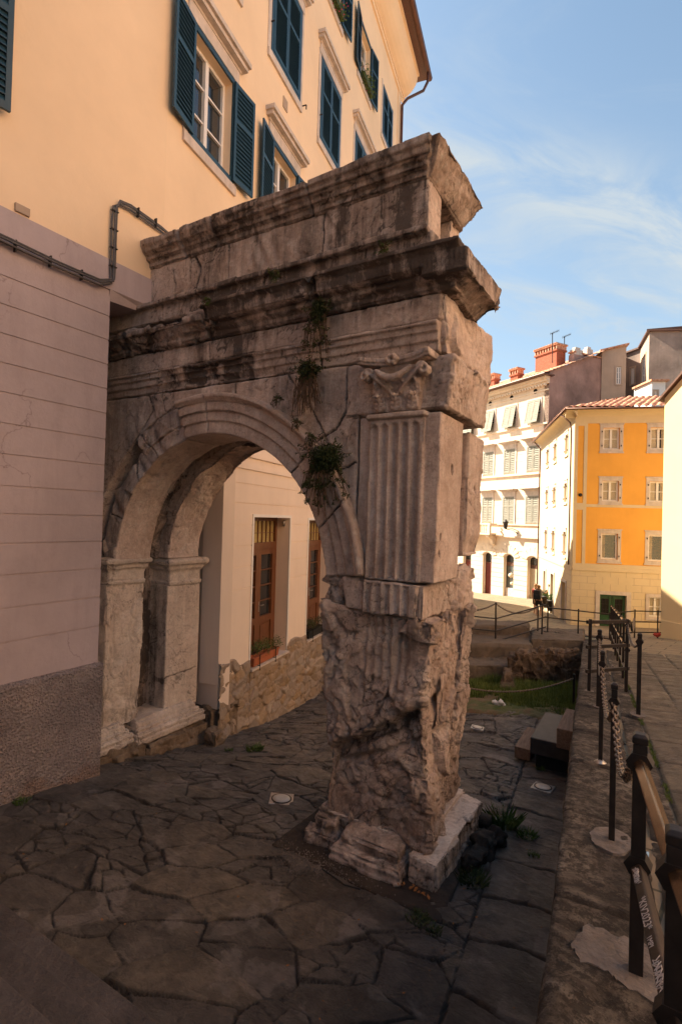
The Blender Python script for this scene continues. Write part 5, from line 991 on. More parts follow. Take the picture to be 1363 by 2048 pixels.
# arched heads over shop doors + fills
for i, (a, b) in enumerate(cdr):
    mb = MB(); m_ = (a+b)/2; r = (b-a)/2
    for k in range(12):
        a0, a1 = math.pi*k/12, math.pi*(k+1)/12
        pts = [(m_+r*math.cos(a0), .95+r*.5*math.sin(a0)), (m_+r*math.cos(a1), .95+r*.5*math.sin(a1)), (m_+r*math.cos(a1), 1.26), (m_+r*math.cos(a0), 1.26)]
        mb.prism(pts, lambda x, y, o: FC.p(x, o, y), -.2, .098)
    for k in range(7):
        th = math.pi*(k+.5)/7; p0 = (m_+(r+.03)*math.cos(th), 1.0+(r*.5+.03)*math.sin(th)); p1 = (m_+(r+.5)*math.cos(th), 1.0+(r*.5+.62)*math.sin(th)); dx = .10*math.sin(th)+.03; dz = .10*math.cos(th)
        mb.prism([(p0[0]-dx, p0[1]+dz*.6), (p0[0]+dx, p0[1]-dz*.6), (p1[0]+dx*1.6, p1[1]-dz), (p1[0]-dx*1.6, p1[1]+dz)], lambda x, y, o: FC.p(x, o, y), .10, .15)
    mb.build('arched_head', M['cream'], CH)
    dm = {0: ('roller_door', 'greyshutter2'), 1: ('shop_window', 'glass_s'), 2: ('door', 'reddoor'), 3: ('door', 'reddoor'), 4: ('shop_window', 'glass_s')}[i]
    mb = MB(); FC.box(mb, a, b, -.28, -.24, -2.6, .35)
    if i == 0:
        for k in range(26): FC.box(mb, a, b, -.24, -.21, -1.7+k*.08, -1.7+k*.08+.05)
    if i in (2, 3):
        for s2 in (0, 1): [FC.box(mb, a+.08+s2*(b-a)/2, a+(b-a)/2-.06+s2*(b-a)/2, -.24, -.21, z0, z1) for z0, z1 in ((-1.5, -.9), (-.8, .25))]
    d_ = mb.build(dm[0], M[dm[1]] if dm[1] in M else M['curtain'], CH)
    mb = MB(); FC.box(mb, a, b, -.26, -.2, .35, .62 if i < 2 else .45); mb.build('lintel_board', M['brownwood'], d_)
    mb = MB(); FC.box(mb, a, b, -.27, -.24, .5, 1.3); mb.build('fanlight', M['glass'], d_)
    mb = MB(); [FC.box(mb, a+(b-a)*k/8-.01, a+(b-a)*k/8+.01, -.24, -.22, .5, 1.3) for k in range(1, 8)]; mb.build('fanlight_grille', M['iron'], d_)
    if i == 1:
        mb = MB(); FC.box(mb, a+.05, b-.05, -.235, -.1, -2.6, -1.3); mb.build('stall_riser', M['trimstone'], d_)
        mb = MB(); mb.lathe(FC.p(a+.55, -.2, -.35), [(.0, -.2), (.17, -.12), (.2, 0), (.16, .12), (0, .2)], 10); mb.lathe(FC.p(a+.42, -.2, -.95), [(0, -.14), (.13, -.07), (.14, .07), (0, .14)], 10); mb.build('display_globe', M['curtain'], d_, True)
# balcony
mb = MB(); FC.box(mb, 4.5, 11.5, .28, .95, 2.62, 2.75); FC.box(mb, 4.5, 11.5, .78, .92, 3.38, 3.50); FC.box(mb, 4.5, 4.68, .78, .95, 2.75, 3.38); FC.box(mb, 4.5, 4.62, .2, .78, 3.38, 3.5)
FC.box(mb, 5.6, 5.78, .78, .95, 2.75, 3.38)
for u_ in (4.7, 6.9): mb.prism([(0, 2.6), (.8, 2.6), (.75, 2.45), (.4, 2.25), (.25, 1.9), (0, 1.8)], lambda x, y, o: FC.p(o, x+.1, y), u_, u_+.3)
bl = mb.build('balcony', M['cream'], CH)
mb = MB()
for k in range(26):
    u_ = 4.78+k*.2
    if abs(u_-5.69) > .12: mb.lathe(FC.p(u_, .86, 2.75), [(.05, 0), (.05, .06), (.03, .1), (.06, .24), (.03, .42), (.05, .56), (.05, .63)], 8)
mb.build('baluster', M['cream'], bl, True)
# wall lamp bracket
mb = MB(); c = FC.p(2.3, .1, 2.95); e_ = FC.p(3.05, .75, 3.1); mb.tube([c, c+(e_-c)*.5+np.array([0, 0, .12]), e_], .03, 6); mb.tube([c-np.array([0, 0, .25]), c+(e_-c)*.45, e_], .02, 6)
mb.lathe(e_, [(.02, 0), (.12, .05), (.2, .5), (.22, .52), (.12, .62), (.03, .7), (.0, .75)], 8); mb.build('wall_lantern', M['iron'], CH)
# end gable wall, going back
FE = Face(cc, 57.4-90); 
mb = MB(); pr = [(0.0, -3), (0, 14.12), (2.3, 15.08), (2.32, 15.72), (5.75, 15.85), (5.77, -3)]; mb.prism(pr, lambda a, b, o: FE.p(a, o, b), 0.02, -.4); mb.build('gable_wall', M['pink_render'], CH)
q0, q1, q2, q3 = FC.p(-.35, .75, 13.88), FC.p(16, .75, 13.88), FC.p(16, -6.5, 16.9), FC.p(-.35, -6.5, 16.9)
tiles('roof', CH, q0, q1, q2, q3, 60, 20, M['tile'])
mb = MB(); FC.box(mb, .3, 15.9, -6, -.4, -3, 13.4); mb.build('dark_infill', M['shade'], CH)
def chimney(F, u, o, z0, z1, wu, wo, parent, name='chimney', mat='brick', caps=8):
    mb = MB(); F.box(mb, u, u+wu, o, o+wo, z0, z1); F.box(mb, u-.08, u+wu+.08, o-.08, o+wo+.08, z1, z1+.12); c_ = mb.build(name, M[mat], parent)
    t_ = MB(); F.box(t_, u-.12, u+wu+.12, o-.12, o+wo+.12, z1+.42, z1+.5)
    for k in range(caps+1): uu = u+wu*k/caps; F.box(t_, uu-.04, uu+.04, o-.05, o+wo+.05, z1+.12, z1+.42)
    for k in range(caps*2): uu = u-.1+(wu+.2)*k/(caps*2); t_.prism([(uu, z1+.5), (uu+.12, z1+.5), (uu+.06, z1+.58)], lambda a, b, oo: F.p(a, oo, b), o-.16, o+wo+.16)
    t_.build('chimney_cap', M['tile'], c_); return c_
chimney(FC, .75, -2.4, 14, 16.05, 1.95, .9, CH); chimney(FC, 3.35, -.9, 14, 14.75, .75, .5, CH, caps=3); chimney(FC, 8.5, -3.4, 14, 15.9, .6, .6, CH, caps=3)
mb = MB(); FC.box(mb, 2.3, 4.2, -1.6, -.6, 13.9, 14.45); mb.build('roof_dormer', M['pink_render'], CH)
# ---- grey-pink rendered houses behind
def blockhouse(name, label, pts, mat, t, thick=5., zb=-2.0, roofm='brownwood', wins=()):
    # pts: photo outline of the front: (px_left, py_topleft), (px_right, py_topright), depth t at each end
    (x0, y0, t0), (x1, y1, t1) = pts; A0 = AT(x0, y0, t0); B0 = AT(x1, y1, t1); d = B0-A0; d[2] = 0; l = np.linalg.norm(d); ang = math.degrees(math.atan2(-d[0], d[1])); F = Face(A0, ang)
    E_ = empty(name, label, 'house'); mb = MB()
    if F.n[1] > 0: F.n = -F.n
    hl = []
    for (wx0, wx1, wy0, wy1) in wins:
        k = F.n@F.O
        def hit(px, py): r = ray(px, py); tt = (F.n@(F.O-CAM*np.array([1, 1, 0])))/(F.n@r); p = CAM+r*tt; return (p-F.O)@F.d, p[2]
        a, z1_ = hit(wx0, wy0); b, z0_ = hit(wx1, wy1); hl.append((a, b, z0_, z1_))
    zt = min(A0[2], B0[2]); F.wall('wall', mat, E_, 0, l, zb, zt-.01, holes=hl, reveal=.15, back=.3)
    mb.prism([(0, zt-.01), (l, zt-.01), (l, B0[2]), (0, A0[2])] if abs(A0[2]-B0[2]) > .05 else [(0, zt-.01), (l, zt-.01), (l, zt+.03), (0, zt+.03)], lambda a, b, o: F.p(a, o, b), 0, -thick)
    F.box(mb, 0, .3, -thick, -.31, zb, A0[2]-.03); F.box(mb, l-.3, l, -thick, -.31, zb, B0[2]-.03); mb.build('gable_wall', mat, E_)
    mb = MB(); mb.prism([(-.15, A0[2]+.0), (l+.15, B0[2]+.0), (l+.15, B0[2]+.12), (-.15, A0[2]+.12)], lambda a, b, o: F.p(a, o, b), .18, -thick); mb.build('roof', M[roofm], E_)
    mb = MB(); F.box(mb, .35, l-.35, -thick+.1, -.35, zb, min(A0[2], B0[2])-.1); mb.build('dark_infill', M['shade'], E_)
    for (a, b, c, d_) in hl:
        window(F, E_, a, b, c, d_, dep=.1, bars=2, frame=.07); t_ = MB(); [F.box(t_, u0, u1, 0, .04, z0, z1) for u0, u1, z0, z1 in ((a-.1, a, c-.1, d_+.1), (b, b+.1, c-.1, d_+.1), (a, b, d_, d_+.1), (a, b, c-.1, c))]; t_.build('window_surround', M['tan_render'], E_)
    return E_, F, zt
Fg1 = FE; Fg1.n = FE.n
for (u_, w_, h_) in ((2.45, .85, .38), (3.75, .6, .62)):
    mb = MB(); z_ = 15.74; FE.box(mb, u_, u_+w_, -.42, .0, z_, z_+h_); FE.box(mb, u_+w_*.2, u_+w_*.8, -.36, -.08, z_+h_, z_+h_+.18); mb.build('chimney', M['trimstone'], CH)
mb = MB(); [FE.box(mb, 2.3+.3*k, 2.56+.3*k, -.45, .05, 15.86, 15.95) for k in range(11) if not 0 < k < 3 or k > 9]; mb.build('coping_tiles', M['tile'], CH)
blockhouse('rendered_house', 'tan rendered house end with one narrow window, tiled slope on top', [(1203, 703, 38.4), (1252, 690, 38)], M['tan_render'], 38, 6, roofm='tile', wins=[(1232, 1241, 733, 768)])
blockhouse('rendered_house', 'narrow streaked grey house with small window between tan and tall grey houses', [(1251, 708, 40), (1280, 697, 39)], M['grey_render'], 40, 5, wins=[(1261, 1268, 736, 767)])
blockhouse('rendered_house', 'tallest grey rendered house at right edge, streaked blank wall', [(1298, 662, 36), (1420, 662, 34)], M['grey_render'], 36, 8)
blockhouse('rendered_house', 'sunlit narrow pale wall with a window beside the tallest grey house', [(1277, 702, 39.5), (1299, 662, 36.1)], M['tan_render'], 38, 3, wins=[(1283, 1290, 718, 760)])
_, Fd, _ = blockhouse('dormer_house', 'small white dormer house with tiled cap peeking over the orange house roof', [(1303, 763, 33), (1330, 763, 33)], M['whitepaint'], 33, 2, zb=6, roofm='tile', wins=[(1308, 1313, 782, 800)])
# ---- yellow gable house at the right edge
GH = empty('gable_house', 'pale butter yellow gabled house wall at right edge of street', 'house')
g0 = AT(1319, 1275, 16.8); FG = Face(g0, 49.6+180); FG.n = -np.array([FG.d[1], -FG.d[0], 0]); FG.n = FG.n if FG.n[1] < 0 else -FG.n
ze = AT(1320, 795, 16.8)[2]
mb = MB(); L_ = 7.5; ri = 3.75; mb.prism([(0, -1.5), (L_, -1.5), (L_, ze), (ri, ze+3.2), (0, ze)], lambda a, b, o: FG.p(a, o, b), 0, -6.5); mb.build('wall', M['cream2'], GH)
mb = MB(); FG.box(mb, 0, L_, 0, .05, -1.5, .55); mb.build('plinth', M['cream2'], GH)
mb = MB()
for s2 in (0, 1):
    a0, a1 = ((-.14, ze-.08), (ri, ze+3.26)) if s2 == 0 else ((L_+.14, ze-.08), (ri, ze+3.26))
    mb.prism([a0, a1, (a1[0], a1[1]+.09), (a0[0], a0[1]+.09)], lambda a, b, o: FG.p(a, o, b), .12, -6.6)
mb.build('roof', M['brownwood'], GH)
# ---- unseen houses added for light: plaza shadow caster, bounce wall opposite, shade behind viewer
PH = empty('shadow_house', 'plain cream house hidden behind the arch pier, added and shaped to cast the plaza shadow', 'house')
Fp = Face((-14, 17), 0); mb = MB()
prof = [(0, -2.5), (0, 15.3), (2.4, 14.8), (7.7, 13.0), (11.7, 7.75), (15.2, 5.7), (19, 1.05), (20, -.5), (20, -2.5)]  # roofline shaped to the shadow edge it has to cast
mb.prism(prof, lambda a, b, o: Fp.p(a, o, b), 0, -8); mb.build('wall', M['cream'], PH)
for a in (1.5, 4.5, 7.5):
    for zz in (1.5, 5): wn = window(Fp, PH, a, a+1.1, zz, zz+1.7, dep=-.02); 
OPH = empty('bounce_house', 'tall pale plastered house added across the street, outside the frame to the right, to bounce warm light', 'house')
mb = MB(); mb.box(11.5, 19, -4, 17.0, -1, 18); mb.build('wall', M['facing'], OPH)
BKH = empty('shade_house', 'plain plastered house added unseen behind the viewer to shade the foreground', 'house')
mb = MB(); mb.box(-6.2, -1.5, -20, -8, 0, 14); mb.box(1.5, 9.0, -20, -9, 0, 13); mb.build('wall', M['grey_render'], BKH)
#@@OBJ2
# ================================================================ PIT, STAIRS, STEPS
def rock(name, boxes, mat, rough, voxel, seed, par=None, rs=3):
    mb = MB()
    for b in boxes: mb.hexa(b) if len(b) == 8 else mb.box(*b)
    return stone(name, mb, voxel, mk(.02, rough, rs, 0, .35, .5, seed=seed, chip=.06), mat, par)
def hx(px0, px1, t0, t1, z0, z1, dz=0):
    a, b, a2, b2 = AT(px0, 1050, t0), AT(px1, 1050, t0), AT(px0, 1050, t1), AT(px1, 1050, t1)
    return [(a[0], a[1], z0), (b[0], b[1], z0), (b2[0], b2[1], z0), (a2[0], a2[1], z0), (a[0], a[1], z1), (b[0], b[1], z1+dz), (b2[0], b2[1], z1+dz), (a2[0], a2[1], z1)]
o = rock('mossy_wall', [hx(1066, 1172, 14.9, 16.6, -1.3, .24)], M['concrete'], .015, .04, 61); tag(o, 'low mossy concrete wall closing the grassy pit below the railing', 'wall')
o = rock('concrete_ledge', [hx(560, 1070, 14.6, 16.6, -1.6, .14), hx(560, 1062, 15.7, 16.6, 0, .44)], M['concrete'], .012, .05, 62); tag(o, 'stepped concrete channel behind the pit, under the long railing', 'ledge')
o = rock('stone_ledge', [hx(700, 1030, 13.7, 14.7, -1.6, -.22)], M['concrete'], .02, .045, 63); tag(o, 'pale lower ledge at the grass edge left of the ruined wall', 'ledge')
rr = random.Random(4); boxes = [hx(1022, 1172, 13.35, 14.0, -1.3, .10)]
for r, zz in enumerate((-.62, -.44, -.27, -.10, .07)):
    p = 1012+r*7+rr.uniform(0, 4)
    while p < 1166:
        w_ = rr.uniform(8, 19); boxes.append(hx(p, p+w_-1.2, 13.25+rr.uniform(-.06, .05), 13.9, zz, zz+rr.uniform(.13, .17))); p += w_
for p in (1036, 1049, 1066, 1082, 1101, 1118, 1135, 1150): boxes.append(hx(p, p+rr.uniform(7, 12), 13.3, 13.6, .15, .33+rr.uniform(-.06, .04)))
boxes += [hx(1008, 1036, 12.4, 13.3, -1.3, -.35), hx(1012, 1030, 12.7, 13.3, -.4, -.12)]
o = rock('ruined_wall', boxes, M['ruin'], .025, .028, 64, rs=4); tag(o, 'ruined rubble wall stump standing in the grass of the pit', 'ruin')
# low slab kerb between paving and grass
o = rock('stone_slab', [[(-3.9, 10.15, -.75), (-1.15, 10.9, -.75), (-1.18, 11.05, -.75), (-3.95, 10.3, -.75), (-3.9, 10.15, -.33), (-1.15, 10.9, -.30), (-1.18, 11.05, -.30), (-3.95, 10.3, -.33)]], M['coping2'] if 'coping2' in M else M['boulder'], .005, .03, 65); tag(o, 'long grey slab edging the grass of the pit', 'slab')
M['stairs'] = m_plain('stair_stone', (.085, .070, .064), .75, .45, 2.2, .9, 16, spec=.3, bd=.03)
# stairs going up to the viewer
mb = MB(); st = [(2.31, .30), (2.05, .46), (1.76, .62), (1.46, .79), (1.16, .96), (.86, 1.13), (.56, 1.30), (.26, 1.47), (-.04, 1.64)]
for k, (y, z) in enumerate(st):
    yb = st[k+1][0] if k < len(st)-1 else -2.0; mb.box(-6.33, -.30, yb-.0+.003 if k < len(st)-1 else yb, y, -.3, z)
mb.box(-6.33, -.3, -6.0, -2.0, -.3, 1.74)
o = mb.build('stone_stairs', M['stairs']); bevel(o, .012, 2); tag(o, 'broad dark stone stairs at bottom left', kind='structure')
o = rock('boulder', [(-1.05, -.42, 1.95, 2.42, 0, .62)], M['flag_dark'], .06, .02, 66, rs=2); tag(o, 'rounded rough boulder at foot of the retaining wall', 'boulder')
o = rock('boulder', [(-6.60, -6.38, 6.62, 6.82, -.75, -.22)], M['boulder'], .05, .02, 67); tag(o, 'small dark boulder beside the base of the left arch pier', 'boulder')
# wood and metal steps against the wall
T = empty('access_steps', 'low steps of wooden planks and a dark metal box against the retaining wall', 'steps')
fl = fz(-1.5, 9)
mb = MB(); mb.box(-1.84, -1.60, 8.55, 9.5, -.02-.16, .0); bevel(mb.build('plank_tread', M['plank'], T), .008)
mb = MB(); mb.box(-1.80, -1.62, 8.62, 9.45, fl-.05, -.18); mb.box(-1.5, -1.05, 8.45, 9.4, fl-.05, .06); mb.build('support', M['black'], T)
mb = MB(); mb.box(-1.56, -.94, 8.28, 9.55, .06, .30); bevel(mb.build('metal_box_step', M['metalsteps'], T), .01)
mb = MB(); mb.box(-1.16, -.88, 8.06, 9.02, .32, .60); bevel(mb.build('plank_tread', M['plank'], T), .008)
# in-ground lamps
def glamp(x, y, rot, label, s_=.15):
    z = fz(x, y)+.012; T = empty('ground_lamp', label, 'lamp', 'lamps sunk into the court paving'); T.location = (x, y, z); T.rotation_euler = (-.05, -.03 if x > -2 else .06, R_(rot))
    mb = MB(); mb.box(-s_, s_, -s_, s_, -.06, .012); o = mb.build('steel_plate', M['stainless'], T); bevel(o, .004)
    mb = MB(); mb.lathe((0, 0, .012), [(s_*.86, 0), (s_*.86, .006), (s_*.76, .007), (s_*.76, .002)], 28); mb.build('rim', M['iron'], T, True)
    mb = MB(); mb.lathe((0, 0, .014), [(s_*.75, 0), (s_*.74, .006), (s_*.4, .012), (0, .013)], 28); mb.build('lens', M['lampglass'], T, True)
glamp(-4.03, 5.42, 32, 'square ground lamp in the paving left of the eroded pier'); glamp(-1.27, 7.72, -6, 'square ground lamp in the paving right of the pier, near the wall', .135)
glamp(-2.72, 9.55, 10, 'small ground lamp near the grass edge, close behind the pier', .11)
# ================================================================ RAILINGS
def sp(x, y, off=0): return np.array([x, y, szf(x, y)+off])
def post_mesh(b, h, w_, cap=True):
    mb = MB(); mb.box(b[0]-w_/2, b[0]+w_/2, b[1]-w_/2, b[1]+w_/2, b[2]-.06, b[2]+h)
    if cap: rectloft(mb, b[0]-w_/2, b[0]+w_/2, b[1]-w_/2, b[1]+w_/2, [(-.001, b[2]+h+.001), (.003, b[2]+h+.004), (.003, b[2]+h+.03), (-.008, b[2]+h+.042)])
    return mb
def collar(c, s_, ang=0):
    mb = MB(); u = np.array([math.cos(ang), math.sin(ang), 0]); v = np.array([-u[1], u[0], 0]); c = np.array(c)
    for (r0, z0, r1, z1) in ((.55, -.5, 1, 0), (1, 0, .55, .5)):
        q = []
        for r, z in ((r0, z0), (r1, z1)): q += [c-u*s_*r-v*s_*.62+np.array([0, 0, z*s_*1.5]), c+u*s_*r-v*s_*.62+np.array([0, 0, z*s_*1.5]), c+u*s_*r+v*s_*.62+np.array([0, 0, z*s_*1.5]), c-u*s_*r+v*s_*.62+np.array([0, 0, z*s_*1.5])]
        mb.hexa(q)
    return mb
def post(x, y, h, w_, label, collars=(), base=0, group='posts carrying the chains', off=.03, zb=None, ang=-.1):
    b = sp(x, y, off) if zb is None else np.array([x, y, zb]); T = empty('iron_post', label, 'post', group)
    o = post_mesh(b, h, w_).build('shaft', M['iron'], T); bevel(o, .002)
    for z in collars: collar((x, y, b[2]+z), w_*.95, ang).build('collar', M['iron'], T)
    if base: mb = MB(); mb.lathe((x, y, b[2]-.02), [(base, 0), (base, .03), (base*.6, .045), (base*.35, .06)], 16); mb.build('foot', M['stainless'] if base < .06 else M['coping_patch'], T, True)
    return b
M['coping_patch'] = m_plain('mortar_patch', (.19, .158, .138), .95, .5, 6, .9, 18, bd=.03)
pg = 'square iron posts standing on the coping'
g4 = 'heavy square iron rail posts at the right edge'
b4 = post(-.04, 2.64, .98, .055, 'heavy iron post where the bronze handrail ends, in front of the thinner posts', (.90, .46), 0, g4)
p5 = AT(1354, 1700, 1.5); b5 = post(p5[0], p5[1], .90+.03, .055, 'nearest heavy iron post at the right frame edge', (.84, .44), 0, g4)
d45 = b5-b4; p6 = b5+d45*1.1; b6 = post(p6[0], p6[1], .93, .055, 'heavy iron post just beside the viewer, beyond the frame edge', (.84, .44), 0, g4)
b3 = post(-.21, 3.87, .98, .036, 'thin iron post with chains, first behind the heavy rail post', (.90,), .0, pg)
b2 = post(-.40, 5.44, 1.0, .036, 'thin iron post with small round steel foot', (.92,), .055, pg)
b1 = post(-.62, 7.88, 1.0, .05, 'iron post with chains just in front of the square iron frame', (.93,), 0, pg)
bB = post(-.15, 7.85, 1.02, .05, 'lone iron post standing on the street side of the kerb', (.95,), 0, None, .0)
for c, r in (((-.21, 3.87), .13), ((-.62, 7.88), .07), ((-.15, 7.85), .10), ((-.83, 8.88), .07)):
    mb = MB(); n_ = 22; z = sp(*c, .034)[2]; pts = [(c[0]+r*(.9+.12*rr.random())*math.cos(2*math.pi*k/n_), c[1]+r*1.5*(.9+.12*rr.random())*math.sin(2*math.pi*k/n_)) for k in range(n_)]; mb.prism(pts, lambda a, b, o: (a, b, szf(xw(b)+.3, b)+o), .0, .038); o = mb.build('mortar_patch', M['coping_patch']); tag(o, {-.21: 'pale mortar patch round the foot of the first thin post', -.62: 'pale mortar patch round the post in front of the iron frame', -.15: 'pale mortar patch round the lone post on the street side', -.83: 'pale mortar patch under the left leg of the iron frame'}[c[0]], 'mortar patch', 'mortar patches round the post feet')
# large repair patch on the near coping, irregular outline
mb = MB(); out = [(1140, 1890), (1175, 1850), (1240, 1870), (1290, 1880), (1320, 1930), (1325, 2010), (1290, 1990), (1240, 1965), (1215, 1945), (1160, 1925)]; pts = []
for i, (a, b) in enumerate(out):
    for k in range(5):
        c = out[(i+1) % len(out)]; t = k/5; px, py = a*(1-t)+c[0]*t+rr.uniform(-4, 4), b*(1-t)+c[1]*t+rr.uniform(-4, 4); r = ray(px, py); tt = (3.5-1.835)/(-r[2]-.108); p = CAM+r*tt; pts.append((p[0], p[1]))
mb.prism(pts, lambda a, b, o: (a, b, szf(xw(b)+.3, b)+o), .0, .035); o = mb.build('mortar_patch', M['coping_patch']); tag(o, 'large pale repair patch on the coping under the heavy post', 'mortar patch')
def chain(a, b, sag, label, link=.048, r=.006, group='chains hung between the posts', n=None, seg=10):
    a = np.array(a); b = np.array(b); L_ = np.linalg.norm(b-a)+sag*1.2; n = n or max(6, int(L_/(link*.72))); mb = MB(); P_ = lambda t: a*(1-t)+b*t-np.array([0, 0, 4*sag*t*(1-t)])
    for k in range(n):
        t0, t1 = k/n, (k+1)/n; p0, p1 = P_(t0), P_(t1); d = p1-p0; l = np.linalg.norm(d); d /= l; x = np.cross(d, (0, 0, 1.)); x /= np.linalg.norm(x)+1e-6; y = np.cross(d, x); u = x if k % 2 else y; u = u*.9+(y if k % 2 else x)*.3; c = (p0+p1)/2; pts = []
        for j in range(seg+1): A_ = 2*math.pi*j/seg; pts.append(c+d*(l*.68)*math.cos(A_)+u*(link*.33)*math.sin(A_))
        mb.tube(pts, r, 5, False)
    o = mb.build('chain', M['chain'], None, True); tag(o, label, 'chain', group); return o
up = lambda b, z: b+np.array([0, 0, z])
chain(up(b4, .88)+np.array([-.03, .03, 0]), up(b3, .90), .24, 'sagging steel chain between the heavy post and the first thin post', .052, .0065)
chain(up(b3, .88), up(b2, .90), .26, 'sagging steel chain between the two thin posts', .052, .0065)
chain(up(b2, .90), up(b1, .92), .26, 'sagging steel chain from the round-footed post to the post by the iron frame', .052, .0065)
def rail(name, a, b, w_, h_, mat, label, cat='handrail', group=None):
    mb = MB(); dd = (b-a)/np.linalg.norm(b-a); sd = np.cross(dd, (0, 0, 1.)); sd /= np.linalg.norm(sd); mb.bar(a, b, w_, h_, up=np.cross(sd, dd)+sd); o = mb.build(name, mat); bevel(o, .009, 3); tag(o, label, cat, group); return o
rail('handrail', up(b4, .895), up(b5, .845), .044, .044, M['bronze'], 'square bronze coloured handrail with worn shiny top edge')
lr = rail('lower_rail', up(b4, .445), up(b5, .43), .046, .046, M['iron2'] if 'iron2' in M else M['iron'], 'lower iron rail scribbled with white marker graffiti', 'rail')
rail('handrail', up(b5, .845), up(b6, .84), .044, .044, M['bronze'], 'handrail stretch at the right edge beyond the nearest post'); rail('lower_rail', up(b5, .43), up(b6, .43), .048, .05, M['iron'], 'lower rail stretch at the right edge beyond the nearest post', 'rail')
# graffiti on the lower rail (side facing the court)
d = (b5-b4); d3 = up(b5, .43)-up(b4, .445); L3 = np.linalg.norm(d3); d3 = d3/L3; sx_ = np.cross(d3, (0, 0, 1.)); sx_ /= np.linalg.norm(sx_); sx_ = sx_ if sx_[0] < 0 else -sx_; uz_ = np.cross(sx_, d3); uz_ = uz_ if uz_[2] > 0 else -uz_; sx_, uz_ = (sx_+uz_)/math.sqrt(2), (uz_-sx_)/math.sqrt(2)
def gtext(txt, s0, size, mirror=False):
    cu = bpy.data.curves.new('t', 'FONT'); cu.body = txt; cu.size = size; cu.extrude = .0004; o = bpy.data.objects.new('t', cu); C.objects.link(o); dg = bpy.context.evaluated_depsgraph_get(); me = bpy.data.meshes.new_from_object(o.evaluated_get(dg)); bpy.data.objects.remove(o)
    g = bpy.data.objects.new('graffiti', me); C.objects.link(g); me.materials.clear(); me.materials.append(M['graffiti']); org = up(b4, .445)+d3*s0+sx_*.0238-uz_*.016
    nrm = np.cross(d3, uz_); sgn = 1 if nrm@sx_ > 0 else -1
    X = d3; g.matrix_world = Matrix(((X[0], uz_[0], sx_[0], org[0]), (X[1], uz_[1], sx_[1], org[1]), (X[2], uz_[2], sx_[2], org[2]), (0, 0, 0, 1))); g.parent = lr; g.matrix_parent_inverse = lr.matrix_world.inverted()
gtext('*KIV2023*', .27, .046); gtext('1MPI', .50, .03)
def scrib(s0, s1, n, amp, seed):
    r_ = random.Random(seed); pts = []
    for k in range(n): t = k/(n-1); s_ = s0+(s1-s0)*t+amp*.5*math.sin(k*2.4); pts.append(up(b4, .445)+d3*s_+sx_*.0242+uz_*(amp*math.sin(k*1.9+r_.random()*1.4)))
    q = []
    for i in range(len(pts)-1):
        for t in (0, .33, .66): q.append(pts[i]*(1-t)+pts[i+1]*t)
    mb = MB(); mb.tube(q, .0016, 4); o = mb.build('graffiti', M['graffiti'], lr)
scrib(.05, .17, 26, .015, 1); scrib(.06, .16, 18, .012, 4); scrib(.62, .80, 36, .018, 2); scrib(.64, .80, 24, .016, 3)
# iron frame and fence along the kerb
FRM = empty('barrier_gate', 'square iron barrier frame with three bars across the coping', 'barrier')
fa = sp(-.83, 8.88, .03); fb = sp(-.34, 10.2, .0)
fa = np.array([-.83, 8.88, .97]); fb = np.array([-.36, 9.55, .93])
for c in (fa, fb): post_mesh(c, 1.10, .045, False).build('leg', M['iron'], FRM)
ex = (fb-fa)*np.array([1, 1, 0]); ex /= np.linalg.norm(ex)
for z in (1.06, .68, .31): mb = MB(); mb.bar(np.array([fa[0], fa[1], .97+z])-ex*.07, np.array([fb[0], fb[1], .93+z])+ex*.05, .035, .05); mb.build('rail', M['iron'], FRM)
chain(np.array([fb[0], fb[1], 1.95]), up(bB, .95), .18, 'short chain from the iron frame to the lone street post', .05, .0065)
chain(np.array([fa[0]+.02, fa[1], 1.62])+ex*.2, up(b1, .92), .10, 'short chain from the iron frame to the nearest coping post', .05, .0065)
FN = empty('railing', 'long iron railing with rusty bars along the kerb towards the plaza, seen end on', 'railing')
cA = np.array([-.36, 9.75]); cB = np.array([-1.08, 17.4]); zf = lambda p: szf(p[0], p[1])
for k in range(8):
    p = cA*(1-k/7)+cB*(k/7); post_mesh(np.array([p[0], p[1], zf(p)]), 1.06, .04, False).build('post', M['iron'], FN)
    for z in (1.02, .62): collar((p[0], p[1], zf(p)+z), .045, 0).build('collar', M['iron'], FN)
for z in (1.02, .62, .25): mb = MB(); mb.tube([np.array([*(cA*(1-k/7)+cB*k/7), zf(cA*(1-k/7)+cB*k/7)+z]) for k in range(8)], .022, 6); mb.build('rail', M['bronze'] if z > .3 else M['iron'], FN)
chain(np.array([*(cA+[.03, .5]), zf(cA)+1.0]), np.array([*(cA+[.0, 3.3]), zf(cA)+.65]), .22, 'loose chain looped along the long kerb railing', .05, .0065)
def railing(name, label, pts, hz, hgt, r=.02, group=None, kind='post'):
    T = empty(name, label, 'railing', group)
    for p in pts: mb = MB(); mb.tube([p-np.array([0, 0, .1]), p+np.array([0, 0, hgt])], r*1.15, 6); mb.build('post', M['iron'], T)
    for z in hz:
        mb = MB(); e_ = (pts[-1]-pts[0]); e_ /= np.linalg.norm(e_); q = [p+np.array([0, 0, z]) for p in pts]; q[0] = q[0]-e_*.12; q[-1] = q[-1]+e_*.12; mb.tube(q, r, 6); mb.build('rail', M['iron'], T)
    return T
A_ = lambda px, py, t: AT(px, py, t)
railing('railing', 'iron railing with three rails in front of the orange house', [A_(1094, 1268, 15.9), A_(1155, 1275, 15.8), A_(1218, 1282, 15.7)], (.98-.18, .50, .06), .86)
railing('railing', 'iron railing before the small ground floor window, ending at the yellow wall', [A_(1228, 1276, 16.2), A_(1268, 1271, 16.5), A_(1314, 1272, 16.6)], (.77, .43, .10), .82)
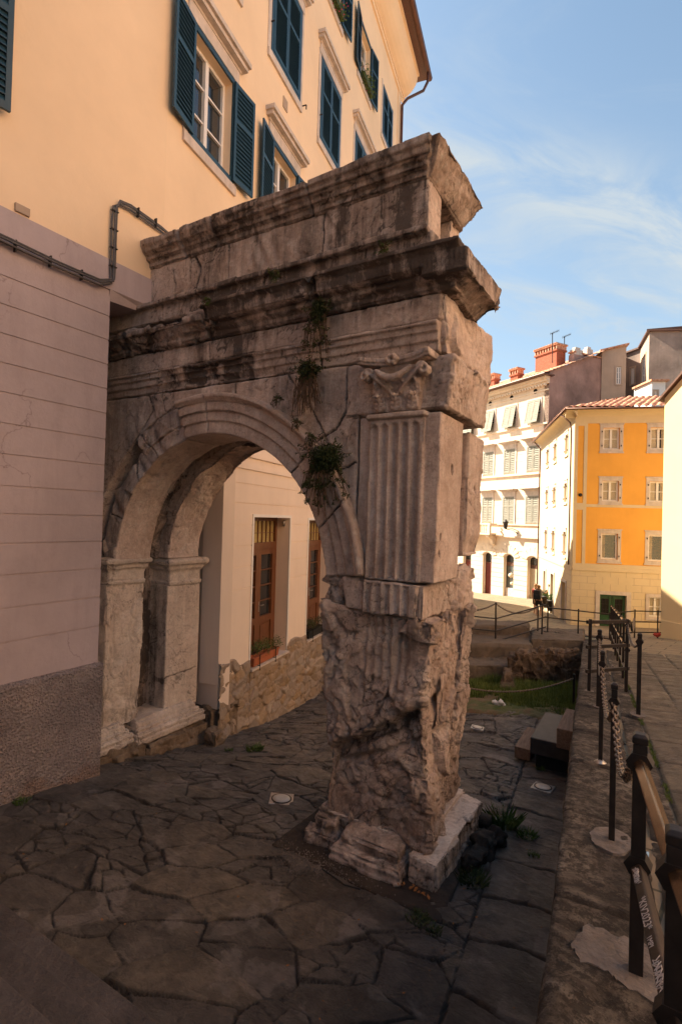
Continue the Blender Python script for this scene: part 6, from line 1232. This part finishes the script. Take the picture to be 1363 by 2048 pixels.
railing('railing', 'lower iron railing along the concrete channel left of the plaza', [A_(700, 1262, 15.2), A_(845, 1277, 15.2), A_(990, 1291, 15.2), A_(1083, 1262, 15.5)], (.88 if False else .78, .42, .12), .82)
cpA = A_(990, 1250, 15.2); mb = MB(); mb.tube([A_(990, 1290, 15.2), A_(991, 1205, 15.2)], .024, 6); o = mb.build('iron_post', M['iron']); tag(o, 'tall thin iron post rising from the lower railing, chains on both sides', 'post')
mb = MB(); mb.tube([A_(1074.5, 1262, 15.6), A_(1075.5, 1211, 15.6)], .022, 6); o = mb.build('iron_post', M['iron']); tag(o, 'thin iron post in front of the standing person', 'post')
for (a, b, sg, lb) in ((A_(991, 1207, 15.2), A_(1075, 1213, 15.6), .24, 'thin chain between the tall railing post and the post in front of the person'), (A_(880, 1203, 15.0), A_(991, 1207, 15.2), .24, 'thin chain running left from the tall railing post')): chain(a, b, sg, lb, .06, .011, seg=6)
A0 = A_(1100, 1263, 15.95); B0 = A_(1215, 1274, 15.75); chain(A0, B0, .02, 'chain laid straight along the foot of the railing before the orange house', .07, .011, seg=6)
pp = A_(1146, 1418, 11.1); pp[2] = fz(pp[0], pp[1])-.05; ptop = .75; mb = post_mesh(pp, ptop, .045); o = mb.build('iron_post', M['iron']); tag(o, 'short iron post at the grass edge below the coping', 'post')
q2 = A_(900, 1412, 10.4); q2[2] = fz(q2[0], q2[1]); post_mesh(q2, .72, .045).build('iron_post', M['iron']); tag(bpy.data.objects['iron_post.%03d' % (len([o for o in bpy.data.objects if o.name.startswith('iron_post')])-1)], 'short iron post hidden behind the arch pier at the grass edge', 'post')
chain(up(pp, ptop-.05), up(q2, .62), .22, 'rusty chain low across the front of the grassy pit', .05, .009)
# ================================================================ PLANTS
def leaves(mb, c, n, R, sz, rr, squash=(1, 1, 1), droop=0):
    for _ in range(n):
        v = np.array([rr.gauss(0, 1), rr.gauss(0, 1), rr.gauss(0, 1)]); v *= R*rr.random()**.5/np.linalg.norm(v)*np.array(squash); p = np.array(c)+v; p[2] -= droop*rr.random()
        a = np.array([rr.gauss(0, 1), rr.gauss(0, 1), rr.gauss(0, 1)]); a /= np.linalg.norm(a); b = np.cross(a, (rr.random(), rr.random(), 1)); b /= np.linalg.norm(b)+1e-6; s_ = sz*rr.uniform(.6, 1.3)
        mb.add([p-a*s_, p+b*s_*.42, p+a*s_, p-b*s_*.42], [(0, 1, 2, 3)])
def hanging(name, label, c, R, n, sz, seed, stems=10, hang=.3, mat='leaf', dry=0, squash=(1, .7, 1)):
    r_ = random.Random(seed); T = empty(name, label, 'plant'); mb = MB(); st = MB()
    for k in range(stems):
        a = r_.uniform(-1, 1)*R; pts = [np.array(c)+np.array([a*.2, .04, .02])]; dx = a; 
        for j in range(1, 7): t = j/6; pts.append(np.array(c)+np.array([dx*t+r_.uniform(-.02, .02), -.10*math.sin(t*2)-.03*r_.random(), .05*math.sin(t*3)-hang*t*t*r_.uniform(.6, 1.2)]))
        st.tube(pts, [.004]*7, 4)
        if k < stems-dry:
            for p in pts[1:]: leaves(mb, p, max(3, n//(stems*6)), sz*1.6, sz, r_)
    leaves(mb, np.array(c)+np.array([0, -.09, -.02]), n, R*.75, sz, r_, squash)
    for k in range(max(3, stems//3)):
        a = r_.uniform(-.2, 3.3); l = R*r_.uniform(.7, 1.35); e_ = np.array(c)+np.array([math.cos(a)*l, -.10-r_.random()*.08, math.sin(a)*l*.7]); st.tube([np.array(c)+np.array([0, 0, 0]), (np.array(c)+e_)/2+np.array([0, -.05, .02]), e_], .003, 3); [leaves(mb, np.array(c)+(e_-np.array(c))*t, 5, .03, sz*1.1, r_) for t in (.5, .7, .85, 1)]
    st.build('stem', M['drystem'], T); mb.build('foliage', M[mat], T, fix=False)
hanging('wall_plant', 'biggest dark green caper bush growing from the arch ring', (-3.08, 4.86, 4.18), .30, 3400, .017, 1, 40, .45, squash=(1, .55, .75))
hanging('wall_plant', 'bush of dry hanging roots just above the arch ring, below the architrave', (-3.36, 4.86, 5.14), .19, 1300, .015, 2, 70, .42, dry=56)
hanging('wall_plant', 'trailing plant in the joint between frieze and cornice', (-3.20, 4.82, 5.78), .18, 1500, .015, 3, 26, .50, squash=(.8, .5, 1.4))
hanging('wall_plant', 'small plant on the crown of the arch ring', (-3.76, 4.84, 4.86), .07, 110, .012, 4, 6, .1)
hanging('wall_plant', 'tiny plant on the outer edge of the arch ring, above the biggest bush', (-3.46, 4.82, 4.56), .06, 90, .012, 5, 5, .1)
hanging('wall_plant', 'small dark plant touching the top of the biggest bush', (-3.27, 4.84, 4.38), .08, 150, .012, 6, 5, .12)
hanging('wall_plant', 'thin trailing sprigs below the biggest bush at the arch edge', (-3.13, 4.86, 3.86), .09, 150, .012, 7, 9, .32)
hanging('wall_plant', 'small bright plant on the ledge above the cornice', (-3.75, 4.72, 6.25), .09, 150, .013, 8, 6, .05, 'leaf2')
hanging('wall_plant', 'tiny bright plant at the broken left end of the cornice', (-4.78, 4.70, 6.14), .05, 80, .012, 9, 4, .04, 'leaf2')
hanging('wall_plant', 'yellowish moss cushion on the cornice right of the trailing plant', (-2.38, 4.70, 6.2), .09, 120, .010, 10, 3, .02, 'leaf2', squash=(1.4, .5, .3))
def weed(x, y, R, h, n, label, seed, mat='leaf2', z=None):
    r_ = random.Random(seed); zz = fz(x, y) if z is None else z; mb = MB()
    for k in range(n):
        a = r_.uniform(0, 6.28); rd = R*r_.random()**.6; b = np.array([x+rd*math.cos(a), y+rd*math.sin(a), zz-.01]); l = np.array([math.cos(a)*r_.uniform(.1, .7), math.sin(a)*r_.uniform(.1, .7), 1.])*h*r_.uniform(.4, 1.1); w_ = np.array([-math.sin(a), math.cos(a), 0])*.004
        mb.add([b-w_, b+w_, b+l*.6+w_*.8, b+l+np.array([math.cos(a), math.sin(a), 0])*h*.2], [(0, 1, 2, 3)]); leaves(mb, b+l*r_.uniform(.3, .9), 2, .02, .011, r_)
    o = mb.build('weed', M[mat], None, fix=False); tag(o, label, 'weed'); return o
weed(-5.72, 6.88, .13, .10, 130, 'green weeds at the foot of the white wall, beside the arch base', 1); weed(-6.02, 6.6, .06, .06, 40, 'small weed tuft nearest the left arch base', 2)
weed(-1.47, 6.35, .14, .20, 150, 'tall thin weeds behind the plinth block', 3); weed(-1.20, 6.25, .10, .08, 120, 'low green weeds in the joint right of the plinth block', 4); weed(-1.05, 5.9, .05, .05, 50, 'small weed tuft in the joint nearest the retaining wall', 5)
weed(-1.47, 5.12, .13, .11, 150, 'dark weeds in the hollow beside the plinth block', 6, 'leaf'); weed(-1.72, 4.36, .10, .05, 130, 'flat weeds in the joint in front of the footing slab', 7, 'leaf'); weed(-1.55, 4.30, .06, .05, 60, 'flat small weed right in front of the footing slab corner', 8, 'leaf')
weed(-6.2, 3.35, .08, .06, 60, 'tuft of green weeds at the foot of the roughcast plinth', 9); weed(-1.42, 8.35, .05, .07, 50, 'little weed in the joint before the wooden steps', 10)
mb = MB(); r_ = random.Random(11)
for k in range(2600):
    y = 2.5+r_.random()**1.3*13; x = xw(y)+.755+r_.gauss(0, .012)
    if math.sin(y*2.3)+math.sin(y*5.1+1) < -.2: continue
    b = np.array([x, y, szf(x, y)-.015]); l = np.array([r_.gauss(0, .012), r_.gauss(0, .012), r_.uniform(.012, .045)]); mb.add([b-[.003, 0, 0], b+[.003, 0, 0], b+l], [(0, 1, 2)])
o = mb.build('grass', M['grass'], None, fix=False); tag(o, 'thin line of grass growing in the joint between kerb and street', 'grass', kind='stuff')
# pit grass
r2 = np.random.RandomState(5); n = 60000; x = r2.uniform(-4.6, -1.0, n); y = r2.uniform(10.2, 14.6, n); q = np.stack([x, y, 0*x], 1)
dens = sstep(fbm(q*1.3, 4, 3)+.35*sstep(y, 10.7, 12)-.5*(1-sstep(y, 10.9, 11.7)), -.05, .25)*(y > 10.55+.25*(x+3.1)); k_ = (r2.rand(n) < dens)&(x < xw(y)-.03); x, y = x[k_], y[k_]; n = len(x); z = floor_z(x, y)+.0
a = r2.uniform(0, 6.28, n); h = r2.uniform(.04, .15, n)*(.45+1.3*sstep(y, 11, 12.4))*(1+.6*fbm(np.stack([x*2, y*2, 0*x], 1), 3, 8)); l = r2.uniform(.1, .6, n)*h; w_ = .006+.004*r2.rand(n)
co = np.stack([np.stack([x-np.sin(a)*w_, y+np.cos(a)*w_, z], 1), np.stack([x+np.sin(a)*w_, y-np.cos(a)*w_, z], 1), np.stack([x+np.cos(a)*l, y+np.sin(a)*l, z+h], 1)], 1).reshape(-1, 3)
rawmesh('pit_grass', co, np.arange(n*3).reshape(-1, 3), M['grass'], None, {}, False); tag(bpy.data.objects['pit_grass'], 'patchy green grass and weeds covering the floor of the pit', 'grass', kind='stuff')
# gravel and dry leaves
r3 = random.Random(9); mb = MB()
for k in range(900):
    x = -2.9+r3.gauss(0, .33); y = 4.42+r3.gauss(0, .10)-.25*(x+2.9)*0; s_ = r3.uniform(.003, .010); z = (fz(x, y) if y < 4.46 else .02)+s_*.5+.006; c = np.array([x, y, z]); mb.add([c+np.array(v)*s_*r3.uniform(.6, 1.3) for v in ((1, 0, 0), (-1, 0, 0), (0, 1, 0), (0, -1, 0), (0, 0, 1), (0, 0, -1))], [(0, 2, 4), (2, 1, 4), (1, 3, 4), (3, 0, 4), (2, 0, 5), (1, 2, 5), (3, 1, 5), (0, 3, 5)])
o = mb.build('gravel', M['coping_patch'], None); tag(o, 'pale grit scattered in front of the moulded pier base', 'gravel', kind='stuff')
M['dryleaf'] = m_plain('dry_leaf', (.30, .12, .035), .8, .3, 30, 0)
mb = MB()
for k in range(110):
    x = r3.uniform(-5.5, -.7); y = r3.uniform(2.5, 8); s_ = r3.uniform(.006, .018); c = np.array([x, y, fz(x, y)+.016]); a = r3.uniform(0, 6); u = np.array([math.cos(a), math.sin(a), r3.uniform(-.2, .3)])*s_; v = np.array([-math.sin(a), math.cos(a), r3.uniform(-.2, .3)])*s_*.5; mb.add([c-u, c+v, c+u, c-v], [(0, 1, 2, 3)])
for k in range(30):
    x = r3.uniform(-2.15, -1.7); y = 4.64+r3.gauss(0, .02); s_ = r3.uniform(.012, .03); c = np.array([x, y, .045+r3.random()*.02]); a = r3.uniform(0, 6); u = np.array([math.cos(a), math.sin(a), r3.uniform(-.5, .5)])*s_; v = np.array([-math.sin(a), math.cos(a), r3.uniform(-.5, .5)])*s_*.5; mb.add([c-u, c+v, c+u, c-v], [(0, 1, 2, 3)])
o = mb.build('dry_leaves', M['dryleaf'], None, fix=False); tag(o, 'dry brown leaves scattered on the flags and against the plinth', 'leaves', kind='stuff')
# litter
c = AT(995, 1404, 11.0); c[2] = fz(c[0], c[1])+.05; mb = MB(); mb.box(c[0]-.10, c[0]+.12, c[1]-.05, c[1]+.06, c[2]-.03, c[2]+.05); o = stone('crumpled_paper', mb, .016, mk(.02, .05, 9, 0, 0, 1, seed=80), M['white']); tag(o, 'crumpled white paper lying in the pit grass', 'litter')
mb = MB(); mb.tube([(-2.75, 4.40, .05), (-2.45, 4.33, .05), (-2.30, 4.36, .05)], .008, 5); o = mb.build('black_pipe', M['black']); tag(o, 'short black plastic pipe lying before the pier base', 'pipe')
# flower boxes
def fbox(u0, u1, label, mat, lmat, seed):
    T = empty('flower_box', label, 'flower box'); F = FB; mb = MB(); q = []
    for z, e in ((.47, .015), (.62, 0)):
        for a, o_ in ((u0+e, -.10+e), (u1-e, -.10+e), (u1-e, .07-e), (u0+e, .07-e)): q.append(F.p(a, o_, z))
    mb.hexa(q); F.box(mb, u0-.012, u1+.012, -.112, -.09, .615, .645); F.box(mb, u0-.012, u1+.012, .06, .082, .615, .645); F.box(mb, u0-.012, u0+.01, -.09, .06, .615, .645); F.box(mb, u1-.01, u1+.012, -.09, .06, .615, .645); mb.build('trough', M[mat], T)
    mb = MB()
    for uu in (u0+.2, u1-.2): F.box(mb, uu, uu+.02, .083, .095, .36, .68); F.box(mb, uu, uu+.02, -.1, .095, .45, .462)
    mb.build('holder', M['iron'], T); r_ = random.Random(seed); mb = MB()
    for k in range(12): c = F.p(u0+(u1-u0)*(k+.5)/12, -.0+r_.uniform(-.06, .08), .72+r_.uniform(-.02, .14)); leaves(mb, c, 120, .15, .019, r_)
    st = MB(); [st.tube([F.p(u0+(u1-u0)*(k+.5)/14, -.02, .6), F.p(u0+(u1-u0)*(k+.5)/14+r_.uniform(-.06, .06), r_.uniform(-.1, .08), .82)], .003, 3) for k in range(14)]; st.build('stem', M['drystem'], T); mb.build('foliage', M[lmat], T, fix=False)
fbox(3.02, 4.12, 'terracotta flower box with leafy plants on the sill of the nearer wooden door', 'terracotta', 'leaf2', 1); fbox(5.78, 6.8, 'dark flower box with grey green plants on the sill of the farther wooden door', 'black', 'leaf', 2)
# pots in the plaza
for (px, py, t, lb, s_) in ((1091, 1213, 28.5, 'dark plant pot standing farther along the orange house wall', 1.0), (1104, 1222, 27.4, 'dark plant pot with green plant, nearer one by the orange house wall', 1.05)):
    c = AT(px, py, t); T = empty('plant_pot', lb, 'plant pot', 'dark pots beside the orange house'); T.location = c; mb = MB(); mb.lathe((0, 0, 0), [(.19*s_, 0), (.24*s_, .5), (.27*s_, .5), (.27*s_, .58), (.22*s_, .58), (.2*s_, .52)], 16); mb.build('pot', M['iron'], T, True); mb = MB(); leaves(mb, (0, 0, .72), 420, .30, .05, random.Random(3), (1, 1, .65)); mb.build('foliage', M['leaf2'], T, fix=False)
c = AT(1269, 1270, 16.5); c = AT(1318, 1271, 16.4); mb = MB(); mb.box(c[0]-.17, c[0]+.0, c[1]-.15, c[1]+.0, c[2]-.03, c[2]+.07); o = stone('bag', mb, .02, mk(.02, .04, 6, 0, .3, .5, seed=81), M['redcloth']); tag(o, 'small dark red bag lying at the foot of the yellow wall', 'bag')
# antennas
for (px, y0, y1, t, lb) in ((1104, 666, 704, 37, 'thin television aerial, left of the two, behind the big brick chimney'), (1128, 673, 722, 38, 'thin television aerial, right of the two, nearer the grey wall')):
    a, b = AT(px, y1+22, t), AT(px, y0, t); T = empty('aerial', lb, 'aerial'); mb = MB(); mb.tube([a, b], .03, 5); mb.build('mast', M['iron'], T); mb = MB(); dd = RT*np.array([1, 1, 0])*.45+np.array([0, 0, .2])
    mb.tube([b-dd*.3, b+dd], .018, 4)
    for k in range(7): m_ = b-dd*.3+dd*1.3*k/6; mb.tube([m_-np.array([0, 0, .09]), m_+np.array([0, 0, .09])], .012, 4)
    mb.build('boom', M['iron'], T)
# ================================================================ PEOPLE
def skin(name, verts, edges, radii, mat, par, sub=2, root=0):
    me = bpy.data.meshes.new(name); me.from_pydata([tuple(v) for v in verts], edges, []); o = bpy.data.objects.new(name, me); C.objects.link(o)
    m = o.modifiers.new('skin', 'SKIN'); m.use_smooth_shade = True
    for i, r in enumerate(radii): me.skin_vertices[0].data[i].radius = (r, r) if not hasattr(r, '__len__') else r; me.skin_vertices[0].data[i].use_root = (i == root)
    s_ = o.modifiers.new('sub', 'SUBSURF'); s_.levels = sub; s_.render_levels = sub
    dg = bpy.context.evaluated_depsgraph_get(); dg.update(); me2 = bpy.data.meshes.new_from_object(o.evaluated_get(dg)); o.modifiers.clear(); o.data = me2; me2.materials.append(mat); o.parent = par; return o
def person(label, loc, rz, top, pants, armR, armL, pack, s_=1., hair='hair', lean=0.):
    T = empty('person', label, 'person'); T.location = loc; T.rotation_euler = (0, 0, rz); T.scale = (s_,)*3
    # pelvis, waist, chest, neck base, neck, head c, crown
    V = [(0, 0, .92), (0, 0, 1.06), (0, 0, 1.26), (0, .0, 1.42), (0, .01, 1.50), (0, .02, 1.58), (0, .02, 1.69), (.09, 0, .88), (.10, .02, .50), (.10, -.02, .10), (.10, .10, .035), (-.09, 0, .88), (-.10, .03, .50), (-.11, -.0, .10), (-.11, .12, .035), (.17, 0, 1.39), (-.17, 0, 1.39)]
    E_ = [(0, 1), (1, 2), (2, 3), (3, 4), (4, 5), (5, 6), (0, 7), (7, 8), (8, 9), (9, 10), (0, 11), (11, 12), (12, 13), (13, 14), (3, 15), (3, 16)]; Rr = [(.15, .11), (.13, .10), (.15, .11), (.10, .08), .055, .085, .075, .085, .055, .038, .035, .085, .055, .038, .035, .055, .055]
    def arm(pts, base):
        i0 = len(V); V.extend(pts); Rr.extend([.040, .032, .026, .030]); E_.extend([(base, i0), (i0, i0+1), (i0+1, i0+2), (i0+2, i0+3)])
        h = np.array(pts[-1]); d = h-np.array(pts[-2]); d /= np.linalg.norm(d); sd = np.cross(d, (0, 1, .2)); sd /= np.linalg.norm(sd)
        for k, (o_, l) in enumerate(((-.026, .062), (-.009, .075), (.009, .07), (.026, .055))):
            j = len(V); V.append(tuple(h+sd*o_+d*.03)); V.append(tuple(h+sd*o_*1.2+d*l+np.array([0, .015, -.01]))); Rr.extend([.009, .007]); E_.extend([(i0+3, j), (j, j+1)])
        j = len(V); V.append(tuple(h+np.cross(sd, d)*.03+sd*.02)); Rr.append(.009); E_.append((i0+3, j))
    arm(armR, 15); arm(armL, 16)
    body = skin('body', V, E_, Rr, M['skin'], T)
    skin('t_shirt', [(0, 0, .98), (0, 0, 1.1), (0, 0, 1.26), (0, 0, 1.40), (0, 0, 1.45), (.17, 0, 1.39), (-.17, 0, 1.39), tuple(np.array(armR[0])*.75+np.array((.17, 0, 1.39))*.25), tuple(np.array(armL[0])*.75+np.array((-.17, 0, 1.39))*.25)], [(0, 1), (1, 2), (2, 3), (3, 4), (3, 5), (3, 6), (5, 7), (6, 8)], [(.175, .13), (.155, .12), (.175, .13), (.12, .10), .07, .075, .075, .06, .06], M[top], T)
    skin('shorts', [(0, 0, .96), (0, 0, .88), (.09, 0, .80), (.105, .01, .60), (-.09, 0, .80), (-.105, .01, .60)], [(0, 1), (1, 2), (2, 3), (1, 4), (4, 5)], [(.175, .13), (.17, .13), .105, .095, .105, .095], M[pants], T, 1)
    for sx in (-1, 1): skin('shoe', [(sx*.105, -.04, .05), (sx*.105, .06, .04), (sx*.11, .16, .03)], [(0, 1), (1, 2)], [(.045, .05), (.045, .04), (.04, .03)], M[hair if False else 'plank'], T, 1)
    skin('hair', [(0, -.02, 1.52), (0, -.035, 1.62), (0, -.0, 1.70), (0, -.07, 1.42)], [(0, 1), (1, 2), (0, 3)], [.07, .095, .088, .04], M[hair], T)
    mb = MB(); mb.lathe((0, .118, 1.585), [(.0, -.02), (.014, -.012), (.010, .02), (0, .03)], 6); mb.build('nose', M['skin'], T)
    mb = MB(); [mb.lathe((sx*.034, .098, 1.61), [(0, -.012), (.012, 0), (0, .012)], 8) for sx in (-1, 1)]; mb.build('eyes', M['whitepaint'], T)
    if pack:
        mb = MB(); mb.box(-.16, .16, -.30, -.12, .98, 1.42); o = stone('backpack', mb, .02, lambda co, n: (co+n*(.02*np.clip(1-np.abs(co[:, 2:3]-1.2)/.3, 0, 1)+.006*fbm(co*8, 3, 2)[:, None]), np.zeros(len(co)), np.zeros(len(co))), M['pack'], T)
        mb = MB(); mb.box(-.12, .12, -.35, -.30, 1.02, 1.22); bevel(mb.build('front_pocket', M['pack'], o), .02, 2)
        mb = MB(); [mb.tube([(sx*.10, -.14, 1.40), (sx*.11, -.03, 1.50), (sx*.11, .12, 1.38), (sx*.12, .12, 1.2), (sx*.14, -.10, 1.02)], .018, 5) for sx in (-1, 1)]; mb.build('shoulder_strap', M['pack'], o)
    return T
pz = AT(1076, 1236, 26.4)
A1 = person('person in grey t-shirt with black backpack, seen from behind, raising a phone', tuple(pz), R_(-12), 'shirt', 'shorts', [(.30, .12, 1.30), (.33, .28, 1.42), (.32, .38, 1.52), (.32, .41, 1.57)], [(-.27, -.02, 1.16), (-.29, .05, .95), (-.28, .10, .84), (-.28, .12, .77)], True, .98)
mb = MB(); mb.box(.28, .36, .44, .452, 1.56, 1.70); bevel(mb.build('phone', M['black']), .003)
ph = bpy.data.objects['phone']; ph.location = tuple(pz); ph.rotation_euler = (0, 0, R_(-12)); tag(ph, 'black phone held up by the person with the backpack', 'phone')
pz2 = AT(1070, 1233, 27.2)
person('person in red top mostly hidden behind the person with the backpack', tuple(pz2), R_(-40), 'redcloth', 'shorts', [(.27, .02, 1.16), (.29, .10, .95), (.28, .14, .84), (.28, .15, .77)], [(-.27, -.02, 1.16), (-.29, .03, .95), (-.28, .08, .84), (-.28, .10, .77)], False, 1.0)
